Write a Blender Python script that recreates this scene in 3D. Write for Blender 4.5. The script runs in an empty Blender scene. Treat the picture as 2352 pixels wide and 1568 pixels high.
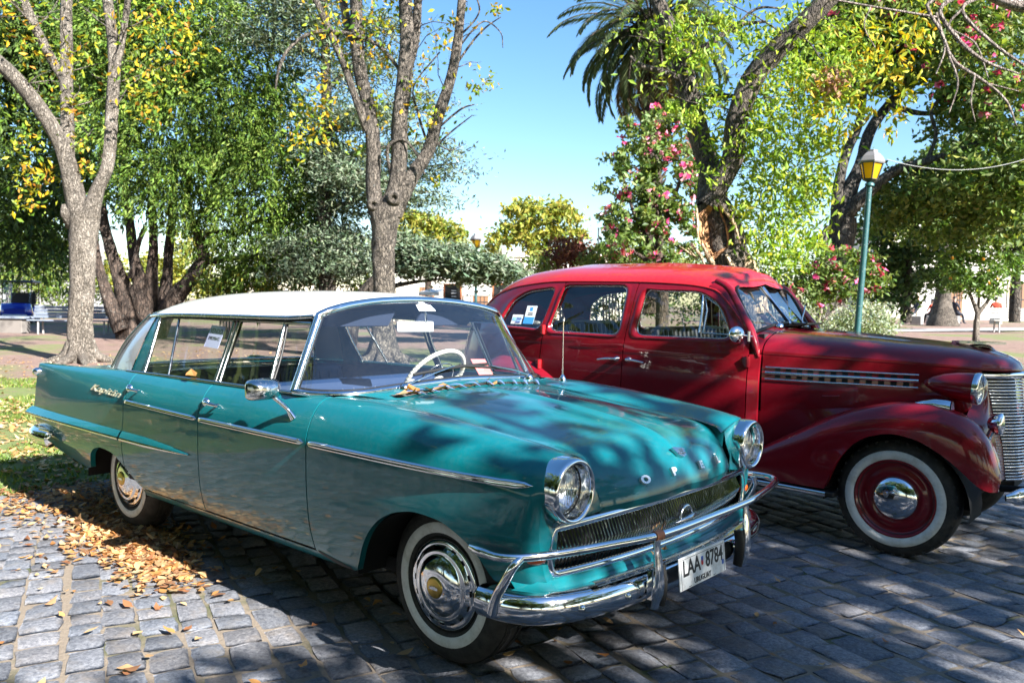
import bpy, bmesh, math, random
import numpy as np
from mathutils import Vector, Matrix
random.seed(7)
RNG = np.random.default_rng(7)
scene = bpy.context.scene
rad = math.radians

# ------------------------------------------------------------ camera, sky, sun, exposure
CAM_P = np.array([2.293, -2.946, 1.426])
CAM_YAW, CAM_PITCH, CAM_ROLL, CAM_F = rad(131.22), rad(-2.66), rad(1.01), 1893.0

def cam_axes():
    cy, sy, cp, sp = math.cos(CAM_YAW), math.sin(CAM_YAW), math.cos(CAM_PITCH), math.sin(CAM_PITCH)
    f = np.array([cp * cy, cp * sy, sp])
    r = np.array([sy, -cy, 0.0])
    u = np.cross(r, f)
    cr, sr = math.cos(CAM_ROLL), math.sin(CAM_ROLL)
    return cr * r + sr * u, -sr * r + cr * u, f

CR, CU, CF = cam_axes()
cam_data = bpy.data.cameras.new("camera")
cam = bpy.data.objects.new("camera", cam_data)
scene.collection.objects.link(cam)
cam_data.sensor_width = 36.0
cam_data.lens = CAM_F / 2352 * 36
cam_data.clip_start = 0.05
cam_data.clip_end = 3000
cam.matrix_world = Matrix([[CR[i], CU[i], -CF[i], CAM_P[i]] for i in range(3)] + [[0, 0, 0, 1]])
cam_data.dof.use_dof = True
cam_data.dof.focus_distance = 3.3
cam_data.dof.aperture_fstop = 6.3
scene.camera = cam

SUN_AZ, SUN_EL = -3.0, 32.0          # where the sun stands: azimuth from +X, elevation
world = bpy.data.worlds.new("World")
scene.world = world
world.use_nodes = True
wn = world.node_tree
bg = wn.nodes["Background"]
sky = wn.nodes.new("ShaderNodeTexSky")
sky.sky_type = 'NISHITA'
sky.sun_disc = False
sky.sun_elevation = rad(SUN_EL)
sky.sun_rotation = rad(90 - SUN_AZ)
sky.air_density = 1.0
sky.dust_density = 0.45
sky.ozone_density = 1.6
hsv = wn.nodes.new("ShaderNodeHueSaturation")
hsv.inputs["Saturation"].default_value = 1.25
wn.links.new(sky.outputs[0], hsv.inputs["Color"])
wn.links.new(hsv.outputs[0], bg.inputs[0])
bg.inputs[1].default_value = 0.068

sun_data = bpy.data.lights.new("sun", 'SUN')
sun_data.energy = 5.0
sun_data.angle = rad(0.53)
sun_data.color = (1.0, 0.97, 0.93)
sun = bpy.data.objects.new("sun", sun_data)
scene.collection.objects.link(sun)
sd = Vector((math.cos(rad(SUN_EL)) * math.cos(rad(SUN_AZ)), math.cos(rad(SUN_EL)) * math.sin(rad(SUN_AZ)), math.sin(rad(SUN_EL))))
sun.rotation_euler = sd.to_track_quat('Z', 'Y').to_euler()
sun.location = sd * 50

vs = scene.view_settings
vs.view_transform = 'Standard'
vs.look = 'None'
vs.gamma = 1
vs.use_curve_mapping = False
vs.exposure = 1.95
scene.cycles.max_bounces = 8
scene.cycles.diffuse_bounces = 3
scene.cycles.glossy_bounces = 4
scene.cycles.transmission_bounces = 4
scene.cycles.transparent_max_bounces = 12
scene.cycles.caustics_reflective = False
scene.cycles.caustics_refractive = False
scene.cycles.use_denoising = True
scene.cycles.sample_clamp_indirect = 6

def at(px, py, d):
    """world point seen at photo position (px, py; photo 2352 wide) at depth d metres"""
    return CAM_P + d * (CF + (px - 1176) / CAM_F * CR - (py - 784) / CAM_F * CU)

def ground_at(px, py, z=0.0):
    d = CF + (px - 1176) / CAM_F * CR - (py - 784) / CAM_F * CU
    return CAM_P + (z - CAM_P[2]) / d[2] * d

# ------------------------------------------------------------ helpers
def pchip(xk, yk, x):
    """monotone cubic through (xk, yk[..., k])"""
    xk = np.asarray(xk, float); yk = np.asarray(yk, float); x = np.clip(np.asarray(x, float), xk[0], xk[-1])
    if len(xk) == 2:
        return yk[0] + (yk[1] - yk[0]) * (x - xk[0]) / (xk[1] - xk[0])
    h = np.diff(xk); s = np.diff(yk) / h
    m = np.zeros_like(yk)
    w1 = 2 * h[1:] + h[:-1]; w2 = h[1:] + 2 * h[:-1]
    ok = s[:-1] * s[1:] > 0
    with np.errstate(divide='ignore', invalid='ignore'):
        hm = (w1 + w2) / (w1 / s[:-1] + w2 / s[1:])
    m[1:-1] = np.where(ok, hm, 0)
    m[0] = s[0]; m[-1] = s[-1]
    i = np.clip(np.searchsorted(xk, x) - 1, 0, len(h) - 1)
    t = (x - xk[i]) / h[i]
    return ((2 * t**3 - 3 * t**2 + 1) * yk[i] + (t**3 - 2 * t**2 + t) * h[i] * m[i]
            + (-2 * t**3 + 3 * t**2) * yk[i + 1] + (t**3 - t**2) * h[i] * m[i + 1])

def cr_path(pts, n):
    """smooth path (centripetal-ish Catmull-Rom) through points of any dimension"""
    P = np.asarray(pts, float)
    if len(P) < 3:
        t = np.linspace(0, 1, n)[:, None]
        return P[0] + (P[-1] - P[0]) * t
    L = np.concatenate([[0], np.cumsum(np.maximum(1e-6, np.linalg.norm(np.diff(P[:, :3], axis=0), axis=1)))])
    T = np.zeros_like(P)
    T[1:-1] = (P[2:] - P[:-2]) / (L[2:] - L[:-2])[:, None]
    T[0] = (P[1] - P[0]) / (L[1] - L[0]); T[-1] = (P[-1] - P[-2]) / (L[-1] - L[-2])
    x = np.linspace(0, L[-1], n)
    i = np.clip(np.searchsorted(L, x) - 1, 0, len(L) - 2)
    h = (L[i + 1] - L[i]); t = (x - L[i]) / h
    t = t[:, None]; h = h[:, None]
    return ((2 * t**3 - 3 * t**2 + 1) * P[i] + (t**3 - 2 * t**2 + t) * h * T[i]
            + (-2 * t**3 + 3 * t**2) * P[i + 1] + (t**3 - t**2) * h * T[i + 1])

class MB:
    """collects shapes, then links them as ONE mesh object"""
    def __init__(s):
        s.v = []; s.f = []; s.m = []; s.n = 0; s.sm = []
    def add(s, V, F, mi=0, smooth=True):
        V = np.asarray(V, float).reshape(-1, 3)
        s.v.append(V)
        n = s.n
        s.f += [tuple(int(i) + n for i in f) for f in F]
        s.m += [mi] * len(F); s.sm += [smooth] * len(F)
        s.n += len(V)
        return s
    def grid(s, P, cu=False, cv=False, mi=0, smooth=True):
        P = np.asarray(P, float); nu, nv = P.shape[:2]
        F = []
        for i in range(nu if cu else nu - 1):
            a = (i + 1) % nu
            for j in range(nv if cv else nv - 1):
                b = (j + 1) % nv
                F.append((i * nv + j, a * nv + j, a * nv + b, i * nv + b))
        return s.add(P.reshape(-1, 3), F, mi, smooth)
    def tube(s, path, r, k=8, caps=True, n=None, flat=(1, 1), up=None, mi=0):
        P = np.asarray(path, float)
        if n: P = cr_path(P, n)
        N = len(P)
        R = np.full(N, r, float) if np.isscalar(r) else np.interp(np.linspace(0, 1, N), np.linspace(0, 1, len(r)), r)
        T = np.gradient(P, axis=0); T /= np.maximum(1e-9, np.linalg.norm(T, axis=1))[:, None]
        u = np.array(up if up is not None else (0, 0, 1.0))
        if up is None and abs(T[0] @ u) > .9: u = np.array([1.0, 0, 0])
        ring = []
        a = np.linspace(0, 2 * math.pi, k, endpoint=False)
        for i in range(N):
            if up is not None: u = np.array(up, float)
            x = np.cross(u, T[i]); x /= max(1e-9, np.linalg.norm(x)); y = np.cross(T[i], x)
            ring.append(P[i] + R[i] * (flat[0] * np.cos(a)[:, None] * x + flat[1] * np.sin(a)[:, None] * y))
            u = y
        s.grid(np.array(ring), cv=True, mi=mi)
        if caps:
            s.add(ring[0], [tuple(range(k))], mi, False); s.add(ring[-1], [tuple(range(k))[::-1]], mi, False)
        return s
    def lathe(s, prof, k=40, o=(0, 0, 0), ax=(0, 1, 0), mi=0, smooth=True):
        """prof: (axial, radius) pairs; the axis runs along ax from o"""
        ax = np.array(ax, float); ax /= np.linalg.norm(ax)
        t = np.array([0, 0, 1.0]) if abs(ax[2]) < .9 else np.array([1.0, 0, 0])
        x = np.cross(t, ax); x /= np.linalg.norm(x); y = np.cross(ax, x)
        a = np.linspace(0, 2 * math.pi, k, endpoint=False)
        P = np.array([[np.array(o) + h * ax + r * (math.cos(q) * x + math.sin(q) * y) for q in a] for h, r in prof])
        return s.grid(P, cv=True, mi=mi, smooth=smooth)
    def box(s, c, size, bev=0.0, rot=None, mi=0, seg=2):
        bm = bmesh.new(); bmesh.ops.create_cube(bm, size=1)
        for v in bm.verts: v.co = Vector((v.co.x * size[0], v.co.y * size[1], v.co.z * size[2]))
        if bev > 0: bmesh.ops.bevel(bm, geom=bm.edges[:], offset=bev, segments=seg, affect='EDGES', profile=.5)
        bm.verts.index_update()
        V = np.array([v.co[:] for v in bm.verts]); F = [tuple(v.index for v in f.verts) for f in bm.faces]
        bm.free()
        if rot is not None: V = V @ np.array(rot).T
        return s.add(V + np.array(c), F, mi, False)
    def prism(s, poly, d, mi=0, smooth=False):
        """closed 3D polygon extruded by vector d"""
        A = np.array(poly, float); B = A + np.array(d, float); n = len(A)
        s.add(A, [tuple(range(n))], mi, False); s.add(B, [tuple(range(n))[::-1]], mi, False)
        return s.add(np.concatenate([A, B]), [(i, (i + 1) % n, n + (i + 1) % n, n + i) for i in range(n)], mi, smooth)
    def mirrored(s):
        o = MB(); o.v = [V * [1, -1, 1] for V in s.v]; o.f = [f[::-1] for f in s.f]; o.m = list(s.m); o.sm = list(s.sm); o.n = s.n
        return o
    def build(s, name, mats, parent=None, loc=None):
        me = bpy.data.meshes.new(name)
        V = np.concatenate(s.v) if s.v else np.zeros((0, 3))
        me.from_pydata(V.tolist(), [], s.f)
        for m in (mats if isinstance(mats, (list, tuple)) else [mats]): me.materials.append(m)
        me.polygons.foreach_set("material_index", s.m)
        me.polygons.foreach_set("use_smooth", s.sm)
        me.update()
        o = bpy.data.objects.new(name, me); scene.collection.objects.link(o)
        if parent is not None: o.parent = parent
        if loc is not None: o.location = loc
        return o

def raw_mesh(name, V, loops, starts, mats, parent=None, col=None, smooth=False):
    """fast mesh from numpy arrays; col = per-vertex colour of the leaves themselves"""
    me = bpy.data.meshes.new(name)
    me.vertices.add(len(V)); me.vertices.foreach_set("co", np.asarray(V, np.float32).ravel())
    me.loops.add(len(loops)); me.loops.foreach_set("vertex_index", np.asarray(loops, np.int32))
    me.polygons.add(len(starts)); me.polygons.foreach_set("loop_start", np.asarray(starts, np.int32))
    for m in (mats if isinstance(mats, (list, tuple)) else [mats]): me.materials.append(m)
    me.update(calc_edges=True)
    if smooth: me.polygons.foreach_set("use_smooth", np.ones(len(starts), bool))
    if col is not None:
        ca = me.color_attributes.new("tint", 'FLOAT_COLOR', 'POINT')
        c4 = np.ones((len(V), 4), np.float32); c4[:, :3] = col
        ca.data.foreach_set("color", c4.ravel())
    o = bpy.data.objects.new(name, me); scene.collection.objects.link(o)
    if parent is not None: o.parent = parent
    return o

def tag(o, label=None, cat=None, group=None, kind=None):
    if label: o["label"] = label
    if cat: o["category"] = cat
    if group: o["group"] = group
    if kind: o["kind"] = kind
    return o

def thing(name, label, cat, loc=(0, 0, 0), rz=0.0, group=None):
    o = bpy.data.objects.new(name, None); scene.collection.objects.link(o)
    o.location = loc; o.rotation_euler = (0, 0, rz); o.empty_display_size = .2
    return tag(o, label, cat, group)

_txt = {}
def text_mesh(body, size, depth=0.0, shear=0.0, bold=0.0, align='CENTER'):
    """(verts, faces) of a line of lettering in its own XY plane"""
    cu = bpy.data.curves.new("lettering", 'FONT')
    cu.body = body; cu.size = size; cu.extrude = depth; cu.shear = shear; cu.offset = bold
    cu.align_x = align; cu.align_y = 'CENTER'; cu.resolution_u = 3
    ob = bpy.data.objects.new("lettering", cu)
    scene.collection.objects.link(ob)
    dg = bpy.context.evaluated_depsgraph_get()
    me = bpy.data.meshes.new_from_object(ob.evaluated_get(dg))
    V = np.array([v.co[:] for v in me.vertices]); F = [tuple(p.vertices) for p in me.polygons]
    bpy.data.objects.remove(ob); bpy.data.curves.remove(cu); bpy.data.meshes.remove(me)
    return V, F

def place(V, o, ex, ey, ez=None):
    ex = np.array(ex, float); ey = np.array(ey, float)
    ez = np.cross(ex, ey) if ez is None else np.array(ez, float)
    return np.array(o) + V[:, :1] * ex + V[:, 1:2] * ey + V[:, 2:3] * ez

# ------------------------------------------------------------ materials
M = {}
def mat(name, base, rough=.5, metal=0, coat=0, coat_rough=.03, spec=.5, trans=0, emit=None):
    m = bpy.data.materials.new(name); m.use_nodes = True
    p = m.node_tree.nodes["Principled BSDF"]
    p.inputs["Base Color"].default_value = (*base, 1)
    p.inputs["Roughness"].default_value = rough
    p.inputs["Metallic"].default_value = metal
    p.inputs["Coat Weight"].default_value = coat
    p.inputs["Coat Roughness"].default_value = coat_rough
    p.inputs["Specular IOR Level"].default_value = spec
    M[name] = m
    return m

class NT:
    def __init__(s, m):
        s.t = m.node_tree; s.n = s.t.nodes; s.p = s.n.get("Principled BSDF")
    def new(s, kind, **kw):
        n = s.n.new("ShaderNode" + kind)
        for k, v in kw.items(): setattr(n, k, v)
        return n
    def link(s, a, b): s.t.links.new(a, b)
    def coord(s, scale=(1, 1, 1), which="Object", rot=(0, 0, 0)):
        tc = s.new("TexCoord"); mp = s.new("Mapping"); mp.inputs["Scale"].default_value = scale; mp.inputs["Rotation"].default_value = rot
        s.link(tc.outputs[which], mp.inputs[0]); return mp.outputs[0]
    def noise(s, co, scale=5, detail=4, rough=.55, dist=0):
        n = s.new("TexNoise"); n.inputs["Scale"].default_value = scale; n.inputs["Detail"].default_value = detail
        n.inputs["Roughness"].default_value = rough; n.inputs["Distortion"].default_value = dist
        if co is not None: s.link(co, n.inputs["Vector"])
        return n.outputs["Fac"]
    def ramp(s, fac, stops):
        r = s.new("ValToRGB"); e = r.color_ramp.elements
        while len(e) < len(stops): e.new(.5)
        for el, (p, c) in zip(e, stops): el.position = p; el.color = (*c, 1) if len(c) == 3 else c
        s.link(fac, r.inputs[0]); return r.outputs[0]
    def mix(s, fac, a, b, mode='MIX'):
        n = s.new("Mix", data_type='RGBA', blend_type=mode)
        for i, v in ((0, fac), (6, a), (7, b)):
            if hasattr(v, "links"): s.link(v, n.inputs[i])
            else: n.inputs[i].default_value = v if i == 0 else (*v, 1)
        return n.outputs[2]
    def bump(s, h, strength=.3, dist=.01, prev=None):
        b = s.new("Bump"); b.inputs["Strength"].default_value = strength; b.inputs["Distance"].default_value = dist
        s.link(h, b.inputs["Height"])
        if prev is not None: s.link(prev, b.inputs["Normal"])
        return b.outputs[0]
    def math(s, op, a, b=0.0, clamp=False):
        n = s.new("Math", operation=op, use_clamp=clamp)
        for i, v in enumerate((a, b)):
            if hasattr(v, "links"): s.link(v, n.inputs[i])
            else: n.inputs[i].default_value = v
        return n.outputs[0]

def paint(name, c1, c2, rough=.35, dust=(.30, .27, .22), dustamt=.10, coat=.8):
    m = mat(name, c1, rough, 0, coat, .02, .15)
    t = NT(m); co = t.coord()
    big = t.noise(co, 2.2, 3); fine = t.noise(co, 45, 4, .7)
    c = t.mix(t.ramp(big, [(.35, (0, 0, 0)), (.7, (1, 1, 1))]), c1, c2)
    d = t.math('MULTIPLY', t.ramp(fine, [(.45, (0, 0, 0)), (.8, (1, 1, 1))]), dustamt)
    c = t.mix(d, c, dust)
    t.link(c, t.p.inputs["Base Color"])
    cr = t.math('ADD', t.math('MULTIPLY', t.noise(co, 9, 4, .7), .10), .0)
    t.link(cr, t.p.inputs["Coat Roughness"])
    t.link(t.bump(t.noise(co, 7, 2), .05, .02), t.p.inputs["Coat Normal"])
    return m
paint("teal_paint", (.002, .118, .140), (.0025, .138, .158), .36, dustamt=.05)
paint("white_paint", (.80, .78, .76), (.84, .82, .80), .35, dustamt=.05)
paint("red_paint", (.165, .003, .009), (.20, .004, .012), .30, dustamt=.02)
paint("sunlit_red_paint", (.36, .010, .016), (.42, .014, .02), .40, dustamt=.06)  # faded roof red, with sunlit brightness put into the colour

def chrome(name, base=(.78, .79, .80), rough=.07, pit=.06):
    m = mat(name, base, rough, 1)
    t = NT(m); co = t.coord()
    n = t.noise(co, 30, 5, .7)
    t.link(t.math('ADD', t.math('MULTIPLY', t.ramp(n, [(.5, (0, 0, 0)), (.78, (1, 1, 1))]), pit * 4), rough), t.p.inputs["Roughness"])
    rust = t.noise(co, 55, 5, .75)
    t.link(t.mix(t.ramp(rust, [(.66, (0, 0, 0)), (.76, (1, 1, 1))]), base, (.20, .13, .08)), t.p.inputs["Base Color"])
    t.link(t.bump(t.noise(co, 10, 2), .06, .01), t.p.inputs["Normal"])
    return m
chrome("chrome"); chrome("old_chrome", (.62, .63, .62), .14, .10)
mat("gold", (.55, .38, .10), .3, 1)
mat("black_trim", (.012, .012, .012), .5)
mat("gap_dark", (.004, .004, .004), .9)
mat("grille_dark", (.012, .012, .012), .7)
def rubber():
    m = mat("rubber", (.016, .016, .016), .75); t = NT(m); co = t.coord()
    t.link(t.mix(t.ramp(t.noise(co, 14, 5, .7), [(.4, (0, 0, 0)), (.75, (1, 1, 1))]), (.013, .013, .013), (.055, .05, .045)), t.p.inputs["Base Color"])
    t.link(t.bump(t.noise(co, 120, 3), .2, .002), t.p.inputs["Normal"])
rubber()
def wwall():
    m = mat("whitewall", (.72, .72, .70), .55); t = NT(m); co = t.coord()
    t.link(t.mix(t.ramp(t.noise(co, 16, 5, .7), [(.45, (0, 0, 0)), (.8, (1, 1, 1))]), (.74, .74, .72), (.45, .43, .38)), t.p.inputs["Base Color"])
wwall()
def glass(name, tint=(.93, .96, .95), refl=1.0, dust=.02):
    m = bpy.data.materials.new(name); m.use_nodes = True; M[name] = m
    t = NT(m); t.n.remove(t.p)
    out = t.n["Material Output"]
    tr = t.new("BsdfTransparent"); tr.inputs[0].default_value = (*tint, 1)
    gl = t.new("BsdfGlossy"); gl.inputs["Roughness"].default_value = .01
    gl.inputs[0].default_value = (1, 1, 1, 1)
    lw = t.new("LayerWeight"); lw.inputs[0].default_value = .5
    f5 = t.math('POWER', lw.outputs["Facing"], 4.0)
    mx = t.new("MixShader"); t.link(t.math('MULTIPLY', t.math('ADD', t.math('MULTIPLY', f5, .80), .075), refl, True), mx.inputs[0])
    t.link(tr.outputs[0], mx.inputs[1]); t.link(gl.outputs[0], mx.inputs[2])
    df = t.new("BsdfDiffuse"); df.inputs[0].default_value = (.55, .54, .50, 1)
    m2 = t.new("MixShader")
    dd = t.noise(t.coord(), 60, 5, .8)
    t.link(t.math('MULTIPLY', t.ramp(dd, [(.35, (.25, .25, .25)), (.8, (1, 1, 1))]), dust), m2.inputs[0])
    t.link(mx.outputs[0], m2.inputs[1]); t.link(df.outputs[0], m2.inputs[2])
    t.link(m2.outputs[0], out.inputs[0])
    return m
glass("window_glass", (.95, .97, .95), .8, .012); glass("windscreen_glass", (.93, .96, .97), 1.5, .016); glass("lens_glass", (.95, .96, .97), 1.0, .01)
glass("red_car_glass", (.88, .91, .88), .9, .012)
mat("amber_lens", (.75, .12, .01), .12, 0, 1)
mat("red_lens", (.55, .01, .01), .12, 0, 1)
mat("blue_leather", (.010, .030, .085), .5); mat("black_leather", (.02, .02, .022), .4)
mat("grey_cloth", (.30, .29, .27), .9); mat("cream_plastic", (.72, .69, .58), .3)
mat("dark_cloth", (.03, .03, .035), .9)
mat("paper_white", (.78, .79, .80), .7); mat("paper_blue", (.05, .30, .70), .6); mat("paper_pink", (.70, .18, .16), .6); mat("ink", (.01, .01, .012), .6)
mat("paper_lilac", (.50, .52, .74), .7); mat("sky_blue_ink", (.25, .52, .80), .6)
mat("rust_tape", (.42, .16, .08), .7)
# ------------------------------------------------------------ lofted bodywork
class Loft:
    """body side given by lengthwise lines: line k at station a has (x offset, y, z)"""
    def __init__(s, xs, Y, Z, DX=None, sub=20, n=500):
        s.xa, s.xb, s.n = xs[0], xs[-1], n
        a = np.linspace(s.xa, s.xb, n); K = len(Y)
        L = np.stack([np.stack([pchip(xs, d, a) for d in D], 1) for D in (DX if DX is not None else np.zeros((K, len(xs))), Y, Z)], 2)   # n,K,3
        s.U = np.linspace(0, K - 1, (K - 1) * sub + 1)
        s.T = np.empty((n, len(s.U), 3))
        for i in range(n):
            for c in range(3): s.T[i, :, c] = pchip(np.arange(K), L[i, :, c], s.U)
        s.sub = sub; s.K = K
    def at(s, a, u):
        fi = np.clip((np.asarray(a) - s.xa) / (s.xb - s.xa) * (s.n - 1), 0, s.n - 1.001); fj = np.clip(np.asarray(u) * s.sub, 0, len(s.U) - 1.001)
        i = fi.astype(int); j = fj.astype(int); p = (fi - i)[..., None]; q = (fj - j)[..., None]
        T = s.T
        P = (T[i, j] * (1 - p) * (1 - q) + T[i + 1, j] * p * (1 - q) + T[i, j + 1] * (1 - p) * q + T[i + 1, j + 1] * p * q)
        P = P.copy(); P[..., 0] += np.asarray(a)
        return P
    def u_at_z(s, a, z, kmax):
        a = np.atleast_1d(a); z = np.broadcast_to(z, a.shape)
        i = np.clip(np.round((a - s.xa) / (s.xb - s.xa) * (s.n - 1)).astype(int), 0, s.n - 1)
        m = kmax * s.sub + 1
        return np.array([np.interp(zz, np.maximum.accumulate(s.T[ii, :m, 2]), s.U[:m]) for ii, zz in zip(i, z)])

def panel(L, xa, xb, zlow, uhi, nx=40, nu=30, kmax=7, ulo=None, fx=None):
    """grid of points on loft L between two edges x=xa(z), xb(z), from z=zlow(x) up to line uhi"""
    fa = lambda f, z: f(z) if callable(f) else np.full_like(z, f)
    A = (np.linspace(0, 1, nx) if fx is None else fx)[:, None]; S = np.linspace(0, 1, nu)[None, :]
    z = np.full((len(A), nu), .6)
    for _ in range(5):
        a = fa(xa, z) * (1 - A) + fa(xb, z) * A
        lo = np.stack([L.u_at_z(a[:, j], zlow(a[:, j]), kmax) for j in range(nu)], 1) if ulo is None else np.full_like(a, ulo)
        u = lo + (uhi - lo) * S
        P = L.at(a, u); z = P[..., 2]
    return P

def add_panel(mb, P, lip=.014, inward=(0, 1, 0), mi=0):
    """panel skin plus a turned-in lip all round (gives shut lines and arch edges their thickness)"""
    mb.grid(P, mi=mi)
    ring = np.concatenate([P[:, 0], P[-1, 1:], P[-2::-1, -1], P[0, -2:0:-1]])
    d = np.array(inward, float) * lip
    c = P.reshape(-1, 3).mean(0)
    mid = ring + d * .35
    mb.grid(np.stack([ring, mid, ring + d]), cv=True, mi=mi)
    return mb

def curve_fn(pts):
    p = np.array(pts, float); return lambda x: pchip(p[:, 0], p[:, 1], x)

# ------------------------------------------------------------ the teal and white saloon
def build_teal_car():
    car = thing("vintage_saloon", "teal vintage saloon with white roof and chrome bull bar, nearest the viewer", "car")
    xs = [-3.90, -3.55, -3.1, -2.5, -1.6, -.8, -.5, -.2, .1, .38, .52, .60]
    Z = [[.37, .35, .31, .28, .28, .28, .28, .28, .32, .40, .42, .43],
         [.43, .42, .40, .36, .35, .35, .35, .35, .40, .45, .47, .48],
         [.53, .52, .51, .50, .50, .50, .50, .50, .52, .54, .55, .56],
         [.63, .63, .64, .67, .68, .68, .68, .68, .67, .65, .64, .64],
         [.72, .73, .76, .80, .815, .815, .815, .812, .805, .785, .765, .75],
         [.80, .81, .82, .85, .857, .857, .857, .857, .850, .828, .805, .79],
         [.88, .885, .90, .915, .92, .925, .928, .925, .908, .876, .852, .84],
         [.932, .940, .955, .970, .978, .985, .988, .980, .952, .915, .890, .878],
         [.955, .961, .974, .986, .992, .998, 1.003, .990, .964, .933, .912, .898],
         [.955, .961, .974, .986, .992, .999, .986, .955, .920, .898, .876, .850]]
    Y = [[.74, .77, .79, .80, .80, .80, .80, .80, .805, .79, .77, .72],
         [.79, .815, .832, .842, .842, .842, .842, .842, .842, .828, .80, .76],
         [.838, .862, .874, .882, .882, .882, .882, .882, .878, .856, .828, .785],
         [.862, .880, .890, .897, .898, .898, .898, .897, .891, .870, .842, .80],
         [.855, .875, .888, .898, .90, .90, .90, .899, .892, .870, .845, .805],
         [.848, .866, .880, .890, .892, .892, .892, .891, .884, .862, .838, .80],
         [.838, .853, .862, .862, .862, .862, .862, .860, .852, .832, .812, .78],
         [.830, .838, .832, .818, .812, .812, .806, .795, .785, .770, .755, .735],
         [.818, .815, .800, .788, .782, .775, .745, .718, .700, .690, .683, .675],
         [.80, .795, .780, .770, .764, .765, .56, .555, .552, .548, .545, .545]]
    DX = np.zeros((10, 12)); DX[:4, 11] = -.05; DX[:4, 10] = -.015; DX[4, 11] = -.03; DX[5, 11] = -.015; DX[9, 11] = -.055; DX[8, 11] = -.035; DX[7, 11] = -.03; DX[6, 11] = -.02; DX[9, 10] = -.01
    L = Loft(xs, Y, Z, DX)
    farch = curve_fn([(-.66, .34), (-.50, .30), (-.42, .30), (-.37, .345), (-.30, .45), (-.24, .525), (-.17, .582), (-.07, .625), (.03, .642), (.14, .635), (.23, .603), (.30, .558), (.345, .505), (.375, .455), (.42, .44), (.62, .44)])
    rarch = curve_fn([(-3.95, .385), (-3.6, .36), (-3.16, .335), (-3.10, .345), (-3.05, .385), (-2.97, .45), (-2.87, .503), (-2.76, .522), (-2.64, .515), (-2.52, .475), (-2.42, .415), (-2.35, .36), (-2.31, .345), (-.6, .345)])
    g = .0035
    fgap = curve_fn([(.3, -.665), (.8, -.655), (.9, -.66), (1.0, -.668)])
    bgap = curve_fn([(.3, -1.605), (.8, -1.575), (.9, -1.585), (1.0, -1.61)])
    rgap = curve_fn([(.3, -2.47), (.55, -2.465), (.75, -2.425), (.85, -2.42), (1.0, -2.47)])
    def handle():
        h = MB()
        h.tube([(0, 0, 0), (.06, -.035, .006), (.15, -.03, .0), (.165, -.026, -.002)], [.007, .010, .009, .006], 8, n=14)
        h.lathe([(0, .024), (.012, .022), (.02, .012), (.022, 0)], 16, (0, .006, 0), (0, -1, 0))
        h.tube([(.125, 0, 0), (.13, -.03, 0)], .006, 6)
        return h
    HD = handle()
    fxd = np.linspace(0, 1, 46)
    tl = M["teal_paint"]
    for sgn in (-1, 1):
        S = np.array([1, sgn, 1.0])
        inw = (0, -sgn, 0)
        def pan(*a, **k): return panel(L, *a, **k) * S
        # --- fender with its crown and nose
        mb = MB()
        P = pan(lambda z: fgap(z) + g, .60, farch, 9, nx=90, nu=56)
        add_panel(mb, P, .03, inw)
        ring = np.concatenate([P[-1], np.array([(.560, .535, .80), (.588, .52, .75), (.596, .505, .690), (.582, .60, .672), (.560, .70, .664), (.548, .752, .62), (.545, .756, .52), (.55, .745, .45)]) * S])
        an = np.arctan2(ring[:, 2] - .785, sgn * ring[:, 1] - .69)
        circ = np.stack([np.full(len(ring), .558), sgn * (.69 + .102 * np.cos(an)), .785 + .102 * np.sin(an)], 1)
        mb.grid(np.stack([ring, ring * .5 + circ * .5 + [.006, 0, 0], circ, circ - [.15, 0, 0]]), cv=True)
        xw = np.linspace(.25, .598, 24)
        k9 = L.at(xw, np.full(24, 9.0)); k9[:, 0] = np.minimum(k9[:, 0], .60)
        lowz = np.interp(xw, [.25, .40, .47, .52, .56, .590, .598], [.86, .84, .81, .77, .72, .675, .65]); lw = np.stack([k9[:, 0], k9[:, 1] - np.interp(xw, [.4, .6], [0, .04]), np.minimum(lowz, k9[:, 2])], 1)
        mb.grid(np.stack([k9, lw], 1) * S)
        fen = mb.build("front_fender", tl, car)
        # stone guard patch at the fender's lower rear corner
        a = np.linspace(-.645, -.435, 8); lo = farch(a)
        Q = np.stack([L.at(a, L.u_at_z(a, lo, 7)), L.at(a, L.u_at_z(a, np.maximum(lo + .002, .345 - (a + .645) * .16), 7))]) * S + np.array([0, sgn * .002, 0])
        MB().grid(Q).build("stone_guard", M["black_trim"], fen)
        # --- doors
        def door(name, xa, xb, low):
            m = MB(); add_panel(m, pan(xa, xb, low, 8, nx=46, nu=40), .02, inw)
            # inner trim
            I = pan(xa, xb, low, 7.6, nx=8, nu=10) - np.array([0, sgn * .045, 0])
            o = m.build(name, tl, car)
            MB().grid(I).build("door_trim", M["blue_leather"], o)
            return o
        fd = door("front_door", lambda z: bgap(z) + g, lambda z: fgap(z) - g, lambda x: np.full_like(x, .35))
        rd = door("rear_door", lambda z: rgap(z) + g, lambda z: bgap(z) - g, rarch)
        for d_, hx in ((fd, -1.545), (rd, -2.40)):
            m = MB(); V = [v * [1, -sgn, 1] + np.array([hx, sgn * .872, .906]) for v in HD.v]
            m.v = V; m.f = list(HD.f); m.m = list(HD.m); m.sm = list(HD.sm); m.n = HD.n
            m.build("handle", M["chrome"], d_)
        # --- rear quarter
        mb = MB(); P = pan(-3.90, lambda z: rgap(z) - g, rarch, 9, nx=70, nu=44); add_panel(mb, P, .03, inw)
        ring = P[0]; mb.add(np.concatenate([ring, [np.array([-3.90, sgn * .4, .68])]]), [(i, i + 1, len(ring)) for i in range(len(ring) - 1)])
        rq = mb.build("rear_quarter", tl, car)
        # --- rocker
        a = np.linspace(-2.32, -.55, 30)
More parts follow.
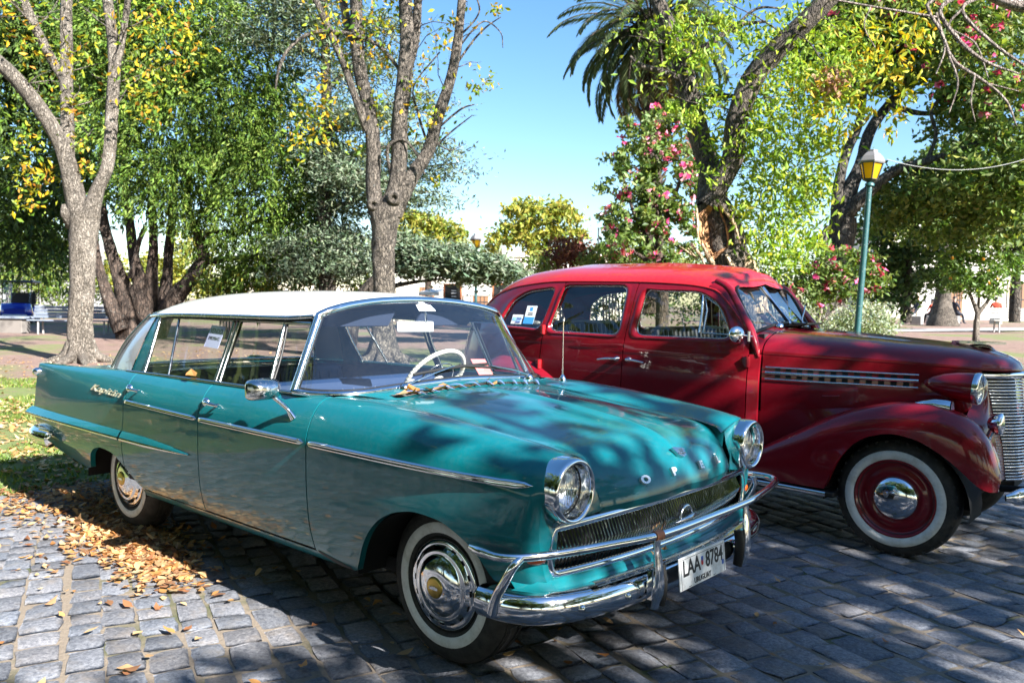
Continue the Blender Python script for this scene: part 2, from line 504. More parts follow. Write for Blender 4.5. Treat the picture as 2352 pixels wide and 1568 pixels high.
        P = np.stack([L.at(a, L.u_at_z(a, z, 7)) for z in (.285, .30, .32, .338)], 1) * S
        P[:, 0, 1] -= sgn * .03
        MB().grid(P).build("rocker_panel", tl, car)
        # --- wheel wells and dark inner body
        mb = MB()
        a = np.linspace(-3.85, .50, 60)
        P = np.stack([L.at(a, np.full_like(a, u)) for u in (1.5, 3, 5, 7)], 1) * S - np.array([0, sgn * .075, 0])
        keep = [i for i in range(60)]
        F = []; n = 4
        for i in range(59):
            xm = (a[i] + a[i + 1]) / 2
            for j in range(3):
                if (abs(xm) < .42 or abs(xm + 2.75) < .42) and j < 1: continue
                F.append((i * n + j, (i + 1) * n + j, (i + 1) * n + j + 1, i * n + j + 1))
        mb.add(P.reshape(-1, 3), F)
        for cx, r in ((0, .42), (-2.76, .40)):
            q = np.linspace(0, math.pi, 16)
            A = np.stack([cx + r * np.cos(q), np.full(16, sgn * .80), .28 + r * .80 * np.sin(q)], 1)
            B = A.copy(); B[:, 1] = sgn * .42
            mb.grid(np.stack([A, B])); mb.add(np.concatenate([B, [[cx, sgn * .42, .28]]]), [(i, i + 1, 16) for i in range(15)])
        mb.build("inner_arch", M["gap_dark"], car)
        # --- chrome side strips
        def strip(x0, x1, zf, w, out, name, parent, dz0=0, n=40, taper=.12):
            a = np.linspace(x0, x1, n); tt = np.minimum(1, np.minimum(np.linspace(0, 1, n) / .02, (1 - np.linspace(0, 1, n)) / taper)) ** .5
            base = L.at(a, L.u_at_z(a, zf(a), 7))
            pr = []
            for dz, dy in ((-w, 0), (-w * .85, out * .7), (-w * .3, out), (0, out * .55), (w * .3, out), (w * .85, out * .7), (w, 0)):
                b = L.at(a, L.u_at_z(a, zf(a) + dz * tt, 7)); b[:, 1] += dy * tt + .0005; pr.append(b)
            MB().grid(np.stack(pr, 1) * S).build(name, M["chrome"], parent)
        zs = lambda a: np.interp(a, [-2.42, -1.57, .58], [.834, .822, .812])
        strip(-2.412, -1.59, zs, .011, .012, "side_strip", rd, taper=.03)
        strip(-1.57, -.672, zs, .013, .014, "side_strip", fd, taper=.03)
        strip(-.648, .545, zs, .014, .015, "side_strip", fen, taper=.05)
        # --- fin ledge: teal blade with a chrome strip under it
        def ledge(x0, x1, parent):
            a = np.linspace(x0, x1, 30); k = np.clip((-1.66 - a) / 2.25, 0, 1) ** .7
            kk = np.clip((-1.655 - a) / .5, .02, 1) ** .6
            b0 = L.at(a, L.u_at_z(a, .628 + .034 * kk, 7)); b2 = L.at(a, L.u_at_z(a, (.628 - .028 * kk), 7)); mid = L.at(a, L.u_at_z(a, np.full_like(a, .628), 7))
            mid[:, 1] += .040 * k + .004
            ml = mid.copy(); ml[:, 2] -= .018 * kk
            b0 = b0 + np.array([0, .0012, 0]); b2 = b2 + np.array([0, .0012, 0])
            MB().grid(np.stack([b0, b0 * .5 + mid * .5 + np.array([0, .002, 0]), mid], 1) * S).build("fin_ledge", tl, parent)
            MB().grid(np.stack([mid, mid * .5 + ml * .5 + np.array([0, .004, 0]), ml, b2], 1) * S).build("fin_strip", M["chrome"], parent)
        ledge(-3.93, -2.455, rq); ledge(-2.435, -1.67, rd)
        # tail lamp edge
        m = MB(); m.lathe([(0, .03), (.03, .028), (.045, .018), (.05, 0)], 16, (-3.86, sgn * .833, .90), (0, sgn, 0)); m.build("side_lamp", M["chrome"], rq)
        # --- headlight
        m = MB(); c = (.57, sgn * .69, .785)
        m.lathe([(-.16, .090), (-.10, .108), (-.03, .1155), (.02, .1165), (.040, .115), (.052, .110), (.056, .103), (.052, .097), (.04, .094), (.012, .091), (-.01, .088)], 48, c, (1, 0, 0))
        hl = m.build("headlight", M["chrome"], car)
        m = MB(); m.lathe([(-.012, .0885), (.004, .08), (.018, .055), (.026, .025), (.028, 0)], 40, c, (1, 0, 0)); m.build("lens", M["lens_glass"], hl)
        m = MB(); m.lathe([(-.012, .0885), (-.03, .075), (-.055, .05), (-.07, .02), (-.072, 0)], 32, c, (1, 0, 0))
        for q in range(-6, 7): m.box((c[0] - .014, c[1] + q * .0125, c[2]), (.003, .002, 2 * math.sqrt(max(0, .086**2 - (q * .0125)**2))))
        m.build("reflector", M["reflector"], hl)
        m = MB(); m.lathe([(-.02, .096), (-.005, .094), (.006, .0895), (-.02, .0885)], 40, c, (1, 0, 0)); m.build("seal_ring", M["black_trim"], hl)
        # --- turn signal
        m = MB(); a = np.linspace(-1, 1, 14)
        q = np.linspace(0, 2 * math.pi, 12, endpoint=False)
        ring = [[(.535 - .028 * (t * t) * .6 + .022 * math.sqrt(max(0, 1 - t * t)) * math.cos(b) , sgn * (.775 + .055 * t), .555 + .024 * math.sqrt(max(0, 1 - t * t)) * math.sin(b)) for b in q] for t in a]
        m.grid(np.array(ring), cv=True); m.build("turn_signal", M["amber_lens"], fen)
        # --- greenhouse: door window frames, panes
        def wp(x, h):   # point on the window plane, h: 0 belt .. 1 rail
            return np.array([x, sgn * (.785 - .135 * h - .02 * h * (1 - h)), .990 + .327 * h])
        def bar(pts, r, name, parent, mt="frame_chrome", flat=(1, 1)):
            return MB().tube(pts, r, 8, n=max(2, 8 * (len(pts) - 1)) if len(pts) > 2 else None, flat=flat).build(name, M[mt], parent)
        def pane(x0b, x0t, x1t, x1b, parent, h1=.97, name="window_pane"):
            H = np.linspace(.01, h1, 6); W = np.linspace(0, 1, 5)
            P = np.array([[wp((x0b + (x0t - x0b) * h) * (1 - w) + (x1b + (x1t - x1b) * h) * w, h) for h in H] for w in W])
            return MB().grid(P).build(name, M["window_glass"], parent)
        # front door: A pillar side -> x from -.875 (base) to -.935 (top)
        bar([wp(-1.575, .0), wp(-1.60, .5), wp(-1.605, .985)], .0105, "window_frame", fd)
        bar([wp(-1.605, .985), wp(-1.3, .99), wp(-.965, .985)], .0105, "window_frame", fd)
        bar([wp(-.965, .985), wp(-.93, .5), wp(-.905, .0)], .0105, "window_frame", fd)
        bar([wp(-1.19, .98), wp(-1.13, .02)], .0075, "vent_bar", fd)
        bar([wp(-1.165, .96), wp(-1.13, .5), wp(-1.11, .05)], .006, "vent_frame", fd, "black_trim")
        pane(-1.57, -1.60, -1.19, -1.13, fd); pane(-1.13, -1.19, -.96, -.91, fd)
        bar([wp(-2.40, .0), wp(-2.445, .5), wp(-2.475, .985)], .0105, "window_frame", rd)
        bar([wp(-2.475, .985), wp(-2.0, .995), wp(-1.645, .985)], .0105, "window_frame", rd)
        bar([wp(-1.645, .985), wp(-1.635, .5), wp(-1.615, .0)], .0105, "window_frame", rd)
        bar([wp(-2.25, .98), wp(-2.12, .02)], .0075, "vent_bar", rd)
        pane(-2.40, -2.475, -2.25, -2.12, rd); pane(-2.12, -2.25, -1.645, -1.615, rd)
        MB().box(wp(-1.59, .0) + np.array([-.005, -sgn * .02, -.0]), (.03, .01, .02)).grid(np.array([[wp(-1.61, h) - [0, sgn * .012, 0], wp(-1.585, h) - [0, sgn * .012, 0]] for h in np.linspace(0, 1, 6)])).build("centre_pillar", M["black_trim"], car)
        # belt trim under the windows
        bar([(x, sgn * (.792 - (.004 if x < -2.3 else 0)), z) for x, z in ((-2.62, .984), (-2.2, .991), (-1.6, .996), (-1.0, 1.0), (-.80, 1.002))], .009, "belt_trim", car)
        # C pillar: white outside, teal between it and the door
        T0, T1 = np.array([-2.70, sgn * .60, 1.312]), np.array([-2.54, sgn * .645, 1.318])
        B0, B1 = np.array([-2.90, sgn * .745, .982]), np.array([-2.60, sgn * .775, .984])
        h = np.linspace(0, 1, 10)[:, None, None]; w = np.linspace(0, 1, 7)[None, :, None]
        P = (B0 * (1 - w) + B1 * w) * (1 - h) + (T0 * (1 - w) + T1 * w) * h
        P = P + np.array([0, sgn * .02, 0]) * (4 * h * (1 - h)) * (.5 + 2 * w * (1 - w))
        P[..., 0] += -.03 * (4 * h * (1 - h))[..., 0] * (1 - w[..., 0])
        MB().grid(P).build("rear_pillar", M["pillar_paint"], car)
        D0 = np.array([-2.415, sgn * .785, .988]); D1 = np.array([-2.485, sgn * .652, 1.318])
        w2 = np.linspace(0, 1, 4)[None, :, None]
        P2 = P[:, -1:, :] * (1 - w2) + (D0 * (1 - h) + D1 * h + np.array([0, sgn * .02, 0]) * 4 * h * (1 - h) * .5) * w2 - np.array([0, sgn * .006, 0])
        MB().grid(P2).build("pillar_jamb", tl, car)
        bar([B0 + [-.012, sgn * .004, .004], (B0 + T0) / 2 + np.array([-.05, sgn * .014, 0]), T0 + [-.012, 0, .0]], .014, "rear_window_frame", car)
        # side of roof: drip rail
        rail = np.array([(-2.70, .606, 1.306), (-2.52, .648, 1.316), (-2.2, .668, 1.326), (-1.6, .676, 1.332), (-1.15, .664, 1.336), (-.985, .634, 1.345)]) * S
        bar(rail, .011, "drip_rail", car, "old_chrome")
        MB().tube(rail + np.array([0, -sgn * .004, -.016]), .008, 6, n=30).build("drip_under_strip", M["black_trim"], car)  # thin black strip along the underside of the drip rail

    # --- hood, raised along the middle
    cz = np.array([(-.50, 1.006), (-.25, .996), (.03, .972), (.30, .938), (.45, .908), (.545, .872), (.60, .830), (.640, .780), (.662, .735), (.668, .705)])
    ez = np.array([(-.50, .984), (-.25, .957), (.05, .924), (.28, .905), (.40, .890), (.47, .866), (.52, .826), (.56, .775), (.590, .725), (.598, .692)])
    A = cr_path(np.c_[cz, cz[:, :1] * 0], 60)[:, :2]; B = cr_path(np.c_[ez, ez[:, :1] * 0], 60)[:, :2]
    tt = np.linspace(-1, 1, 61); G = []
    for i in range(60):
        wd = .5435 - .05 * max(0, (i - 40) / 20) ** 1.5
        q = np.abs(tt); w = np.clip(1 - q ** 2.3, 0, 1)
        x = B[i, 0] + (A[i, 0] - B[i, 0]) * w; z = B[i, 1] + (A[i, 1] - B[i, 1]) * w
        ridge = .010 * np.exp(-(q * .5 / .022) ** 2) * min(1, i / 12) * (1 - max(0, (i - 46) / 14)) + .006 * np.clip(1 - q / (.55 - .30 * i / 60), 0, 1) ** .5
        z = z + ridge
        G.append(np.stack([x, tt * wd, z], 1))
    G = np.array(G)
    mb = MB(); mb.grid(G)
    ring = np.concatenate([G[:, 0], G[-1, 1:], G[-2::-1, -1], G[0, -2:0:-1]])
    mb.grid(np.stack([ring, ring + [-.004, 0, -.008], ring + [-.012, 0, -.03]]), cv=True)
    for e in (0, -1):       # the hood's edge runs on under the fender crowns
        sg = -1 if e == 0 else 1
        ed = G[:, e]; k_ = np.clip((np.arange(60) - 6) / 10, 0, 1)[:, None]
        mb.grid(np.stack([ed + [0, 0, -.003], ed + np.array([-.004, sg * .012, -.012]), ed + np.array([-.03, sg * .075, -.016]) * k_ + np.array([0, 0, -.012])], 1))
    hood = mb.build("hood", M["teal_paint"], car)
    def on_hood(s, t):   # s along 0..59, t across index
        return G[int(s), int(round((t + 1) * 30))]
    def hood_frame(i, j):
        p = G[i, j]; eu = G[min(i + 1, 59), j] - G[i - 1, j]; ev = G[i, min(j + 1, 60)] - G[i, max(j - 1, 0)]
        eu /= np.linalg.norm(eu); ev /= np.linalg.norm(ev); n = np.cross(eu, ev); n /= np.linalg.norm(n)
        return p, eu, ev, n
    for ch, j in (("O", 14), ("P", 25), ("E", 38), ("L", 49)):
        V, F = text_mesh(ch, .050, .006, 0, .0026)
        V = V * [1.25, .85, 1]
        p, eu, ev, n = hood_frame(56, j)
        MB().add(place(V, p + n * .004, ev, -eu, n), F, 0, False).build("hood_letter", M["letter_metal"], hood)
    # crest above the letters
    p, eu, ev, n = hood_frame(53, 31)
    sh = [(-.050, .018), (-.03, .022), (.03, .022), (.050, .018), (.040, .004), (.034, -.014), (.014, -.020), (0, -.024), (-.014, -.020), (-.034, -.014), (-.040, .004)]
    m = MB(); m.prism([p + n * .0 + ev * a - eu * b for a, b in sh], n * .012)
    for b in (.010, .002, -.007): m.box(p + n * .0125 - eu * b, (.003, .056, .002))
    for a in (-.022, -.008, .008, .022): m.box(p + n * .013 + ev * a + eu * .006, (.016, .003, .002))
    m.build("crest", M["old_chrome"], hood)
    # --- cowl and its vents
    wb = np.array([(-.875, -.812, 1.006), (-.79, -.775, 1.000), (-.70, -.70, 1.000), (-.655, -.60, 1.004), (-.632, -.40, 1.018), (-.625, 0, 1.032), (-.632, .40, 1.018), (-.655, .60, 1.004), (-.70, .70, 1.000), (-.79, .775, 1.000), (-.875, .812, 1.006)])
    WB = cr_path(wb, 81)
    fr = np.stack([np.full(81, -.505), np.linspace(-.548, .548, 81), np.interp(np.abs(np.linspace(-1, 1, 81)), np.abs(tt)[30:], G[0, 30:, 2])], 1)
    # let the fender's inner edge line guide the cowl corners
    v = np.linspace(0, 1, 12)[:, None, None]
    C = WB[None] * (1 - v) + fr[None] * v
    C[..., 2] += .012 * (4 * v * (1 - v))[..., 0]
    MB().grid(C).build("cowl", M["teal_paint"], car)
    m = MB(); fins = MB()
    sl = [C[9] + [0, 0, .0035], C[11] * .75 + C[10] * .25 + [0, 0, .0035]]
    m.grid(np.stack([sl[0][5:-5], sl[1][5:-5]]))
    mesh_lines = np.linspace(6, 74, 70)
    for q in mesh_lines:
        a = sl[0][int(q)] * (1 - q % 1) + sl[0][int(q) + 1] * (q % 1); b = sl[1][int(q)] * (1 - q % 1) + sl[1][int(q) + 1] * (q % 1)
        fins.tube([a + [0, 0, .001], b + [0, 0, .001]], .0012, 4, caps=False)
    vent = m.build("cowl_vent", M["gap_dark"], car); fins.build("vent_mesh", M["mesh_grey"], vent)
    for k in range(10):
        q = 10 + k * 6.6
        a = C[8][int(q)] + [0, 0, .004]; b = C[11][min(80, int(q) + 3)] + [.03, 0, .006]
        mid = (a + b) / 2 + [0, .004, .012]
        MB().tube([a, mid, b], [.003, .010, .003], 6, n=10, flat=(1, .35)).build("vent_fin", M["vent_paint"], vent)
    # --- windscreen
    wt = np.array([(-.945, -.628, 1.348), (-.930, -.57, 1.372), (-.935, -.45, 1.398), (-.950, -.25, 1.420), (-.955, 0, 1.428), (-.950, .25, 1.420), (-.935, .45, 1.398), (-.930, .57, 1.372), (-.945, .628, 1.348)])
    WT = cr_path(wt, 81)
    v = np.linspace(0, 1, 14)[:, None, None]
    W = WB[None] * (1 - v) + WT[None] * v
    bul = (4 * v * (1 - v))[..., 0]
    W[..., 0] += .035 * bul * (1 - np.abs(np.linspace(-1, 1, 81))[None] ** 3); W[..., 2] += .006
    ws = MB().grid(W).build("windscreen", M["windscreen_glass"], car)
    loop = np.concatenate([WB + [0, 0, .006], W[1:-1, -1], WT[::-1] + [0, 0, .006], W[-2:0:-1, 0]])
    MB().tube(np.concatenate([loop, loop[:1]]), .019, 10, caps=False, flat=(1, .8)).build("windscreen_frame", M["chrome"], ws)
    lp2 = loop.copy(); lp2[:, 1] *= .977; lp2[:, 2] = 1.19 + (lp2[:, 2] - 1.19) * .945
    MB().tube(np.concatenate([lp2, lp2[:1]]), .010, 8, caps=False).build("windscreen_seal", M["black_trim"], ws)
    # sticker inside the top of the glass, paper on the dash
    i0 = 10
    for nm, m_, jj, ii, wd, hh in (("licence_sticker", "paper_white", 41, 12, .06, .035),):
        p = W[ii, jj]; ex = W[ii, jj + 2] - W[ii, jj - 2]; ex /= np.linalg.norm(ex); ey = W[ii + 1, jj] - W[ii - 1, jj]; ey /= np.linalg.norm(ey)
        nn = np.cross(ex, ey)
        MB().prism([p - nn * .006 + ex * a * wd + ey * b * hh for a, b in ((-1, -1), (1, -1), (.85, .3), (.35, .55), (.3, 1), (-.3, 1), (-.35, .55), (-.85, .3))], nn * .003).build(nm, M[m_], ws)
    # --- roof
    cx = np.linspace(0, 1, 46)
    cp = cr_path(np.array([(-2.93, 0, 1.368), (-2.80, 0, 1.405), (-2.55, 0, 1.445), (-2.2, 0, 1.468), (-1.75, 0, 1.478), (-1.35, 0, 1.474), (-1.08, 0, 1.455), (-.965, 0, 1.432)]), 46)
    ep = cr_path(np.array([(-2.70, .600, 1.310), (-2.52, .645, 1.320), (-2.2, .665, 1.330), (-1.75, .673, 1.335), (-1.35, .668, 1.337), (-1.1, .655, 1.340), (-.955, .628, 1.350)]), 46)
    tt2 = np.linspace(-1, 1, 51); RO = []
    for i in range(46):
        q = np.abs(tt2)
        y = np.sign(tt2) * ep[i, 1] * (1 - (1 - q) ** 1.12) ** .92
        yy = np.abs(y) / ep[i, 1]
        z = ep[i, 2] + (cp[i, 2] - ep[i, 2]) * np.clip(1 - yy ** 2.7, 0, 1) ** .85
        x = cp[i, 0] + (ep[i, 0] - cp[i, 0]) * yy ** 2.4
        RO.append(np.stack([x, y, z], 1))
    RO = np.array(RO)
    mb = MB(); mb.grid(RO)
    ring = np.concatenate([RO[:, 0], RO[-1, 1:], RO[-2::-1, -1], RO[0, -2:0:-1]])
    inn = ring.copy(); inn[:, :2] = (inn[:, :2] - [-1.8, 0]) * .985 + [-1.8, 0]; inn[:, 2] -= .012
    mb.grid(np.stack([ring, inn]), cv=True)
    roof = mb.build("roof", M["white_paint"], car)
    hl_ = RO[2:-2, 2:-2] - np.array([0, 0, .035]); hl_[..., :2] *= .985
    MB().grid(hl_).build("headliner", M["blue_cloth"], roof)
    MB().tube(RO[0][::2] + [-.012, 0, -.004], .016, 8, flat=(1, .6)).build("rear_visor", M["old_chrome"], roof)
    # --- rear window
    rb = cr_path(np.array([(-2.905, -.745, .99), (-3.02, -.62, .985), (-3.10, -.3, .985), (-3.12, 0, .985), (-3.10, .3, .985), (-3.02, .62, .985), (-2.905, .745, .99)]), 41)
    rt = RO[0][5:-5][::1]; rt = cr_path(rt, 41) + [.01, 0, -.012]
    v = np.linspace(0, 1, 10)[:, None, None]
    MB().grid(rb[None] * (1 - v) + rt[None] * v).build("rear_window", M["windscreen_glass"], car)
    MB().tube(rb, .013, 8).build("rear_window_trim", M["chrome"], car)
    # --- trunk deck and tail
    X = np.linspace(-3.895, -3.0, 24); T = np.linspace(-1, 1, 33)
    edge = L.at(X, np.full(24, 9.0))
    D = np.array([[(X[i] + .0, t * (edge[i, 1] - .002), edge[i, 2] - .004 - .03 * min(1, (1 - abs(t)) * 10) + .025 * (1 - t * t) * min(1, (X[i] + 3.9) * 4)) for t in T] for i in range(24)])
    # carry the deck forward under the rear window
    Dm = D[-1:].copy(); Dm[..., 0] = -2.55; Dm[..., 1] *= .98; Dm[..., 2] = .972
    mb = MB().grid(np.concatenate([D, Dm])); tail = D[0].copy()
    low = tail.copy(); low[:, 2] = .40; low[:, 1] *= .92
    mid = tail.copy(); mid[:, 2] = .68; mid[:, 0] -= .035
    mb.grid(cr_path(np.stack([tail, mid, low]).reshape(3, -1), 3).reshape(3, -1, 3) if False else np.stack([tail, mid, low]))
    mb.build("trunk_lid", M["teal_paint"], car)
    # --- underbody and engine bay floor: keeps the light out from below
    MB().box((-1.7, 0, .30), (4.2, 1.30, .06)).box((.15, 0, .34), (.72, .80, .06)).box((-1.9, 0, .22), (3.4, .5, .1), .02).build("underbody", M["gap_dark"], car)
    MB().grid(np.array([[(.44, y, z) for z in (.34, .70)] for y in (-.7, .7)])).build("radiator", M["gap_dark"], car)
    MB().grid(np.array([[(-.62, y, z) for z in (.30, .97)] for y in (-.74, .74)])).build("bulkhead", M["gap_dark"], car)
    # --- grille
    gx = lambda y: .628 - .085 * (abs(y) / .745) ** 2.2
    gt, gb = (lambda y: .668 - .022 * (abs(y) / .745) ** 2), (lambda y: .486)
    mb = MB()
    ys = np.linspace(-.735, .735, 40)
    mb.grid(np.array([[(gx(y) - .045, y, z) for z in (.47, .68)] for y in ys])); gr = mb.build("grille", M["grille_dark"], car)
    sm = MB()
    for y in np.linspace(-.722, .722, 84):
        zt, zb = gt(y) - .004, gb(y) + .004; x = gx(y) - .018; zm = (zt + zb) / 2
        if abs(y) > .69: k = 1 - ((abs(y) - .69) / .05) ** 2 * .4; zt = zm + (zt - zm) * k; zb = zm - (zm - zb) * k
        P = np.array([[(x - .022, y - .0028, zt), (x + .012, y - .0028, zm), (x - .022, y - .0028, zb)], [(x - .018, y, zt), (x + .0165, y, zm), (x - .018, y, zb)], [(x - .022, y + .0028, zt), (x + .012, y + .0028, zm), (x - .022, y + .0028, zb)]])
        sm.grid(P, smooth=False)
    sm.build("grille_slats", M["chrome"], gr)
    lp = []
    for y in np.linspace(-.70, .70, 30): lp.append((gx(y), y, gt(y)))
    for q in np.linspace(0, math.pi, 9)[1:-1]: lp.append((gx(.735) + .004, .70 + .045 * math.sin(q), .567 + .083 * math.cos(q)))
    for y in np.linspace(.70, -.70, 30): lp.append((gx(y), y, gb(y)))
    for q in np.linspace(0, math.pi, 9)[1:-1]: lp.append((gx(.735) + .004, -.70 - .045 * math.sin(q), .567 - .083 * math.cos(q)))
    lp.append(lp[0]); lp = np.array(lp)
    MB().tube(lp, .0145, 8, caps=False, flat=(.8, 1.1)).build("grille_surround", M["chrome"], gr)
    m = MB(); q = np.linspace(0, 2 * math.pi, 33)
    m.tube(np.stack([np.full(33, .662), .046 * np.cos(q), .578 + .046 * np.sin(q)], 1), .007, 8, caps=False)
    m.tube([(.664, -.085, .570), (.672, -.04, .574), (.676, 0, .578), (.672, .04, .581), (.664, .085, .584)], [.002, .010, .014, .010, .002], 8, n=17)
    m.build("grille_emblem", M["old_chrome"], gr)
    # --- lower apron between grille and bumper
    ys = np.linspace(-.735, .735, 40)
    mb = MB().grid(np.array([[(gx(y) - .01, y, .478), (gx(y) + .010, y, .466), (gx(y) + .025, y, .440), (gx(y) + .040, y, .415), (gx(y) + .035, y, .36), (gx(y), y, .33)] for y in ys]))
    for s_ in (-1, 1):
        E = np.array([(gx(.735) - .01, s_ * .735, .478), (gx(.735) + .012, s_ * .735, .468), (gx(.735) + .035, s_ * .735, .445), (gx(.735) + .055, s_ * .735, .425), (gx(.735) + .05, s_ * .735, .36), (gx(.735), s_ * .735, .33)])
        E2 = E + np.array([-.035, s_ * .045, .012]); E3 = E + np.array([-.13, s_ * .085, .012])
        mb.grid(np.stack([E, E2, E3]))
    mb.build("apron", M["teal_paint"], car)
    # --- front bumper
    def swept(path, prof, n, capit=True):
        P = cr_path(np.array(path), n); T = np.gradient(P, axis=0); T[:, 2] = 0; T /= np.linalg.norm(T, axis=1)[:, None]
        N = np.stack([T[:, 1], -T[:, 0], T[:, 2] * 0], 1)
        m = MB(); m.grid(np.array([[P[i] + N[i] * a + np.array([0, 0, b]) for a, b in prof] for i in range(n)]))
        return m, P, N
    prof = [(-.075, .030), (-.03, .034), (-.010, .028), (.003, .012), (.010, -.014), (.007, -.043), (-.005, -.066), (-.03, -.078), (-.05, -.078)]
    path = [(.36, -.905, .415), (.42, -.905, .415), (.495, -.885, .413), (.585, -.825, .412), (.652, -.70, .410), (.694, -.50, .408), (.713, -.25, .407), (.718, 0, .407)]
    path = path + [(x, -y, z) for x, y, z in path[-2::-1]]
    m, BP, BN = swept(path, prof, 90)
    # closed rounded ends
    for e in (0, -1):
        c = BP[e] + np.array([-.02, 0, 0]); m.add([BP[e] + BN[e] * a + np.array([0, 0, b]) for a, b in prof] + [c], [(i, i + 1, len(prof)) for i in range(len(prof) - 1)])
    bum = m.build("front_bumper", M["chrome"], car)
    for y in (-.70, -.47, .47):
        i = int(np.argmin(np.abs(BP[:, 1] - y)))
        MB().lathe([(0, .014), (.006, .012), (.010, .005), (.011, 0)], 14, BP[i] + BN[i] * .009 + [0, 0, -.02], BN[i]).build("bumper_bolt", M["old_chrome"], bum)
    m, _, _ = swept([(.675, -.62, .450), (.705, -.30, .447), (.715, 0, .447), (.705, .30, .447), (.675, .62, .450)], [(-.05, 0), (-.04, .008), (-.02, .008), (0, .0)], 30)
    m.build("bumper_top_strip", M["old_chrome"], bum)
    for s_ in (-1, 1):
        m = MB(); m.tube([(.738, s_ * .355, .325), (.756, s_ * .357, .39), (.756, s_ * .359, .47), (.748, s_ * .362, .55), (.750, s_ * .364, .594)], [.020, .025, .022, .017, .014], 10, n=20, flat=(1.15, .75))
        m.box((.732, s_ * .355, .41), (.03, .05, .12), .006)
        m.build("bumper_guard", M["chrome"], bum)
        m = MB(); m.tube([(.738, s_ * .318, .325), (.748, s_ * .316, .40), (.738, s_ * .318, .475)], .022, 8, n=12, flat=(.6, 1)); m.build("guard_rubber", M["black_trim"], bum)
    # --- tubular bar over the bumper
    bp = [(.35, -.925, .588), (.42, -.935, .585), (.485, -.925, .580), (.548, -.865, .580), (.612, -.74, .582), (.688, -.55, .588), (.748, -.36, .592), (.765, 0, .596), (.762, .36, .598), (.728, .60, .598), (.69, .78, .598), (.658, .875, .596), (.605, .90, .600), (.54, .885, .604), (.475, .86, .606)]
    BPm = cr_path(np.array(bp), 110)
    m = MB(); m.tube(BPm, np.concatenate([[.011, .016, .018, .0155], np.full(60, .015), [.014]]), 12)
    for s_, e in ((-1, -.91), (1, .905)):
        m.tube([(.54, s_ * .875, .580 if s_ < 0 else .598), (.535, e, .558), (.505, s_ * .92, .50), (.465, s_ * .915, .44), (.44, s_ * .908, .375)], [.0145, .016, .0175, .018, .020], 10, n=24)
    bar_ = m.build("bull_bar", M["chrome"], car)
    i = int(np.argmin(np.abs(BPm[:, 1] + .36)))
    MB().tube(BPm[i - 1:i + 2], .0185, 12).build("tape_band", M["rust_tape"], bar_)
    # --- number plate
    pc = np.array([.750, -.015, .405]); ex = np.array([0, 1, 0.0]); ey = np.array([-.10, 0, .995])
    m = MB(); m.box(pc, (.006, .37, .125), .002, rot=np.array([[.995, 0, -.1], [0, 1, 0], [.1, 0, .995]]))
    pl = m.build("number_plate", M["plate_white"], car)
    pn = np.array([.995, 0, .1]); o = pc + pn * .0036
    def line(txt, size, off, sx=1, mt="ink", b=.001, sh=0):
        V, F = text_mesh(txt, size, .0006, sh, b); V = V * [sx, 1, 1]
        MB().add(place(V, o + ex * off[0] + ey * off[1], ex, ey, pn), F, 0, False).build("plate_lettering", M[mt], pl)
    line("LAA", .086, (-.092, .014), .88, b=.0015); line("8784", .086, (.092, .014), .84, b=.0015); line("URUGUAY", .030, (-.01, -.044), .95, b=.0006)
    m = MB()
    for a, b, w_, h_ in ((.172, 0, .0012, .118), (-.172, 0, .0012, .118), (0, .053, .344, .0015), (-.11, -.056, .02, .002), (.085, -.056, .02, .002)):
        m.prism([o + ex * (a + sx_ * w_ / 2) + ey * (b + sy_ * h_ / 2) for sx_, sy_ in ((-1, -1), (1, -1), (1, 1), (-1, 1))], pn * .0005)
    m.build("plate_border", M["ink"], pl)
    for cx_, mt_, dy in ((-.008, "red_ink", .0), (-.008, "blue_ink", .014), (.160, "blue_ink", -.035)):
        m = MB(); m.prism([o + ex * (cx_ + a) + ey * (.014 + dy + b) for a, b in ((-.008, -.007), (0, -.012), (.008, -.007), (.008, .009), (-.008, .009))], pn * .0007); m.build("plate_badge", M[mt_], pl)
    # --- rear bumper
    path = [(-3.56, -.905, .475), (-3.72, -.915, .475), (-3.88, -.895, .475), (-3.97, -.82, .475), (-4.02, -.6, .475), (-4.04, 0, .475)]
    path = path + [(x, -y, z) for x, y, z in path[-2::-1]]
    prof2 = [(-.06, .055), (-.02, .055), (.006, .035), (.014, 0), (.006, -.035), (-.02, -.055), (-.06, -.05)]
    Pr = cr_path(np.array(path), 60); Tt = np.gradient(Pr, axis=0); Tt /= np.linalg.norm(Tt, axis=1)[:, None]; N2 = np.stack([-Tt[:, 1], Tt[:, 0], Tt[:, 2] * 0], 1)
    m = MB(); m.grid(np.array([[Pr[i] + N2[i] * a + np.array([0, 0, b]) for a, b in prof2] for i in range(60)]))
    for e in (0, -1): m.add([Pr[e] + N2[e] * a + np.array([0, 0, b]) for a, b in prof2] + [Pr[e] + [.02, 0, 0]], [(i, i + 1, 7) for i in range(6)])
    m.build("rear_bumper", M["chrome"], car)
    # --- wheels
    def wheel(cx, sg, cz=.318, r=.318):
        w = MB(); o = (cx, sg * .625, cz); ax = (0, sg, 0)
        w.lathe([(-.085, .20), (-.09, .25), (-.075, .295), (-.05, r - .004), (.0, r), (.045, r - .003), (.068, r - .014), (.082, r - .035), (.090, .262), (.092, .243), (.0905, .205), (.078, .186), (.05, .18)], 56, o, ax)
        for k in range(4): w.lathe([(-.05 + k * .026, r + .0012), (-.046 + k * .026, r - .006), (-.038 + k * .026, r - .006), (-.034 + k * .026, r + .0012)], 56, o, ax)
        wh = w.build("wheel", M["rubber"], car)
        m = MB(); m.lathe([(.0905, .246), (.0945, .242), (.0955, .225), (.0945, .207), (.0905, .203)], 56, o, ax); m.build("whitewall", M["whitewall"], wh)
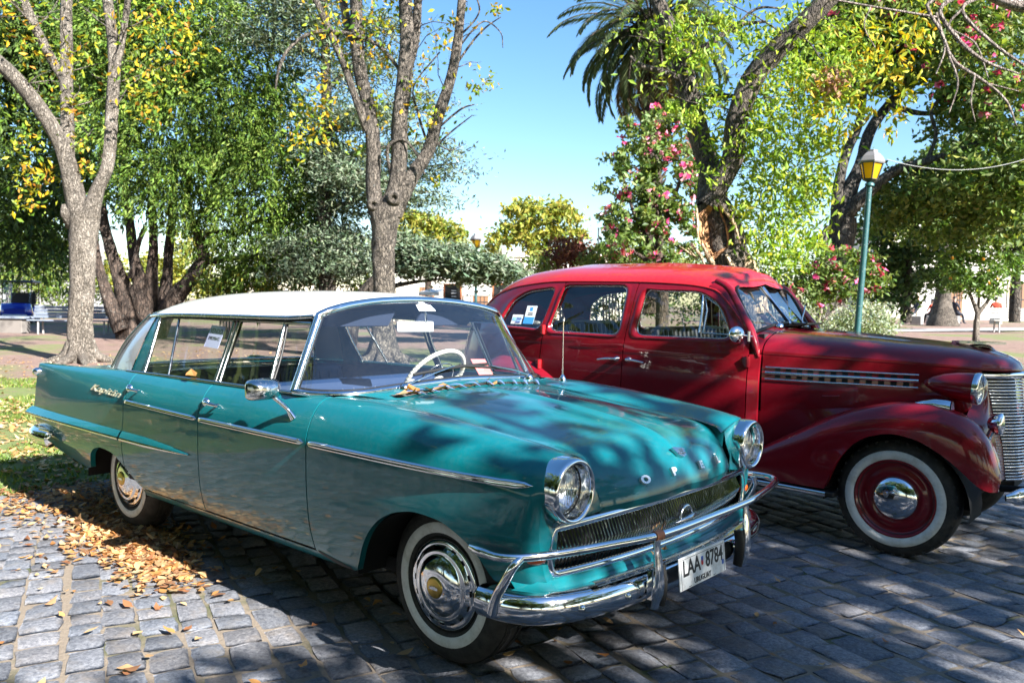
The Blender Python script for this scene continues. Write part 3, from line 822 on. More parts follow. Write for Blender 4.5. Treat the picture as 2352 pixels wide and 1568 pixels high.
        m = MB(); m.lathe([(.055, .188), (.078, .190), (.084, .187), (.070, .176)], 48, o, ax); m.build("rim", M["gap_dark"], wh)
        m = MB(); m.lathe([(.066, .184), (.084, .181), (.092, .172), (.090, .160), (.094, .150), (.104, .140), (.108, .132), (.104, .124), (.112, .115), (.124, .095), (.132, .065), (.134, .044), (.134, .0)], 56, o, ax)
        hc = m.build("hubcap", M["chrome"], wh)
        m = MB(); m.lathe([(.134, .043), (.139, .040), (.141, .034), (.141, 0)], 32, o, ax)
        m.build("cap_badge", M["gold"], wh)
        m = MB(); oo = np.array(o) + np.array([0, sg * .1415, 0]); exx = np.array([-sg, 0, 0.0])
        exx = np.array([1.0, 0, 0]) if sg < 0 else np.array([-1.0, 0, 0])
        m.prism([oo + exx * a * .024 + np.array([0, 0, b * .012]) for a, b in ((-1, -.6), (1, -.6), (1, .1), (.8, .5), (.6, .1), (.35, .7), (.15, .2), (0, .8), (-.15, .2), (-.35, .7), (-.6, .1), (-.8, .5), (-1, .1))], (0, sg * .002, 0))
        m.build("cap_crown", M["chrome"], wh)
        m = MB()
        for q in range(16):
            an = q * math.pi / 8; m.box(np.array(o) + np.array([.154 * math.cos(an), sg * .0935, .154 * math.sin(an)]), (.022, .003, .006), rot=np.array([[math.cos(an + math.pi / 2), 0, -math.sin(an + math.pi / 2)], [0, 1, 0], [math.sin(an + math.pi / 2), 0, math.cos(an + math.pi / 2)]]))
        m.build("cap_slots", M["gap_dark"], wh)
    for cx in (0, -2.77):
        for sg in (-1, 1): wheel(cx, sg)
    # --- door mirror on the near front door
    mr = MB()
    mr.tube([(-.80, -.862, .905), (-.815, -.885, .945), (-.83, -.925, .985), (-.835, -.945, 1.005)], [.024, .012, .011, .014], 10, n=16, flat=(1.2, .8))
    mirror = mr.build("door_mirror", M["chrome"], car)
    q = np.linspace(0, 2 * math.pi, 24, endpoint=False)
    def rr(c, hw, hh, xx): 
        return [(xx, c[0] + hw * np.sign(math.cos(b)) * abs(math.cos(b)) ** .5, c[1] + hh * np.sign(math.sin(b)) * abs(math.sin(b)) ** .5) for b in q]
    c = (-.985, 1.035)
    m = MB(); m.grid(np.array([rr(c, .074, .044, -.872), rr(c, .078, .048, -.866), rr(c, .076, .046, -.845), rr(c, .066, .036, -.815), rr(c, .04, .018, -.800), rr(c, .002, .002, -.797)]), cv=True)
    m.build("mirror_shell", M["old_chrome"], mirror)
    m = MB(); m.add(rr(c, .070, .040, -.871), [tuple(range(24))]); m.build("mirror_face", M["mirror_glass"], mirror)
    # --- antenna on the far fender
    m = MB(); m.tube([(-.52, .70, 1.00), (-.52, .70, 1.07)], [.006, .005], 8); m.tube([(-.52, .70, 1.07), (-.523, .702, 1.33)], [.0035, .0022], 6); m.lathe([(0, .022), (.012, .020), (.03, .010), (.035, .006)], 16, (-.52, .70, .998), (0, 0, 1)); m.lathe([(0, .004), (.008, .006), (.012, 0)], 8, (-.523, .702, 1.328), (0, 0, 1))
    m.build("antenna", M["chrome"], car)
    # --- wipers
    def wpt(j, h): 
        i = h * 13; a = int(min(12, i)); f_ = i - a
        return W[a, j] * (1 - f_) + W[a + 1, j] * f_
    for base, j0, h0, j1, h1 in (((-.60, -.40, 1.022), 26, .10, 50, .16), ((-.60, .50, 1.020), 60, .08, 40, .15)):
        m = MB(); b = np.array(base)
        m.lathe([(0, .026), (.012, .024), (.026, .014), (.03, 0)], 16, b - [0, 0, .006], (.25, 0, 1))
        j_ = (j0 + j1) // 2
        e = wpt(j_, (h0 + h1) / 2 + .02) + [.028, 0, .012]
        m.tube([b + [0, 0, .014], b * .6 + e * .4 + [.012, 0, .014], e], [.008, .006, .004], 6, n=12, flat=(1.2, .6))
        w_ = m.build("wiper", M["chrome"], car)
        m = MB(); m.tube([wpt(int(q_), h0 + (h1 - h0) * k) + [.016, 0, .010] for k, q_ in zip(np.linspace(0, 1, 9), np.linspace(j0, j1, 9))], .006, 6, flat=(.7, 1.4)); m.build("wiper_blade", M["black_trim"], w_)
    # --- cabin
    m = MB(); m.box((-1.75, 0, .345), (2.1, 1.5, .03)); m.build("cabin_floor", M["dark_cloth"], car)
    def seat(x, zt, name, parent):
        s_ = MB()
        s_.box((x + .30, 0, .50), (.56, 1.36, .20), .06, seg=3)
        c_, n_ = math.cos(.22), math.sin(.22)
        s_.box((x, 0, .74), (.15, 1.36, zt - .50), .055, rot=np.array([[c_, 0, -n_], [0, 1, 0], [n_, 0, c_]]), seg=3)
        for k in range(-8, 9): s_.tube([(x + .078 - .05, k * .078, zt - .06), (x + .115, k * .078, .60)], .012, 6)
        return s_.build(name, M["blue_leather"], parent)
    seat(-1.52, .985, "front_seat", car); seat(-2.50, .99, "rear_seat", car)
    D_ = WB[2:-2].copy(); m = MB()
    D2 = D_.copy(); D2[:, 0] -= .17; D2[:, 1] *= .95; D2[:, 2] = .985; D3 = D2.copy(); D3[:, 2] -= .05; D3[:, 0] -= .02; D4 = D3.copy(); D4[:, 2] -= .25; D4[:, 0] += .05
    D_ = D_ + [-.008, 0, -.012]
    m.grid(np.stack([D_, D_ * .4 + D2 * .6 + [0, 0, .004], D2, D3, D4])); m.build("dashboard", M["dash_paint"], car)
    sc = np.array([-1.17, .33, .985]); nx_ = np.array([-.80, 0, .60]); nx_ /= np.linalg.norm(nx_); ux = np.array([0, 1.0, 0]); uy = np.cross(nx_, ux)
    q = np.linspace(0, 2 * math.pi, 49)
    m = MB(); m.tube(np.array([sc + .205 * (math.cos(b) * ux + math.sin(b) * uy) for b in q]), .0125, 8, caps=False)
    for b in np.linspace(0, 2 * math.pi, 60): m.lathe([(-.004, .013), (0, .0145), (.004, .013)], 8, sc + .205 * (math.cos(b) * ux + math.sin(b) * uy), -math.sin(b) * ux + math.cos(b) * uy)
    m.tube([sc - .2 * ux, sc - nx_ * .04, sc + .2 * ux], .009, 6, n=14); m.lathe([(-.04, .04), (0, .045), (.012, .03), (.015, 0)], 20, sc - nx_ * .03, nx_)
    m.tube([sc - nx_ * .03, sc - nx_ * .45], .022, 8)
    sw = m.build("steering_wheel", M["cream_plastic"], car)
    m = MB(); m.tube(np.array([sc - nx_ * .015 + .125 * (math.cos(b) * ux + math.sin(b) * uy) for b in np.linspace(math.pi * 1.05, math.pi * 1.95, 20)]), .004, 6); m.build("horn_ring", M["chrome"], sw)
    # inside mirror on its curved stalk
    m = MB(); m.tube([(-.945, .035, 1.398), (-.935, .04, 1.355), (-.950, .055, 1.315), (-.965, .045, 1.295)], .006, 6, n=16)
    im = m.build("inside_mirror", M["chrome"], car)
    m = MB(); m.box((-.972, .0, 1.292), (.02, .215, .058), .009, rot=np.array([[.96, .28, 0], [-.28, .96, 0], [0, 0, 1]]), seg=3); m.build("mirror_back", M["mirror_back"], im)
    # sun visors
    for s_ in (-1, 1): MB().box((-1.06, s_ * .30, 1.335), (.02, .42, .10), .008, rot=np.array([[.8, 0, .6], [0, 1, 0], [-.6, 0, .8]])).build("sun_visor", M["blue_cloth"], car)
    # parcel shelf
    MB().box((-2.80, 0, .955), (.55, 1.4, .02)).build("parcel_shelf", M["dark_cloth"], car)
    # side lettering on the rear quarter
    V, F = text_mesh("Kapitän", .066, .004, .4, .0); V = V * [2.1, .85, 1]
    for s_ in (-1, 1):
        if s_ > 0: continue
        o = np.array([-2.70, -.8815, .868]); ex = np.array([1.0, -.022, -.03]); ey = np.array([0, .34, .94])
        MB().add(place(V, o, ex, ey), F, 0, False).build("side_script", M["script_metal"], car)
    return car

# extra finishes
mat('script_metal', (.72, .66, .48), .38, .5); mat('letter_metal', (.80, .81, .82), .3, .45)
chrome('frame_chrome', (.50, .50, .47), .12)
mat('mesh_grey', (.16, .16, .15), .5, .6)
mat("reflector", (.80, .80, .78), .12, 1); mat("mirror_glass", (.85, .86, .88), .02, 1); mat("mirror_back", (.62, .63, .62), .35, 0)
mat("blue_cloth", (.05, .07, .13), .9); mat("dash_paint", (.010, .030, .034), .5); paint("pillar_paint", (.34, .335, .34), (.39, .385, .39), .3)
mat("plate_white", (.70, .71, .70), .4)
_t = NT(M['plate_white']); _t.link(_t.mix(_t.ramp(_t.noise(_t.coord(), 30, 5, .7), [(.5, (0, 0, 0)), (.75, (1, 1, 1))]), (.72, .73, .72), (.42, .40, .36)), _t.p.inputs['Base Color']); mat("red_ink", (.60, .03, .03), .5); mat("blue_ink", (.03, .10, .42), .5); paint("vent_paint", (.10, .16, .33), (.12, .18, .36), .3)
teal_car = build_teal_car()
# ------------------------------------------------------------ the red pre-war saloon
def ray_loop(poly, angs, c):
    """points of a star-shaped polygon (x,z) in the given directions from c"""
    P = np.array(poly, float); out = []
    A, B = P, np.roll(P, -1, 0)
    for a in angs:
        d = np.array([math.cos(a), math.sin(a)]); best = 1e9
        for p, q in zip(A, B):
            e = q - p; den = d[0] * e[1] - d[1] * e[0]
            if abs(den) < 1e-12: continue
            w = p - c; t = (w[0] * e[1] - w[1] * e[0]) / den; s_ = (w[0] * d[1] - w[1] * d[0]) / den
            if t > 1e-6 and -1e-9 <= s_ <= 1 + 1e-9: best = min(best, t)
        out.append(c + d * best)
    return np.array(out)

def round_loop(pts, r=.075, k=7):
    """polygon with its corners rounded"""
    P = np.array(pts, float); n = len(P); out = []
    for i in range(n):
        a, b, c = P[i - 1], P[i], P[(i + 1) % n]
        la, lc = np.linalg.norm(a - b), np.linalg.norm(c - b)
        p = b + (a - b) / la * min(r, la * .48); q = b + (c - b) / lc * min(r, lc * .48)
        for t in np.linspace(0, 1, k): out.append((1 - t) ** 2 * p + 2 * t * (1 - t) * b + t * t * q)
    return np.array(out)

def build_red_car():
    O = np.array([.86, 2.77, 0.0])
    car = thing("vintage_limousine", "dark red 1930s saloon with rounded roof and upright chrome grille, behind the teal car", "car", O)
    xs = [-3.78, -3.62, -3.45, -3.25, -3.0, -2.6, -2.0, -1.5, -1.25, -1.05, -.90]
    Z = [[.40, .38, .36, .36, .36, .36, .36, .36, .36, .36, .36],
         [.65, .65, .62, .60, .60, .60, .60, .60, .60, .60, .60],
         [.92, .92, .92, .92, .92, .92, .92, .92, .92, .92, .92],
         [1.10, 1.15, 1.18, 1.195, 1.20, 1.175, 1.145, 1.13, 1.13, 1.125, 1.12],
         [1.13, 1.25, 1.33, 1.37, 1.38, 1.37, 1.36, 1.35, 1.34, 1.33, 1.30],
         [1.15, 1.32, 1.43, 1.52, 1.575, 1.605, 1.60, 1.58, 1.55, 1.50, 1.45],
         [1.16, 1.37, 1.505, 1.62, 1.682, 1.705, 1.70, 1.68, 1.65, 1.61, 1.56],
         [1.165, 1.385, 1.54, 1.665, 1.735, 1.765, 1.765, 1.738, 1.71, 1.68, 1.64]]
    Y = [[.36, .48, .55, .60, .63, .66, .67, .67, .66, .65, .63],
         [.42, .53, .60, .64, .67, .69, .70, .695, .69, .67, .64],
         [.42, .55, .62, .66, .69, .70, .70, .695, .69, .67, .63],
         [.38, .52, .60, .645, .675, .685, .685, .675, .665, .64, .605],
         [.33, .46, .54, .585, .61, .63, .63, .62, .605, .575, .545],
         [.27, .39, .46, .50, .525, .54, .545, .535, .52, .505, .49],
         [.17, .24, .28, .31, .33, .35, .35, .34, .33, .33, .33],
         [.0] * 11]
    L = Loft(xs, Y, Z)
    red, red_sunlit = M["red_paint"], M["sunlit_red_paint"]
    def onbody(XZ, off=0.0):
        XZ = np.asarray(XZ, float); x = XZ[:, 0]; u = L.u_at_z(x, XZ[:, 1], 6)
        P = L.at(x, u); P[:, 2] = XZ[:, 1]; P[:, 1] += off
        return P
    bgap = curve_fn([(.3, -1.915), (.8, -1.905), (1.15, -1.895), (1.6, -1.86)])
    rgap = curve_fn([(.3, -2.66), (.97, -2.67), (1.16, -2.655), (1.3, -2.61), (1.5, -2.56), (1.62, -2.53)])
    g = .004
    zmid = 1.185
    W1 = round_loop([(-1.835, 1.205), (-1.80, 1.55), (-1.70, 1.535), (-1.36, 1.53), (-1.20, 1.44), (-1.08, 1.205)])
    W2 = round_loop([(-2.625, 1.21), (-2.565, 1.575), (-1.945, 1.572), (-1.955, 1.20)])
    W3 = round_loop([(-3.17, 1.235), (-3.09, 1.44), (-2.93, 1.525), (-2.62, 1.56), (-2.70, 1.22), (-2.95, 1.235)])
    gut = curve_fn([(-3.45, 1.40), (-3.25, 1.515), (-3.0, 1.57), (-2.6, 1.602), (-2.0, 1.598), (-1.5, 1.578), (-1.25, 1.535), (-1.17, 1.47), (-1.05, 1.34), (-.97, 1.24), (-.90, 1.18)])
    O1 = [(bgap(z) + g, z) for z in np.linspace(zmid, 1.586, 10)] + [(x, gut(x) - .004) for x in np.linspace(-1.83, -.975, 24)] + [(-.965, zmid)]
    O2 = [(rgap(z) + g, z) for z in np.linspace(zmid, 1.590, 12)] + [(x, gut(x) - .004) for x in np.linspace(-2.50, -1.885, 10)] + [(bgap(z) - g, z) for z in np.linspace(1.588, zmid, 10)]
    O3 = [(-3.40, zmid)] + [(x, gut(x) - .004) for x in np.linspace(-3.40, -2.56, 20)] + [(rgap(z) - g, z) for z in np.linspace(1.592, zmid, 12)]
    for sgn in (-1, 1):
        S = np.array([1, sgn, 1.0]); inw = (0, -sgn, 0)
        def opening(mb, outer, win, parentname=None):
            c = np.array(win).mean(0)
            oc = [math.atan2(z - c[1], x - c[0]) for x, z in (outer[0], outer[-1])]
            an = np.sort(np.concatenate([np.linspace(-math.pi, math.pi, 110, endpoint=False), [math.atan2(z - c[1], x - c[0]) for x, z in outer]]))
            o = ray_loop(outer, an, c); w = ray_loop(win, an, c)
            w1 = c + (w - c) * 1.10; w1 = np.where(np.linalg.norm(o - c, axis=1)[:, None] * .96 > np.linalg.norm(w1 - c, axis=1)[:, None], w1, (o * .85 + w * .15))
            rows = [onbody(o * (1 - k) + w1 * k) for k in (0, .35, .7, 1)]
            rows += [onbody(w1 * .55 + w * .45, .006), onbody(w, -.004), onbody(c + (w - c) * .975, -.020), onbody(c + (w - c) * .965, -.035)]
            mb.grid(np.stack(rows) * S, cv=True)
            lip = onbody(o) * S
            mb.grid(np.stack([lip, lip + np.array(inw) * .006, lip + np.array(inw) * .02]), cv=True)
            pane = onbody(c + (w - c) * .967, -.030) * S
            return pane, c
        def glasspane(pane, parent):
            ce = pane.mean(0)
            m = MB(); n = len(pane); m.add(np.concatenate([pane, [ce]]), [(i, (i + 1) % n, n) for i in range(n)], smooth=False)
            o = m.build("window_pane", M["red_car_glass"], parent)
            MB().tube(np.concatenate([pane, pane[:1]]) + np.array([0, sgn * .004, 0]), .0055, 6, caps=False).build("pane_trim", M["old_chrome"], parent)
        def door(name, xa, xb, outer, win):
            m = MB()
            a = np.linspace(0, 1, 40)
            P = panel(L, xa, xb, lambda x: np.full_like(x, .37), 3.0, nx=40, nu=36, kmax=6) * S
            # stop the lower skin at the waist
            A = np.linspace(0, 1, 40)[:, None]; zz = np.linspace(.37, zmid, 40)[None, :] * np.ones((40, 1))
            fa = lambda f, z: f(z) if callable(f) else np.full_like(z, f)
            xx = fa(xa, zz) * (1 - A) + fa(xb, zz) * A
            P = onbody(np.stack([xx.ravel(), zz.ravel()], 1)).reshape(40, 40, 3)
            # raised waist mouldings
            for zc in (1.10, 1.135):
                dz = zz - (zc + np.interp(xx, [-3.2, -2.4, -1.9, -.9], [.06, .03, .005, -.005]))
                P[..., 1] += .007 * np.exp(-(dz / .009) ** 2)
            P = P * S
            add_panel(m, P, .02, inw)
            pane, c = opening(m, outer, win)
            d_ = m.build(name, red, car)
            glasspane(pane, d_)
            return d_
        fd = door("front_door", lambda z: bgap(z) + g, lambda z: np.full_like(z, -.963), O1, W1)
        rd = door("rear_door", lambda z: rgap(z) + g, lambda z: bgap(z) - g, O2, W2)
        # vent bar of the front door
        vb = onbody(np.array([(-1.325, 1.245), (-1.33, 1.38), (-1.345, 1.505)]), -.02) * S
        MB().tube(vb, .008, 6).build("vent_bar", M["chrome"], fd)
        vb = onbody(np.array([(-1.30, 1.245), (-1.30, 1.40), (-1.33, 1.495), (-1.22, 1.43), (-1.13, 1.29), (-1.115, 1.24), (-1.30, 1.245)]), -.026) * S
        MB().tube(vb, .006, 6).build("vent_frame", M["old_chrome"], fd)
        # rear quarter with its window
        m = MB()
        A = np.linspace(0, 1, 40)[:, None]; zz = np.linspace(.37, zmid, 40)[None, :] * np.ones((40, 1))
        xx = -3.78 * (1 - A) + (rgap(zz) - g) * A
        P = onbody(np.stack([xx.ravel(), zz.ravel()], 1)).reshape(40, 40, 3)
        for zc in (1.10, 1.135): P[..., 1] += .007 * np.exp(-((zz - (zc + np.interp(xx, [-3.2, -2.4], [.06, .03]))) / .009) ** 2) * np.clip((xx + 3.5) * 4, 0, 1)
        m.grid(P * S); pane, c = opening(m, O3, W3)
        rq = m.build("rear_quarter", red, car); glasspane(pane, rq)
        if sgn < 0:
            # stickers on the rear quarter window
            def stick(name, x, z, w_, h_, mt, off=-.012, par=rq, lift=0):
                q = onbody(np.array([(x, z), (x + w_, z), (x + w_, z + h_), (x, z + h_)]), -.026 + lift) * S
                q[:, 1] = np.interp(q[:, 2], [q[:, 2].min(), q[:, 2].max()], [q[:2, 1].mean(), q[2:, 1].mean()])
                return MB().prism(q, (0, -.001, 0)).build(name, M[mt], par)
            s1 = stick("paper_sticker", -2.90, 1.262, .105, .145, "paper_white")
            stick("sticker_band", -2.90, 1.262, .105, .055, "paper_blue", par=s1, lift=.002)
            stick("sticker_mark", -2.862, 1.365, .030, .030, "paper_blue", par=s1, lift=.002)
            for k in range(2): stick("sticker_text", -2.872, 1.345 - k * .012, .050, .006, "ink", par=s1, lift=.002)
            s2 = stick("flag_sticker", -3.035, 1.258, .115, .075, "paper_white")
            for k in range(4): stick("flag_stripe", -3.03 + (.05 if k > 1 else .045), 1.270 + k * .013, .055, .006, "sky_blue_ink" if k % 2 else "blue_ink", par=s2, lift=.002)
            stick("flag_sun", -3.025, 1.285, .035, .028, "sky_blue_ink", par=s2, lift=.002)
        # gutter bead along the roof edge
        x = np.linspace(-3.40, -.97, 60); gb = onbody(np.stack([x, gut(x) + .002], 1), .003) * S
        MB().tube(gb, .008, 6).build("drip_rail", red_sunlit, car)
        # hinges
        for x_, z_ in ((-2.645, 1.225), (-2.665, .955), (-.958, 1.07), (-.958, .62)):
            p = onbody(np.array([(x_, z_)]))[0] * S
            m = MB(); m.tube([p + [0, sgn * .014, -.035], p + [0, sgn * .014, .035]], .016, 12); m.box(p + [-.012, sgn * .004, 0], (.05, .016, .066), .004)
            m.build("hinge", red_sunlit if x_ < -2 else red, rd if x_ < -2 else fd)  # rear hinges take the sun-brightened red too
        # handles
        for x_, d_, par in ((-1.945, -1, rd), (-1.845, 1, fd)):
            p = onbody(np.array([(x_, 1.035)]))[0] * S
            m = MB(); m.lathe([(0, .024), (.010, .022), (.022, .012), (.034, .010), (.036, 0)], 16, p, (0, sgn, 0))
            m.tube([p + [0, sgn * .032, .002], p + [d_ * .06, sgn * .040, .0], p + [d_ * .15, sgn * .036, -.012]], [.011, .012, .007], 8, n=12, flat=(1, .8))
            m.build("handle", M["chrome"], par)
        # scuttle side between door and hood
        A = np.linspace(0, 1, 8)[:, None]; zz = np.linspace(.40, 1.118, 30)[None, :] * np.ones((8, 1)); xx = (-.955 * (1 - A) + -.893 * A) * np.ones((1, 30))
        Pd = onbody(np.stack([xx.ravel() * 0 - .955, zz.ravel()], 1)).reshape(8, 30, 3); Pd[..., 0] = xx; Pd[..., 1] -= .03 * A
        for zc in (1.09, 1.125): Pd[..., 1] += .006 * np.exp(-((zz - zc + .005) / .009) ** 2)
        m = MB(); add_panel(m, Pd * S, .02, inw); m.build("scuttle_side", red, car)
        # windscreen pillar: flares out of the scuttle into the roof
        pp = np.array([(-.90, .600, 1.10), (-.935, .585, 1.19), (-.99, .560, 1.29), (-1.07, .525, 1.40), (-1.14, .500, 1.50), (-1.19, .485, 1.56), (-1.28, .46, 1.60)])
        PP = cr_path(pp, 24)
        m = MB(); m.tube(PP * S, [.012, .034, .040, .038, .036, .034, .036, .034], 14, flat=(1.0, .75))
        xg = np.linspace(-.955, -1.31, 24); ge = onbody(np.stack([xg, gut(xg) + .004], 1), .004)
        hd = np.stack([np.interp(np.linspace(0, 1, 24), [0, .7, 1], [0, .82, 1])], 1)
        k_ = (hd[:, 0] * 23).astype(int).clip(0, 23); edge_ = PP[k_] + [.0, .012, .0]
        mid_ = ge * .5 + edge_ * .5 + [0, .014, .006]
        m.grid(np.stack([ge, mid_, edge_]) * S)
        m.build("windscreen_pillar", red, car)
        # dark inside skin
        x = np.linspace(-3.6, -1.0, 24); F = np.array([[(a, *(L.at(np.array([a]), np.array([u]))[0, 1:] * [1, 1] - [.05, 0])) for u in (0, 1, 2, 2.9)] for a in x])
        MB().grid(F * S).build("inner_trim", M["black_leather"], car)
        # --- front fender
        fx = [-1.20, -.9, -.65, -.4, -.2, 0, .15, .3, .4, .47, .515]
        zc = np.array([.39, .50, .635, .775, .85, .895, .90, .865, .80, .70, .56])
        lo = np.array([.33, .33, .33, .33, .33, .33, .33, .33, .38, .43, .45])
        FZ = [lo, lo + (zc - lo) * .42, lo + (zc - lo) * .72, lo + (zc - lo) * .91, zc, zc - [.01, .01, .02, .035, .05, .055, .055, .06, .07, .06, .04]]
        FY = [[.69, .735, .76, .775, .778, .778, .775, .768, .755, .735, .69], [.695, .742, .770, .785, .79, .79, .787, .778, .763, .738, .69], [.685, .735, .765, .782, .786, .786, .783, .772, .755, .728, .685],
              [.665, .71, .735, .748, .75, .75, .748, .738, .722, .70, .668], [.62, .645, .655, .66, .655, .65, .645, .64, .64, .645, .645], [.59, .585, .565, .54, .51, .49, .47, .46, .48, .54, .61]]
        FL = Loft(fx, FY, FZ)
        arch = curve_fn([(-1.3, .345), (-.385, .345), (-.372, .37), (-.345, .43), (-.31, .51), (-.27, .575), (-.22, .635), (-.11, .70), (0, .722), (.11, .705), (.23, .65), (.35, .56), (.43, .485), (.48, .458), (.53, .455)])
        fr = np.sort(np.concatenate([np.linspace(0, 1, 60), np.interp(np.linspace(-.40, -.2, 30), [-1.2, .515], [0, 1])]))
        P = panel(FL, -1.20, .515, arch, 5, nu=44, kmax=4, fx=fr) * S
        m = MB(); add_panel(m, P, .035, inw)
        ring = P[-1]; m.add(np.concatenate([ring, [ring.mean(0) + [.012, 0, 0]]]), [(i, i + 1, len(ring)) for i in range(len(ring) - 1)])
        fen = m.build("front_fender", red, car)
        # inside of the arch
        m = MB(); q = np.linspace(-.15, math.pi + .15, 20); R_ = .40
        A = np.stack([R_ * np.cos(q), np.full(20, sgn * .745), .33 + R_ * np.sin(q) * .92], 1); B = A.copy(); B[:, 1] = sgn * .46
        m.grid(np.stack([A, B])); m.add(np.concatenate([B, [[0, sgn * .46, .33]]]), [(i, i + 1, 20) for i in range(19)]); m.build("wheel_well", M["gap_dark"], car)
        # apron from fender to hood side
        x = np.linspace(-1.15, .34, 40)
        inn = FL.at(x, np.full(40, 5.0))
        hy = np.interp(x, HX, HYB) + .012
        top = np.stack([x, np.minimum(hy, inn[:, 1] - .004), np.maximum(inn[:, 2] + .01, np.interp(x, [-1.15, -.92, -.38, 0, .34], [.70, .745, .81, .845, .83]))], 1)
        mid = inn * .5 + top * .5; mid[:, 2] += .012
        MB().grid(np.stack([inn, mid, top], 1) * S).build("fender_apron", red, car)
        # rear fender
        rx = [-3.62, -3.5, -3.3, -3.05, -2.8, -2.55, -2.4, -2.3]
        rz = np.array([.55, .72, .90, 1.0, .985, .88, .74, .58]); rl = np.array([.40] * 8)
        RL = Loft(rx, [[.70, .76, .80, .815, .81, .79, .75, .70], [.70, .765, .805, .82, .815, .795, .755, .70], [.69, .745, .78, .79, .785, .77, .735, .69], [.66, .68, .685, .685, .68, .68, .67, .66]], [rl, rl + (rz - rl) * .5, rl + (rz - rl) * .85, rz])
        ra = curve_fn([(-3.65, .40), (-3.3, .42), (-3.2, .55), (-3.05, .64), (-2.88, .67), (-2.7, .64), (-2.55, .55), (-2.45, .41), (-2.3, .40)])
        m = MB(); add_panel(m, panel(RL, -3.62, -2.3, ra, 3, nx=50, nu=24, kmax=3) * S, .03, inw)
        m.build("rear_fender", red, car)
        # running board with its bright edge
        m = MB(); m.box((-1.32, sgn * .69, .315), (2.0, .18, .035), .01); rb = m.build("running_board", M["black_trim"], car)
        MB().tube([(-2.3, sgn * .785, .322), (-.8, sgn * .785, .322), (-.37, sgn * .782, .315)], .017, 8, n=20, flat=(.6, 1)).build("edge_strip", M["chrome"], rb)
        # hood side with louvres
        xx = np.linspace(-.885, .335, 60)[:, None]; v = np.linspace(0, 1, 30)[None, :]
        zl = np.interp(xx, [-.92, -.38, 0, .34], [.73, .80, .83, .80]); zb = np.interp(xx, HX, HZB); yb = np.interp(xx, HX, HYB)
        zz = zl + (zb - zl) * v; yy = yb + .010 * (1 - v) + .008 * np.sin(v * math.pi)
        P = np.stack([xx + 0 * v, yy, zz], 2)
        m = MB(); add_panel(m, P * S, .02, inw); hm = m
        def hsp(x, z, off=0):
            zl_, zb_, yb_ = np.interp(x, [-.92, -.38, 0, .34], [.73, .80, .83, .80]), np.interp(x, HX, HZB), np.interp(x, HX, HYB); v_ = (z - zl_) / (zb_ - zl_)
            return np.array([x, sgn * (yb_ + .010 * (1 - v_) + .008 * math.sin(v_ * math.pi) + off), z])
        for k in range(12):
            x = -.80 + k * .068
            for z0, z1 in ((.968, .996), (1.008, 1.034)):
                q = [hsp(x, z0, .0016), hsp(x + .034, z0, .0016), hsp(x + .034, z1, .0016), hsp(x, z1, .0016)]
                hm.add(q, [(0, 1, 2, 3)], 1, False)
        hs = hm.build("hood_side", [red, M["gap_dark"]], car)
        for dz, w_ in ((.076, .006), (.040, .011), (.0, .006)):
            MB().tube([hsp(x, .962 + dz + (.002 if x > -.4 else 0), .006) for x in np.linspace(-.862, .030, 24)], w_, 6, flat=(.5, 1)).build("louvre_strip", M["chrome"], hs)
        m = MB(); p0, p1 = hsp(-.50, .875, .006), hsp(-.40, .882, .006); m.tube([p0, (p0 + p1) / 2 + [0, sgn * .012, 0], p1], .008, 6, n=8); m.build("hood_catch", red, hs)
        # nose panel between grille and fender
        G = []
        for z in np.linspace(.44, 1.03, 20):
            a = np.array([GXE(z), GYE(z), z]); b = np.array([.30 if z > .8 else .33, max(.30, np.interp(z, [.44, .7, .8, .9, 1.03], [.60, .56, .50, .33, .29])), z])
            c_ = (a + b) / 2 + [.035, 0.01, 0]
            G.append(cr_path(np.stack([a, c_, b]), 10))
        MB().grid(np.array(G) * S).build("nose_panel", red, car)
        # headlamp pod
        hp = np.array([.07, sgn * .475, 1.005])
        m = MB(); m.lathe([(0, 0), (.01, .018), (.05, .043), (.11, .066), (.18, .080), (.25, .087), (.275, .088), (.285, .086)], 32, hp, (1, 0, -.06))
        m.tube([hp + [.18, -sgn * .02, -.06], hp + [.19, -sgn * .08, -.13]], [.05, .055], 14)
        pod = m.build("headlight_pod", red, car)
        m = MB(); m.lathe([(.27, .090), (.285, .093), (.298, .090), (.304, .084), (.300, .080)], 36, hp, (1, 0, -.06)); m.build("pod_rim", M["chrome"], pod)
        m = MB(); m.lathe([(.296, .082), (.315, .072), (.330, .045), (.336, .0)], 32, hp, (1, 0, -.06)); m.build("lens", M["lens_glass"], pod)
        m = MB(); m.lathe([(.296, .081), (.27, .06), (.25, .03), (.245, 0)], 28, hp, (1, 0, -.06))
        for q in range(-5, 6): m.box(hp + [.295, q * .013, -.018], (.002, .0025, 2 * math.sqrt(max(0, .078 ** 2 - (q * .013) ** 2))))
        m.build("reflector", M["reflector"], pod)
        # small lamp below
        fp = np.array([.40, sgn * .44, .795])
        m = MB(); m.lathe([(0, 0), (.01, .03), (.04, .055), (.06, .062), (.07, .064), (.078, .060), (.085, .045), (.09, 0)], 28, fp, (1, 0, 0)); m.tube([fp + [.03, 0, -.03], fp + [-.02, -sgn * .02, -.16]], .016, 8)
        m.build("fog_lamp", M["chrome"], car)
        # parking lamp on the fender crown
        m = MB()
        def fcp(x, du=0): return FL.at(np.array([x]), np.array([4.0 + du]))[0] * S
        secs = []
        for x, w_, h_ in ((.07, .004, .004), (.12, .030, .020), (.18, .040, .034), (.235, .042, .046), (.262, .038, .050)):
            p = fcp(x); secs.append([p + [0, w_ * math.cos(b) , -.004 + h_ * max(-.1, math.sin(b))] for b in np.linspace(0, 2 * math.pi, 16, endpoint=False)])
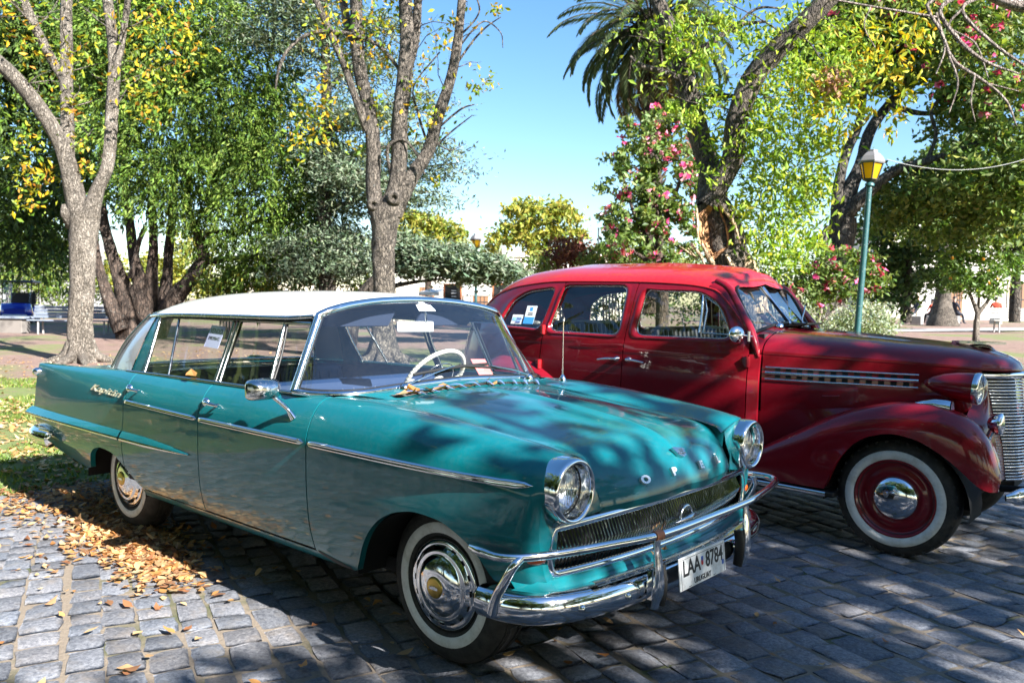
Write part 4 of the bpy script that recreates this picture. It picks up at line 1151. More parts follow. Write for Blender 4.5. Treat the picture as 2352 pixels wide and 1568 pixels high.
        m.grid(np.array(secs), cv=True); m.build("parking_lamp", M["chrome"], fen)
        p = fcp(.262); m = MB(); m.add([p + [.006, .036 * math.cos(b), -.002 + .046 * max(-.1, math.sin(b))] for b in np.linspace(0, 2 * math.pi, 16, endpoint=False)], [tuple(range(16))], smooth=False); m.build("parking_lens", M["reflector"], fen)
        # wheels
        for cx in (0, -2.87):
            w = MB(); o = (cx, sgn * .63, .340); ax = (0, sgn, 0); r = .340
            w.lathe([(-.08, .22), (-.085, .27), (-.07, .315), (-.045, r - .004), (0, r), (.042, r - .003), (.064, r - .014), (.078, r - .035), (.086, .285), (.088, .25), (.082, .225), (.06, .205)], 56, o, ax)
            for k in range(36):
                an = k * math.pi / 18
                w.box(np.array(o) + np.array([(r - .014) * math.cos(an), sgn * .060, (r - .014) * math.sin(an)]), (.012, .022, .016), rot=np.array([[math.cos(an), 0, -math.sin(an)], [0, 1, 0], [math.sin(an), 0, math.cos(an)]]))
            wh = w.build("wheel", M["rubber"], car)
            m = MB(); m.lathe([(.085, .278), (.0905, .274), (.092, .25), (.088, .230), (.084, .226)], 56, o, ax); m.build("whitewall", M["whitewall"], wh)
            m = MB(); m.lathe([(.080, .228), (.088, .224), (.084, .214), (.060, .208), (.052, .195), (.056, .175), (.066, .160), (.068, .140), (.06, .126), (.06, .09)], 48, o, ax); m.build("rim", red, wh)
            m = MB(); m.lathe([(.060, .126), (.070, .126), (.078, .118), (.090, .098), (.100, .066), (.105, .03), (.106, 0)], 40, o, ax); hc = m.build("hubcap", M["chrome"], wh)
    # --- roof and back: one turret
    x = np.concatenate([np.linspace(-3.78, -3.2, 26), np.linspace(-3.18, -1.30, 40)])
    def gu(a):
        z = gut(np.clip(a, -3.40, -.9)) if a > -3.40 else None
        return L.u_at_z(np.array([a]), np.array([float(z)]), 6)[0] if z is not None else np.interp(a, [-3.78, -3.40], [3.0, L.u_at_z(np.array([-3.40]), np.array([float(gut(-3.40))]), 6)[0]])
    T = np.linspace(0, 1, 22)
    G = []
    for a in x:
        u = gu(a) + (7 - gu(a)) * T; half = L.at(np.full(22, a), u)
        G.append(np.concatenate([half * [1, -1, 1], half[-2::-1]]))
    # brow: roll down to the windscreen header
    last = G[-1]; hy = last[:, 1]
    for k, (dx, dz) in enumerate(((.05, -.012), (.095, -.032), (.13, -.062), (.152, -.095), (.160, -.118))):
        w = np.clip(1 - (np.abs(hy) / .52) ** 3, 0, 1)
        r = last.copy(); r[:, 0] += dx * (.62 + .38 * w); r[:, 2] += dz * w * 1.02; r[:, 1] *= 1 - .006 * k
        zcap = 1.70 - .0; G.append(r)
    m = MB(); m.grid(np.array(G)); m.build("roof", red_sunlit, car)
    G2 = np.array(G)[12:-3] - [0, 0, .04]; G2[..., 1] *= .95
    MB().grid(G2).build("headliner", M["dark_cloth"], car)
    # lower back
    xb = -3.775; zz = np.linspace(.40, 1.15, 12); yb_ = np.interp(zz, [.40, .65, .92, 1.10, 1.15], [.36, .42, .42, .38, .30])
    MB().grid(np.array([[(xb - .10 * (1 - t * t) * math.sin((z - .4) / .75 * math.pi * .8 + .3), y * t, z) for t in np.linspace(-1, 1, 15)] for z, y in zip(zz, yb_)])).build("trunk_lid", red, car)
    # --- hood top
    th = np.linspace(0, math.pi, 49); n_ = 2.35
    def hrow(x_):
        yb_, zb_, zc_ = np.interp(x_, HX, HYB), np.interp(x_, HX, HZB), np.interp(x_, HX, HZC)
        c, s_ = np.cos(th), np.sin(th)
        return np.stack([np.full(49, x_), -np.sign(c) * yb_ * np.abs(c) ** (2 / n_), zb_ + (zc_ - zb_) * np.abs(s_) ** (2 / n_)], 1)
    hx = np.concatenate([np.linspace(-.885, .2, 40), np.linspace(.23, .493, 24)])
    H = np.array([hrow(a) for a in hx])
    for i in range(len(H)):        # moulding along the waist and a centre crease
        H[i][:, 1] += np.sign(H[i][:, 1]) * .006 * np.exp(-((H[i][:, 2] - np.interp(hx[i], HX, HZB) - .012) / .008) ** 2)
        H[i][:, 2] += .006 * np.exp(-(H[i][:, 1] / .012) ** 2)
    m = MB(); m.grid(H); m.grid(np.stack([H[0], H[0] + [0, 0, -.02]])); m.add(H[-1], [tuple(range(49))])
    lowf = [H[i][0] for i in range(len(H))]
    hood = m.build("hood", red, car)
    # scuttle top up to the windscreen
    C0 = hrow(-.893); C1 = hrow(-.893).copy(); C1[:, 0] = -1.0 + .045 * (1 - (np.abs(C1[:, 1]) / .58) ** 2); C1[:, 1] *= 1.03; C1[:, 2] += .018
    v = np.linspace(0, 1, 6)[:, None, None]
    MB().grid(C0[None] * (1 - v) + C1[None] * v).build("scuttle", red, car)
    m = MB(); a, b = np.array([-.93, 0, 1.30]), np.array([-.77, 0, 1.318])
    m.prism([a + [0, -.15, -.004], b + [0, -.13, -.004], b + [0, .13, -.004], a + [0, .15, -.004]], (0, 0, .014)); m.build("cowl_flap", M["black_trim"], car)
    # --- two-pane windscreen
    for sgn in (-1, 1):
        S = np.array([1, sgn, 1.0])
        q = np.array([(-.985, .475, 1.262), (-1.145, .445, 1.535), (-1.19, .25, 1.580), (-1.185, .012, 1.592), (-.955, .012, 1.325), (-.962, .25, 1.305)]) * S
        q = np.concatenate([cr_path(q[:4], 16), cr_path(q[4:], 8)])
        m = MB(); n = len(q); m.add(np.concatenate([q, [q.mean(0)]]), [(i, (i + 1) % n, n) for i in range(n)], smooth=False)
        ws = m.build("windscreen", M["windscreen_glass"], car)
        MB().tube(np.concatenate([q, q[:1]]), .012, 8, caps=False).build("windscreen_seal", M["black_trim"], ws)
        # brow and header fill
        m = MB(); m.grid(np.stack([cr_path(np.array([(-1.145, .445, 1.535), (-1.19, .25, 1.580), (-1.185, 0, 1.592)]), 14) * S, cr_path(np.array([(-1.20, .47, 1.585), (-1.165, .25, 1.613), (-1.14, 0, 1.622)]), 14) * S, cr_path(np.array([(-1.26, .49, 1.60), (-1.21, .25, 1.66), (-1.19, 0, 1.68)]), 14) * S])); m.build("windscreen_header", red_sunlit, car)
        m = MB(); b = np.array([-.93, sgn * .22, 1.305]); m.lathe([(0, .03), (.02, .026), (.03, 0)], 12, b - [0, 0, .01], (0, 0, 1)); m.tube([b, b + [-.02, 0, .03], b + [-.045, sgn * .10, .10], b + [-.06, sgn * .15, .14]], .005, 6, n=10); m.build("wiper", M["chrome"], car)
    MB().tube([(-.945, 0, 1.315), (-1.18, 0, 1.598)], .017, 8, flat=(1.2, .7)).build("windscreen_bar", M["chrome"], car)
    # paper behind the glass
    MB().prism([np.array([-1.0, -.26, 1.33]) + [b * -.04, a * .045, b * .045] for a, b in ((-1, -1), (1, -1), (1, 1), (-1, 1))], (-.002, 0, -.002)).build("windscreen_card", M["card_dark"], car)
    # --- grille
    m = MB()
    for z in np.linspace(.43, 1.05, 30): pass
    back = np.array([[(GXE(z) - .03, -GYE(z), z), (GXC(z) - .05, 0, z), (GXE(z) - .03, GYE(z), z)] for z in np.linspace(.42, 1.06, 12)])
    m.grid(back); gr = m.build("grille", M["grille_dark"], car)
    m = MB()
    for k, z in enumerate(np.linspace(.438, 1.018, 32)):
        r_ = .0055 if k % 4 else .0075
        P = np.array([(GXE(z), -GYE(z), z), (GXE(z) * .45 + GXC(z) * .55, -GYE(z) * .62, z), (GXC(z) - .012, -GYE(z) * .16, z), (GXC(z), 0, z), (GXC(z) - .012, GYE(z) * .16, z), (GXE(z) * .45 + GXC(z) * .55, GYE(z) * .62, z), (GXE(z), GYE(z), z)])
        m.tube(cr_path(P, 21), r_, 6, flat=(1.2, .85))
    m.build("grille_bars", M["chrome"], gr)
    m = MB(); zt = 1.052; P = np.array([(GXE(zt) - .02, -GYE(zt) - .01, zt), (GXE(zt) * .45 + GXC(zt) * .55, -GYE(zt) * .62, zt), (GXC(zt) - .012, -.03, zt), (GXC(zt), 0, zt), (GXC(zt) - .012, .03, zt), (GXE(zt) * .45 + GXC(zt) * .55, GYE(zt) * .62, zt), (GXE(zt) - .02, GYE(zt) + .01, zt)])
    m.tube(cr_path(P, 25), .022, 8, flat=(.5, 1)); m.build("grille_cap", M["chrome"], gr)
    MB().tube([(GXC(z) + .008, 0, z) for z in np.linspace(1.07, .42, 12)], .009, 8).build("centre_rib", red, gr)
    # ornament, flat wing on the hood
    m = MB(); m.prism([(.15, -.035, 1.228), (.30, -.045, 1.225), (.40, 0, 1.228), (.30, .045, 1.225), (.15, .035, 1.228), (.10, 0, 1.226)], (0, 0, .014)); m.tube([(.18, 0, 1.205), (.30, 0, 1.212), (.34, 0, 1.185)], [.012, .016, .008], 8, n=10)
    m.build("hood_ornament", M["old_chrome"], hood)
    # bumper
    pth = [(.555, -.70, .435), (.60, -.66, .44), (.665, -.50, .445), (.71, -.25, .445), (.72, 0, .445), (.71, .25, .445), (.665, .50, .445), (.60, .66, .44), (.555, .70, .435)]
    MB().tube(cr_path(np.array(pth), 60), np.concatenate([[.018, .045], np.full(20, .048), [.045, .018]]), 12, flat=(.55, 1)).build("front_bumper", M["chrome"], car)
    m = MB()
    for s_ in (-1, 1): m.tube([(.36, s_ * .30, .40), (.69, s_ * .30, .43)], .02, 8)
    m.box((-1.6, 0, .33), (3.6, 1.0, .08)); m.box((.0, 0, .55), (.7, .7, .4)); m.build("chassis", M["gap_dark"], car)
    # near-side door mirror, round
    p = np.array([-.965, -.665, 1.235])
    m = MB(); m.tube([p + [.02, .05, -.0], p + [.01, -.02, .006], p + [-.02, -.055, .012]], .008, 6, n=10); m.tube([p + [.024, -.0, -.03], p + [.024, -.0, .035]], .010, 8)
    mr = m.build("door_mirror", M["chrome"], car)
    m = MB(); m.lathe([(-.012, 0), (-.012, .05), (-.004, .058), (.006, .052), (.016, .03), (.02, 0)], 28, p + [-.03, -.06, .012], (.85, -.5, .1)); m.build("mirror_shell", M["chrome"], mr)
    # seats
    def seat(x_, zt, name):
        s_ = MB(); c_, n2 = math.cos(.2), math.sin(.2)
        s_.box((x_ + .30, 0, .62), (.56, 1.16, .2), .06, seg=3)
        s_.box((x_, 0, .92), (.16, 1.18, 2 * (zt - .92)), .07, rot=np.array([[c_, 0, -n2], [0, 1, 0], [n2, 0, c_]]), seg=3)
        for k in range(-9, 10): s_.tube([(x_ - .04 + .06, k * .062, zt - .02), (x_ + .10, k * .062, .75)], .02, 6)
        return s_.build(name, M["black_leather"], car)
    seat(-1.72, 1.27, "front_seat"); seat(-2.75, 1.28, "rear_seat")
    MB().box((-2.93, 0, 1.26), (.26, 1.12, .05), .02).box((-1.80, 0, 1.24), (.05, 1.10, .06), .02).build("seat_back_cloth", M["grey_cloth"], car)
    MB().box((-1.6, 0, .42), (3.2, 1.16, .03)).box((-.93, 0, 1.0), (.04, 1.0, .5)).build("cabin_floor", M["dark_cloth"], car)
    sc = np.array([-1.22, .30, 1.17]); nx_ = np.array([-.86, 0, .5]); ux = np.array([0, 1.0, 0]); uy = np.cross(nx_, ux); q = np.linspace(0, 2 * math.pi, 41)
    m = MB(); m.tube(np.array([sc + .2 * (math.cos(b) * ux + math.sin(b) * uy) for b in q]), .012, 8, caps=False)
    for b in (0.3, 2.8, 4.7): m.tube([sc, sc + .2 * (math.cos(b) * ux + math.sin(b) * uy)], .007, 6)
    m.tube([sc, sc - nx_ * .4], .02, 8); m.build("steering_wheel", M["black_trim"], car)
    return car

HX = np.array([-1.0, -.9, -.6, -.3, 0, .2, .33, .42, .47, .495])
HYB = np.array([.585, .57, .53, .48, .42, .365, .31, .235, .15, .04])
HZB = np.array([1.12, 1.118, 1.112, 1.105, 1.098, 1.09, 1.082, 1.078, 1.076, 1.075])
HZC = np.array([1.295, 1.288, 1.274, 1.256, 1.234, 1.214, 1.190, 1.158, 1.125, 1.082])
GXE = lambda z: float(np.interp(z, [.42, .67, .83, 1.06], [.455, .43, .385, .345]))
GYE = lambda z: float(np.interp(z, [.42, .67, .83, 1.06], [.155, .185, .215, .265]))
GXC = lambda z: float(np.interp(z, [.42, .69, 1.06], [.545, .535, .50]))
mat("card_dark", (.10, .06, .07), .6)
red_car = build_red_car()
# ------------------------------------------------------------ ground
EDGE_X, EDGE_Y = -4.25, 7.0
def smooth(t): t = np.clip(t, 0, 1); return t * t * (3 - 2 * t)
def ground_z(x, y):
    x = np.asarray(x, float); y = np.asarray(y, float)
    d = np.maximum(EDGE_X - x, y - EDGE_Y); dy = y - EDGE_Y
    return .05 * smooth(d / .35) + .004 * np.clip(EDGE_X - x, 0, 40) + .030 * np.clip(dy, 0, 16) * smooth((x + 34) / 16) + .012 * np.clip(dy - 16, 0, 30) * smooth((x + 34) / 16)
def gpt(px, py, far=80):
    """where the photo point's line of sight meets the sloping ground"""
    d = CF + (px - 1176) / CAM_F * CR - (py - 784) / CAM_F * CU
    t = np.linspace(1, far, 4000); P = CAM_P + t[:, None] * d
    k = np.argmax(P[:, 2] < ground_z(P[:, 0], P[:, 1]))
    if k == 0: k = len(t) - 1
    p = P[k]; return np.array([p[0], p[1], float(ground_z(p[0], p[1]))])
def foot(px, d):
    """ground point in direction px at depth d"""
    p = CAM_P + d * (CF + (px - 1176) / CAM_F * CR); return np.array([p[0], p[1], float(ground_z(p[0], p[1]))])

def ground_mats():
    m = mat("park_soil", (.15, .095, .07), .95); t = NT(m); co = t.coord()
    n1 = t.noise(co, .35, 5, .6); n2 = t.noise(co, 3.5, 5, .65); n3 = t.noise(co, 40, 4, .7)
    soil = t.mix(t.ramp(n2, [(.3, (0, 0, 0)), (.7, (1, 1, 1))]), (.22, .135, .105), (.34, .225, .18))
    soil = t.mix(t.ramp(n3, [(.4, (0, 0, 0)), (.75, (1, 1, 1))]), soil, (.09, .06, .045))
    # turf: near the road edge and in patches
    grs = t.mix(n3, (.085, .13, .028), (.19, .22, .065))
    sep = t.new("SeparateXYZ"); tc = t.new("TexCoord"); t.link(tc.outputs["Object"], sep.inputs[0])
    dx = t.math('SUBTRACT', EDGE_X, sep.outputs[0]); dy = t.math('SUBTRACT', sep.outputs[1], EDGE_Y)
    d = t.math('MAXIMUM', dx, dy)
    near = t.math('SUBTRACT', 1.0, t.math('MULTIPLY', t.math('SUBTRACT', d, 6.5), .5), True)
    patch = t.ramp(n1, [(.50, (0, 0, 0)), (.60, (1, 1, 1))])
    g = t.math('MAXIMUM', t.math('MULTIPLY', near, t.ramp(n2, [(.30, (0, 0, 0)), (.46, (1, 1, 1))])), t.math('MULTIPLY', patch, .8))
    t.link(t.mix(g, soil, grs), t.p.inputs["Base Color"])
    t.link(t.bump(n3, .6, .03, t.bump(n2, .5, .08)), t.p.inputs["Normal"])
    m = mat("sand_joint", (.20, .165, .125), .95); t = NT(m); co = t.coord()
    n2 = t.noise(co, 2.2, 4, .6); n3 = t.noise(co, 60, 4, .7)
    c = t.mix(n3, (.14, .11, .08), (.30, .245, .185))
    c = t.mix(t.ramp(n2, [(.52, (0, 0, 0)), (.66, (1, 1, 1))]), c, (.075, .085, .035))
    t.link(c, t.p.inputs["Base Color"]); t.link(t.bump(n3, .8, .01), t.p.inputs["Normal"])
    m = mat("cobble", (.16, .165, .18), .72); t = NT(m); co = t.coord()
    at_ = t.new("Attribute"); at_.attribute_name = "tint"
    n3 = t.noise(co, 55, 6, .75); n4 = t.noise(co, 9, 4, .6); n5 = t.noise(co, 160, 3, .8)
    c = t.mix(t.ramp(n3, [(.36, (0, 0, 0)), (.66, (1, 1, 1))]), (.08, .086, .105), (.26, .265, .285))
    c = t.mix(t.math('MULTIPLY', t.ramp(n5, [(.55, (0, 0, 0)), (.75, (1, 1, 1))]), .5), c, (.36, .36, .36))
    c = t.mix(t.math('MULTIPLY', t.ramp(n4, [(.50, (0, 0, 0)), (.72, (1, 1, 1))]), .45), c, (.22, .18, .135))
    c = t.mix(1.0, c, at_.outputs["Color"], 'MULTIPLY')
    t.link(c, t.p.inputs["Base Color"])
    t.link(t.bump(n3, .75, .012, t.bump(n4, .5, .02)), t.p.inputs["Normal"])
    t.link(t.math('ADD', t.math('MULTIPLY', n3, .35), .5), t.p.inputs["Roughness"])
ground_mats()

def build_ground():
    # one sheet out to the horizon: fine near the scene
    gx = np.unique(np.concatenate([np.linspace(-900, -60, 8), np.linspace(-60, -12, 40), np.linspace(-12, 8, 81), np.linspace(8, 40, 12), np.linspace(40, 900, 6)]))
    gy = np.unique(np.concatenate([np.linspace(-900, -20, 8), np.linspace(-20, -4, 17), np.linspace(-4, 12, 65), np.linspace(12, 60, 40), np.linspace(60, 900, 8)]))
    X, Y = np.meshgrid(gx, gy, indexing='ij')
    Z = ground_z(X, Y)
    road = (X > EDGE_X) & (Y < EDGE_Y)
    Zs = np.where(road, -.0065, Z)
    nz = np.sin(X * 1.7 + np.sin(Y * .9)) * np.cos(Y * 1.3) * .02
    Zs = Zs + np.where(road, 0, nz * np.clip(np.maximum(EDGE_X - X, Y - EDGE_Y) - .4, 0, 1))
    P = np.stack([X, Y, Zs], 2)
    mb = MB(); nu, nv = X.shape; F = []; MI = []
    idx = lambda i, j: i * nv + j
    mb.v.append(P.reshape(-1, 3)); mb.n = nu * nv
    for i in range(nu - 1):
        for j in range(nv - 1):
            mb.f.append((idx(i, j), idx(i + 1, j), idx(i + 1, j + 1), idx(i, j + 1)))
            cx, cy = (gx[i] + gx[i + 1]) / 2, (gy[j] + gy[j + 1]) / 2
            mb.m.append(1 if (cx > EDGE_X and cy < EDGE_Y) else 0); mb.sm.append(True)
    o = mb.build("ground", [M["park_soil"], M["sand_joint"]]); tag(o, kind="structure")

def build_cobbles():
    rng = np.random.default_rng(3)
    ang = rad(158); ex = np.array([math.cos(ang), math.sin(ang)]); ey = np.array([-ex[1], ex[0]])
    n = 5
    gu = np.array([-1, -.84, 0, .84, 1.0]); U, W_ = np.meshgrid(gu, gu, indexing='ij')
    V = []; LP = []; ST = []; TI = []; nv = 0; off = 0
    F = [(i * n + j, (i + 1) * n + j, (i + 1) * n + j + 1, i * n + j + 1) for i in range(n - 1) for j in range(n - 1)]
    # skirt
    edge = [i * n for i in range(n)] + [(n - 1) * n + j for j in range(1, n)] + [i * n + n - 1 for i in range(n - 2, -1, -1)] + [j for j in range(n - 2, 0, -1)]
    ne = len(edge)
    FS = [(edge[k], edge[(k + 1) % ne], n * n + (k + 1) % ne, n * n + k) for k in range(ne)]
    FA = np.array(F + FS)
    row = -11.0
    while row < 13:
        wd = rng.uniform(.132, .168)
        s = -13 + rng.uniform(0, .2)
        bend = rng.uniform(-.02, .02)
        while s < 13:
            ln = rng.uniform(.12, .21) if rng.random() < .8 else rng.uniform(.18, .27)
            c = ex * (s + ln / 2) + ey * (row + wd / 2 + .06 * math.sin((s + row) * .45) + bend * math.sin(s))
            if -5.2 < c[0] < 6.2 and -4.6 < c[1] < 7.2 and c[0] > EDGE_X + .02 and c[1] < EDGE_Y:
                near = np.hypot(c[0] - CAM_P[0], c[1] - CAM_P[1]) < 9.5
                if near:
                    hl, hw = ln / 2 - rng.uniform(.000, .005), wd / 2 - rng.uniform(.001, .006)
                    p = 1 + rng.uniform(1.2, 2.6)
                    # rounded-square footprint with a ragged outline
                    a = U * np.sqrt(1 - W_ ** 2 * .10); b = W_ * np.sqrt(1 - U ** 2 * .12)
                    j1 = rng.normal(0, .045, U.shape); j2 = rng.normal(0, .05, U.shape)
                    sk = rng.normal(0, .12)
                    x_ = (a + j1 + sk * b * .3) * hl; y_ = (b + j2) * hw
                    r2 = np.maximum(np.abs(U), np.abs(W_))
                    h = rng.uniform(-.003, .004)
                    z_ = h + .004 * (1 - r2 ** 3) - .0045 * (r2 > .99) + rng.normal(0, .0016, U.shape) + x_ * rng.normal(0, .022) + y_ * rng.normal(0, .026) - .003
                    ro = rng.normal(0, .035); cr_, sr_ = math.cos(ro), math.sin(ro)
                    xr, yr = x_ * cr_ - y_ * sr_, x_ * sr_ + y_ * cr_
                    P = np.stack([c[0] + xr * ex[0] + yr * ey[0], c[1] + xr * ex[1] + yr * ey[1], z_], 2).reshape(-1, 3)
                    sk_ = P[edge].copy(); sk_[:, :2] = c + (sk_[:, :2] - c) * 1.03; sk_[:, 2] = -.035
                    V.append(np.concatenate([P, sk_])); LP.append(FA + nv); nv += n * n + ne
                    g_ = rng.uniform(.72, 1.25); wv = rng.uniform(-.05, .05)
                    TI.append(np.tile([g_ * (1 + wv), g_, g_ * (1 - wv)], (n * n + ne, 1)))
            s += ln
        row += wd
    V = np.concatenate(V); LP = np.concatenate(LP)
    o = raw_mesh("cobbled_road", V, LP.ravel(), np.arange(len(LP)) * 4, M["cobble"], col=np.concatenate(TI), smooth=True)
    tag(o, kind="structure")
build_ground(); build_cobbles()

# ------------------------------------------------------------ leaves
def leaf_mat(name, trans=.35, rough=.5):
    m = bpy.data.materials.new(name); m.use_nodes = True; M[name] = m; t = NT(m)
    a = t.new("Attribute"); a.attribute_name = "tint"
    p = t.p; p.inputs["Roughness"].default_value = rough; p.inputs["Specular IOR Level"].default_value = .35
    t.link(a.outputs["Color"], p.inputs["Base Color"])
    tr = t.new("BsdfTranslucent"); t.link(t.mix(1.0, a.outputs["Color"], (1.25, 1.2, .55), 'MULTIPLY'), tr.inputs[0])
    mx = t.new("MixShader"); mx.inputs[0].default_value = trans
    t.link(p.outputs[0], mx.inputs[1]); t.link(tr.outputs[0], mx.inputs[2]); t.link(mx.outputs[0], t.n["Material Output"].inputs[0])
leaf_mat("leaf", .38); leaf_mat("needle", .22, .6); leaf_mat("petal", .4, .6); leaf_mat("dry_leaf", .25, .65); leaf_mat("grass_blade", .35)

def leaves(name, C, size, cols, parent=None, mt="leaf", droop=.0, aspect=.5, seed=1, flat=0.0, axis=None, jit=.12):
    """one crown: C (N,3) leaf centres; each leaf a folded diamond of its own size, tilt and colour"""
    rng = np.random.default_rng(seed); C = np.asarray(C, float); N = len(C)
    size = np.asarray(size, float) * np.ones(N) * rng.uniform(.65, 1.3, N)
    d = rng.normal(0, 1, (N, 3)) if axis is None else np.asarray(axis) + rng.normal(0, .35, (N, 3))
    d[:, 2] = d[:, 2] * (1 - flat) - droop
    d /= np.linalg.norm(d, axis=1)[:, None] + 1e-9
    w = np.cross(d, rng.normal(0, 1, (N, 3)) + np.array([0, 0, 1.5 * flat]) * 0); 
    if flat > 0: w = np.cross(d, np.tile([0, 0, 1.0], (N, 1)) + rng.normal(0, .35, (N, 3)))
    w /= np.linalg.norm(w, axis=1)[:, None] + 1e-9
    nrm = np.cross(d, w)
    L = size[:, None]; A = aspect * L
    base = C - d * L * .5; tip = C + d * L * .5 - nrm * L * .10
    q1 = C - d * L * .05 + w * A * .5 + nrm * L * .08; q2 = C - d * L * .05 - w * A * .5 + nrm * L * .08
    V = np.stack([base, q1, tip, q2], 1).reshape(-1, 3)
    # two triangles sharing the midrib
    i = np.arange(N)[:, None] * 4
    T = np.concatenate([i + [[0, 1, 2]], i + [[0, 2, 3]]], 1).reshape(-1)
    cols = np.asarray(cols, float)
    k = rng.integers(0, len(cols), N); c = cols[k] * rng.uniform(1 - jit * 2, 1 + jit * 2, (N, 1)) * (1 + rng.normal(0, jit * .5, (N, 3)))
    return raw_mesh(name, V, T, np.arange(2 * N) * 3, M[mt], parent, col=np.repeat(np.clip(c, 0, 1), 4, 0))

def blobs(specs, n, rng, clump=.28, per=14, shell=.62):
    """leaf centres in clumps through ellipsoids; specs: (centre, radii) in metres"""
    vol = np.array([np.prod(r) ** (2 / 3) for _, r in specs]); vol = vol / vol.sum()
    out = []
    for (c, r), f in zip(specs, vol):
        m = max(1, int(n * f / per))
        u = rng.normal(0, 1, (m, 3)); u /= np.linalg.norm(u, axis=1)[:, None]
        rr = rng.uniform(0, 1, m) ** (1 / 3); rr = shell * (.75 + .25 * rr) + (1 - shell) * rr
        rr *= 1 + rng.normal(0, .10, m)
        cc = np.array(c) + u * rr[:, None] * np.array(r)
        k = rng.poisson(per, m)
        cl = clump * rng.uniform(.6, 1.4, m)
        out.append(np.repeat(cc, k, 0) + rng.normal(0, 1, (k.sum(), 3)) * np.repeat(cl, k)[:, None] * np.array([.5, .5, .38]))
    return np.concatenate(out)

def sprays(specs, n, rng, length=.9, per=26, width=.16, droop=.5, shell=.55):
    """feathery sprays: leaf centres and leaf directions along short drooping branchlets"""
    vol = np.array([np.prod(r) ** (2 / 3) for _, r in specs]); vol = vol / vol.sum(); CC, AA = [], []
    for (c, r), f in zip(specs, vol):
        m = max(1, int(n * f)); u = rng.normal(0, 1, (m, 3)); u /= np.linalg.norm(u, axis=1)[:, None]
        rr = shell + (1 - shell) * rng.uniform(0, 1, m) ** .5
        b = np.array(c) + u * rr[:, None] * np.array(r)
        d = u * .55 + rng.normal(0, .35, (m, 3)) - np.array([0, 0, droop]); d /= np.linalg.norm(d, axis=1)[:, None]
        s = np.cross(d, rng.normal(0, 1, (m, 3))); s /= np.linalg.norm(s, axis=1)[:, None]
        L = length * rng.uniform(.5, 1.3, m)
        t = rng.uniform(0, 1, (m, per)); w = rng.uniform(-1, 1, (m, per)) * (1 - t * .8)
        P = b[:, None] + d[:, None] * (t * L[:, None])[..., None] + s[:, None] * (w * width * L[:, None] * 1.2)[..., None] - np.array([0, 0, .25]) * (t ** 2 * L[:, None])[..., None] + rng.normal(0, .02, (m, per, 3))
        A = d[:, None] + s[:, None] * (w * .9)[..., None]
        CC.append(P.reshape(-1, 3)); AA.append(A.reshape(-1, 3))
    return np.concatenate(CC), np.concatenate(AA)

def pb(px, py, d, rx, ry, rd=None):
    """blob given by its photo position, depth and radii in photo pixels"""
    s = d / CAM_F; return (at(px, py, d), (rx * s, (rd if rd else rx) * s, ry * s))

def bark(name, c1, c2, scale=14):
    m = mat(name, c1, .9); t = NT(m); co = t.coord((1, 1, .30))
    n = t.noise(co, scale, 6, .7, .9); n2 = t.noise(t.coord(), 2.2, 5, .65); n3 = t.noise(t.coord(), 60, 4, .7); n4 = t.noise(t.coord(), 9, 5, .7)
    vo = t.new("TexVoronoi", feature='DISTANCE_TO_EDGE'); vo.inputs["Scale"].default_value = scale * 1.1
    wv = t.new("Mix", data_type='VECTOR'); wv.inputs[0].default_value = .12; t.link(co, wv.inputs[4]); nn = t.new("TexNoise"); nn.inputs["Scale"].default_value = scale * .8; t.link(co, nn.inputs["Vector"]); t.link(nn.outputs["Color"], wv.inputs[5]); t.link(wv.outputs[1], vo.inputs["Vector"])
    crack = t.ramp(vo.outputs["Distance"], [(.0, (0, 0, 0)), (.16, (1, 1, 1))])
    c = t.mix(t.ramp(n, [(.34, (0, 0, 0)), (.64, (1, 1, 1))]), c1, c2)
    c = t.mix(t.math('SUBTRACT', 1.0, crack), c, tuple(v * .55 for v in c1))
    c = t.mix(t.math('MULTIPLY', t.ramp(n2, [(.52, (0, 0, 0)), (.70, (1, 1, 1))]), .5), c, tuple(min(1, v * 1.5 + .03) for v in c2))
    c = t.mix(t.math('MULTIPLY', t.ramp(n4, [(.62, (0, 0, 0)), (.70, (1, 1, 1))]), .6), c, (.36, .37, .33))
    c = t.mix(t.math('MULTIPLY', t.ramp(n4, [(.26, (1, 1, 1)), (.36, (0, 0, 0))]), .5), c, tuple(v * .6 for v in c1))
    t.link(c, t.p.inputs["Base Color"])
    h = t.math('ADD', t.math('MULTIPLY', crack, .6), n)
    t.link(t.bump(h, 1.0, .05, t.bump(n3, .5, .01)), t.p.inputs["Normal"])
bark("grey_bark", (.055, .045, .036), (.24, .20, .16), 20); bark("pale_bark", (.13, .105, .08), (.33, .285, .235), 26)
bark("brown_bark", (.035, .024, .018), (.11, .075, .055), 12); bark("dark_bark", (.035, .028, .022), (.10, .08, .062), 10)
bark("red_wood", (.30, .13, .05), (.55, .30, .14), 10); bark("blonde_wood", (.45, .30, .17), (.66, .50, .33), 12); bark("twig_bark", (.22, .17, .14), (.42, .35, .30), 20)

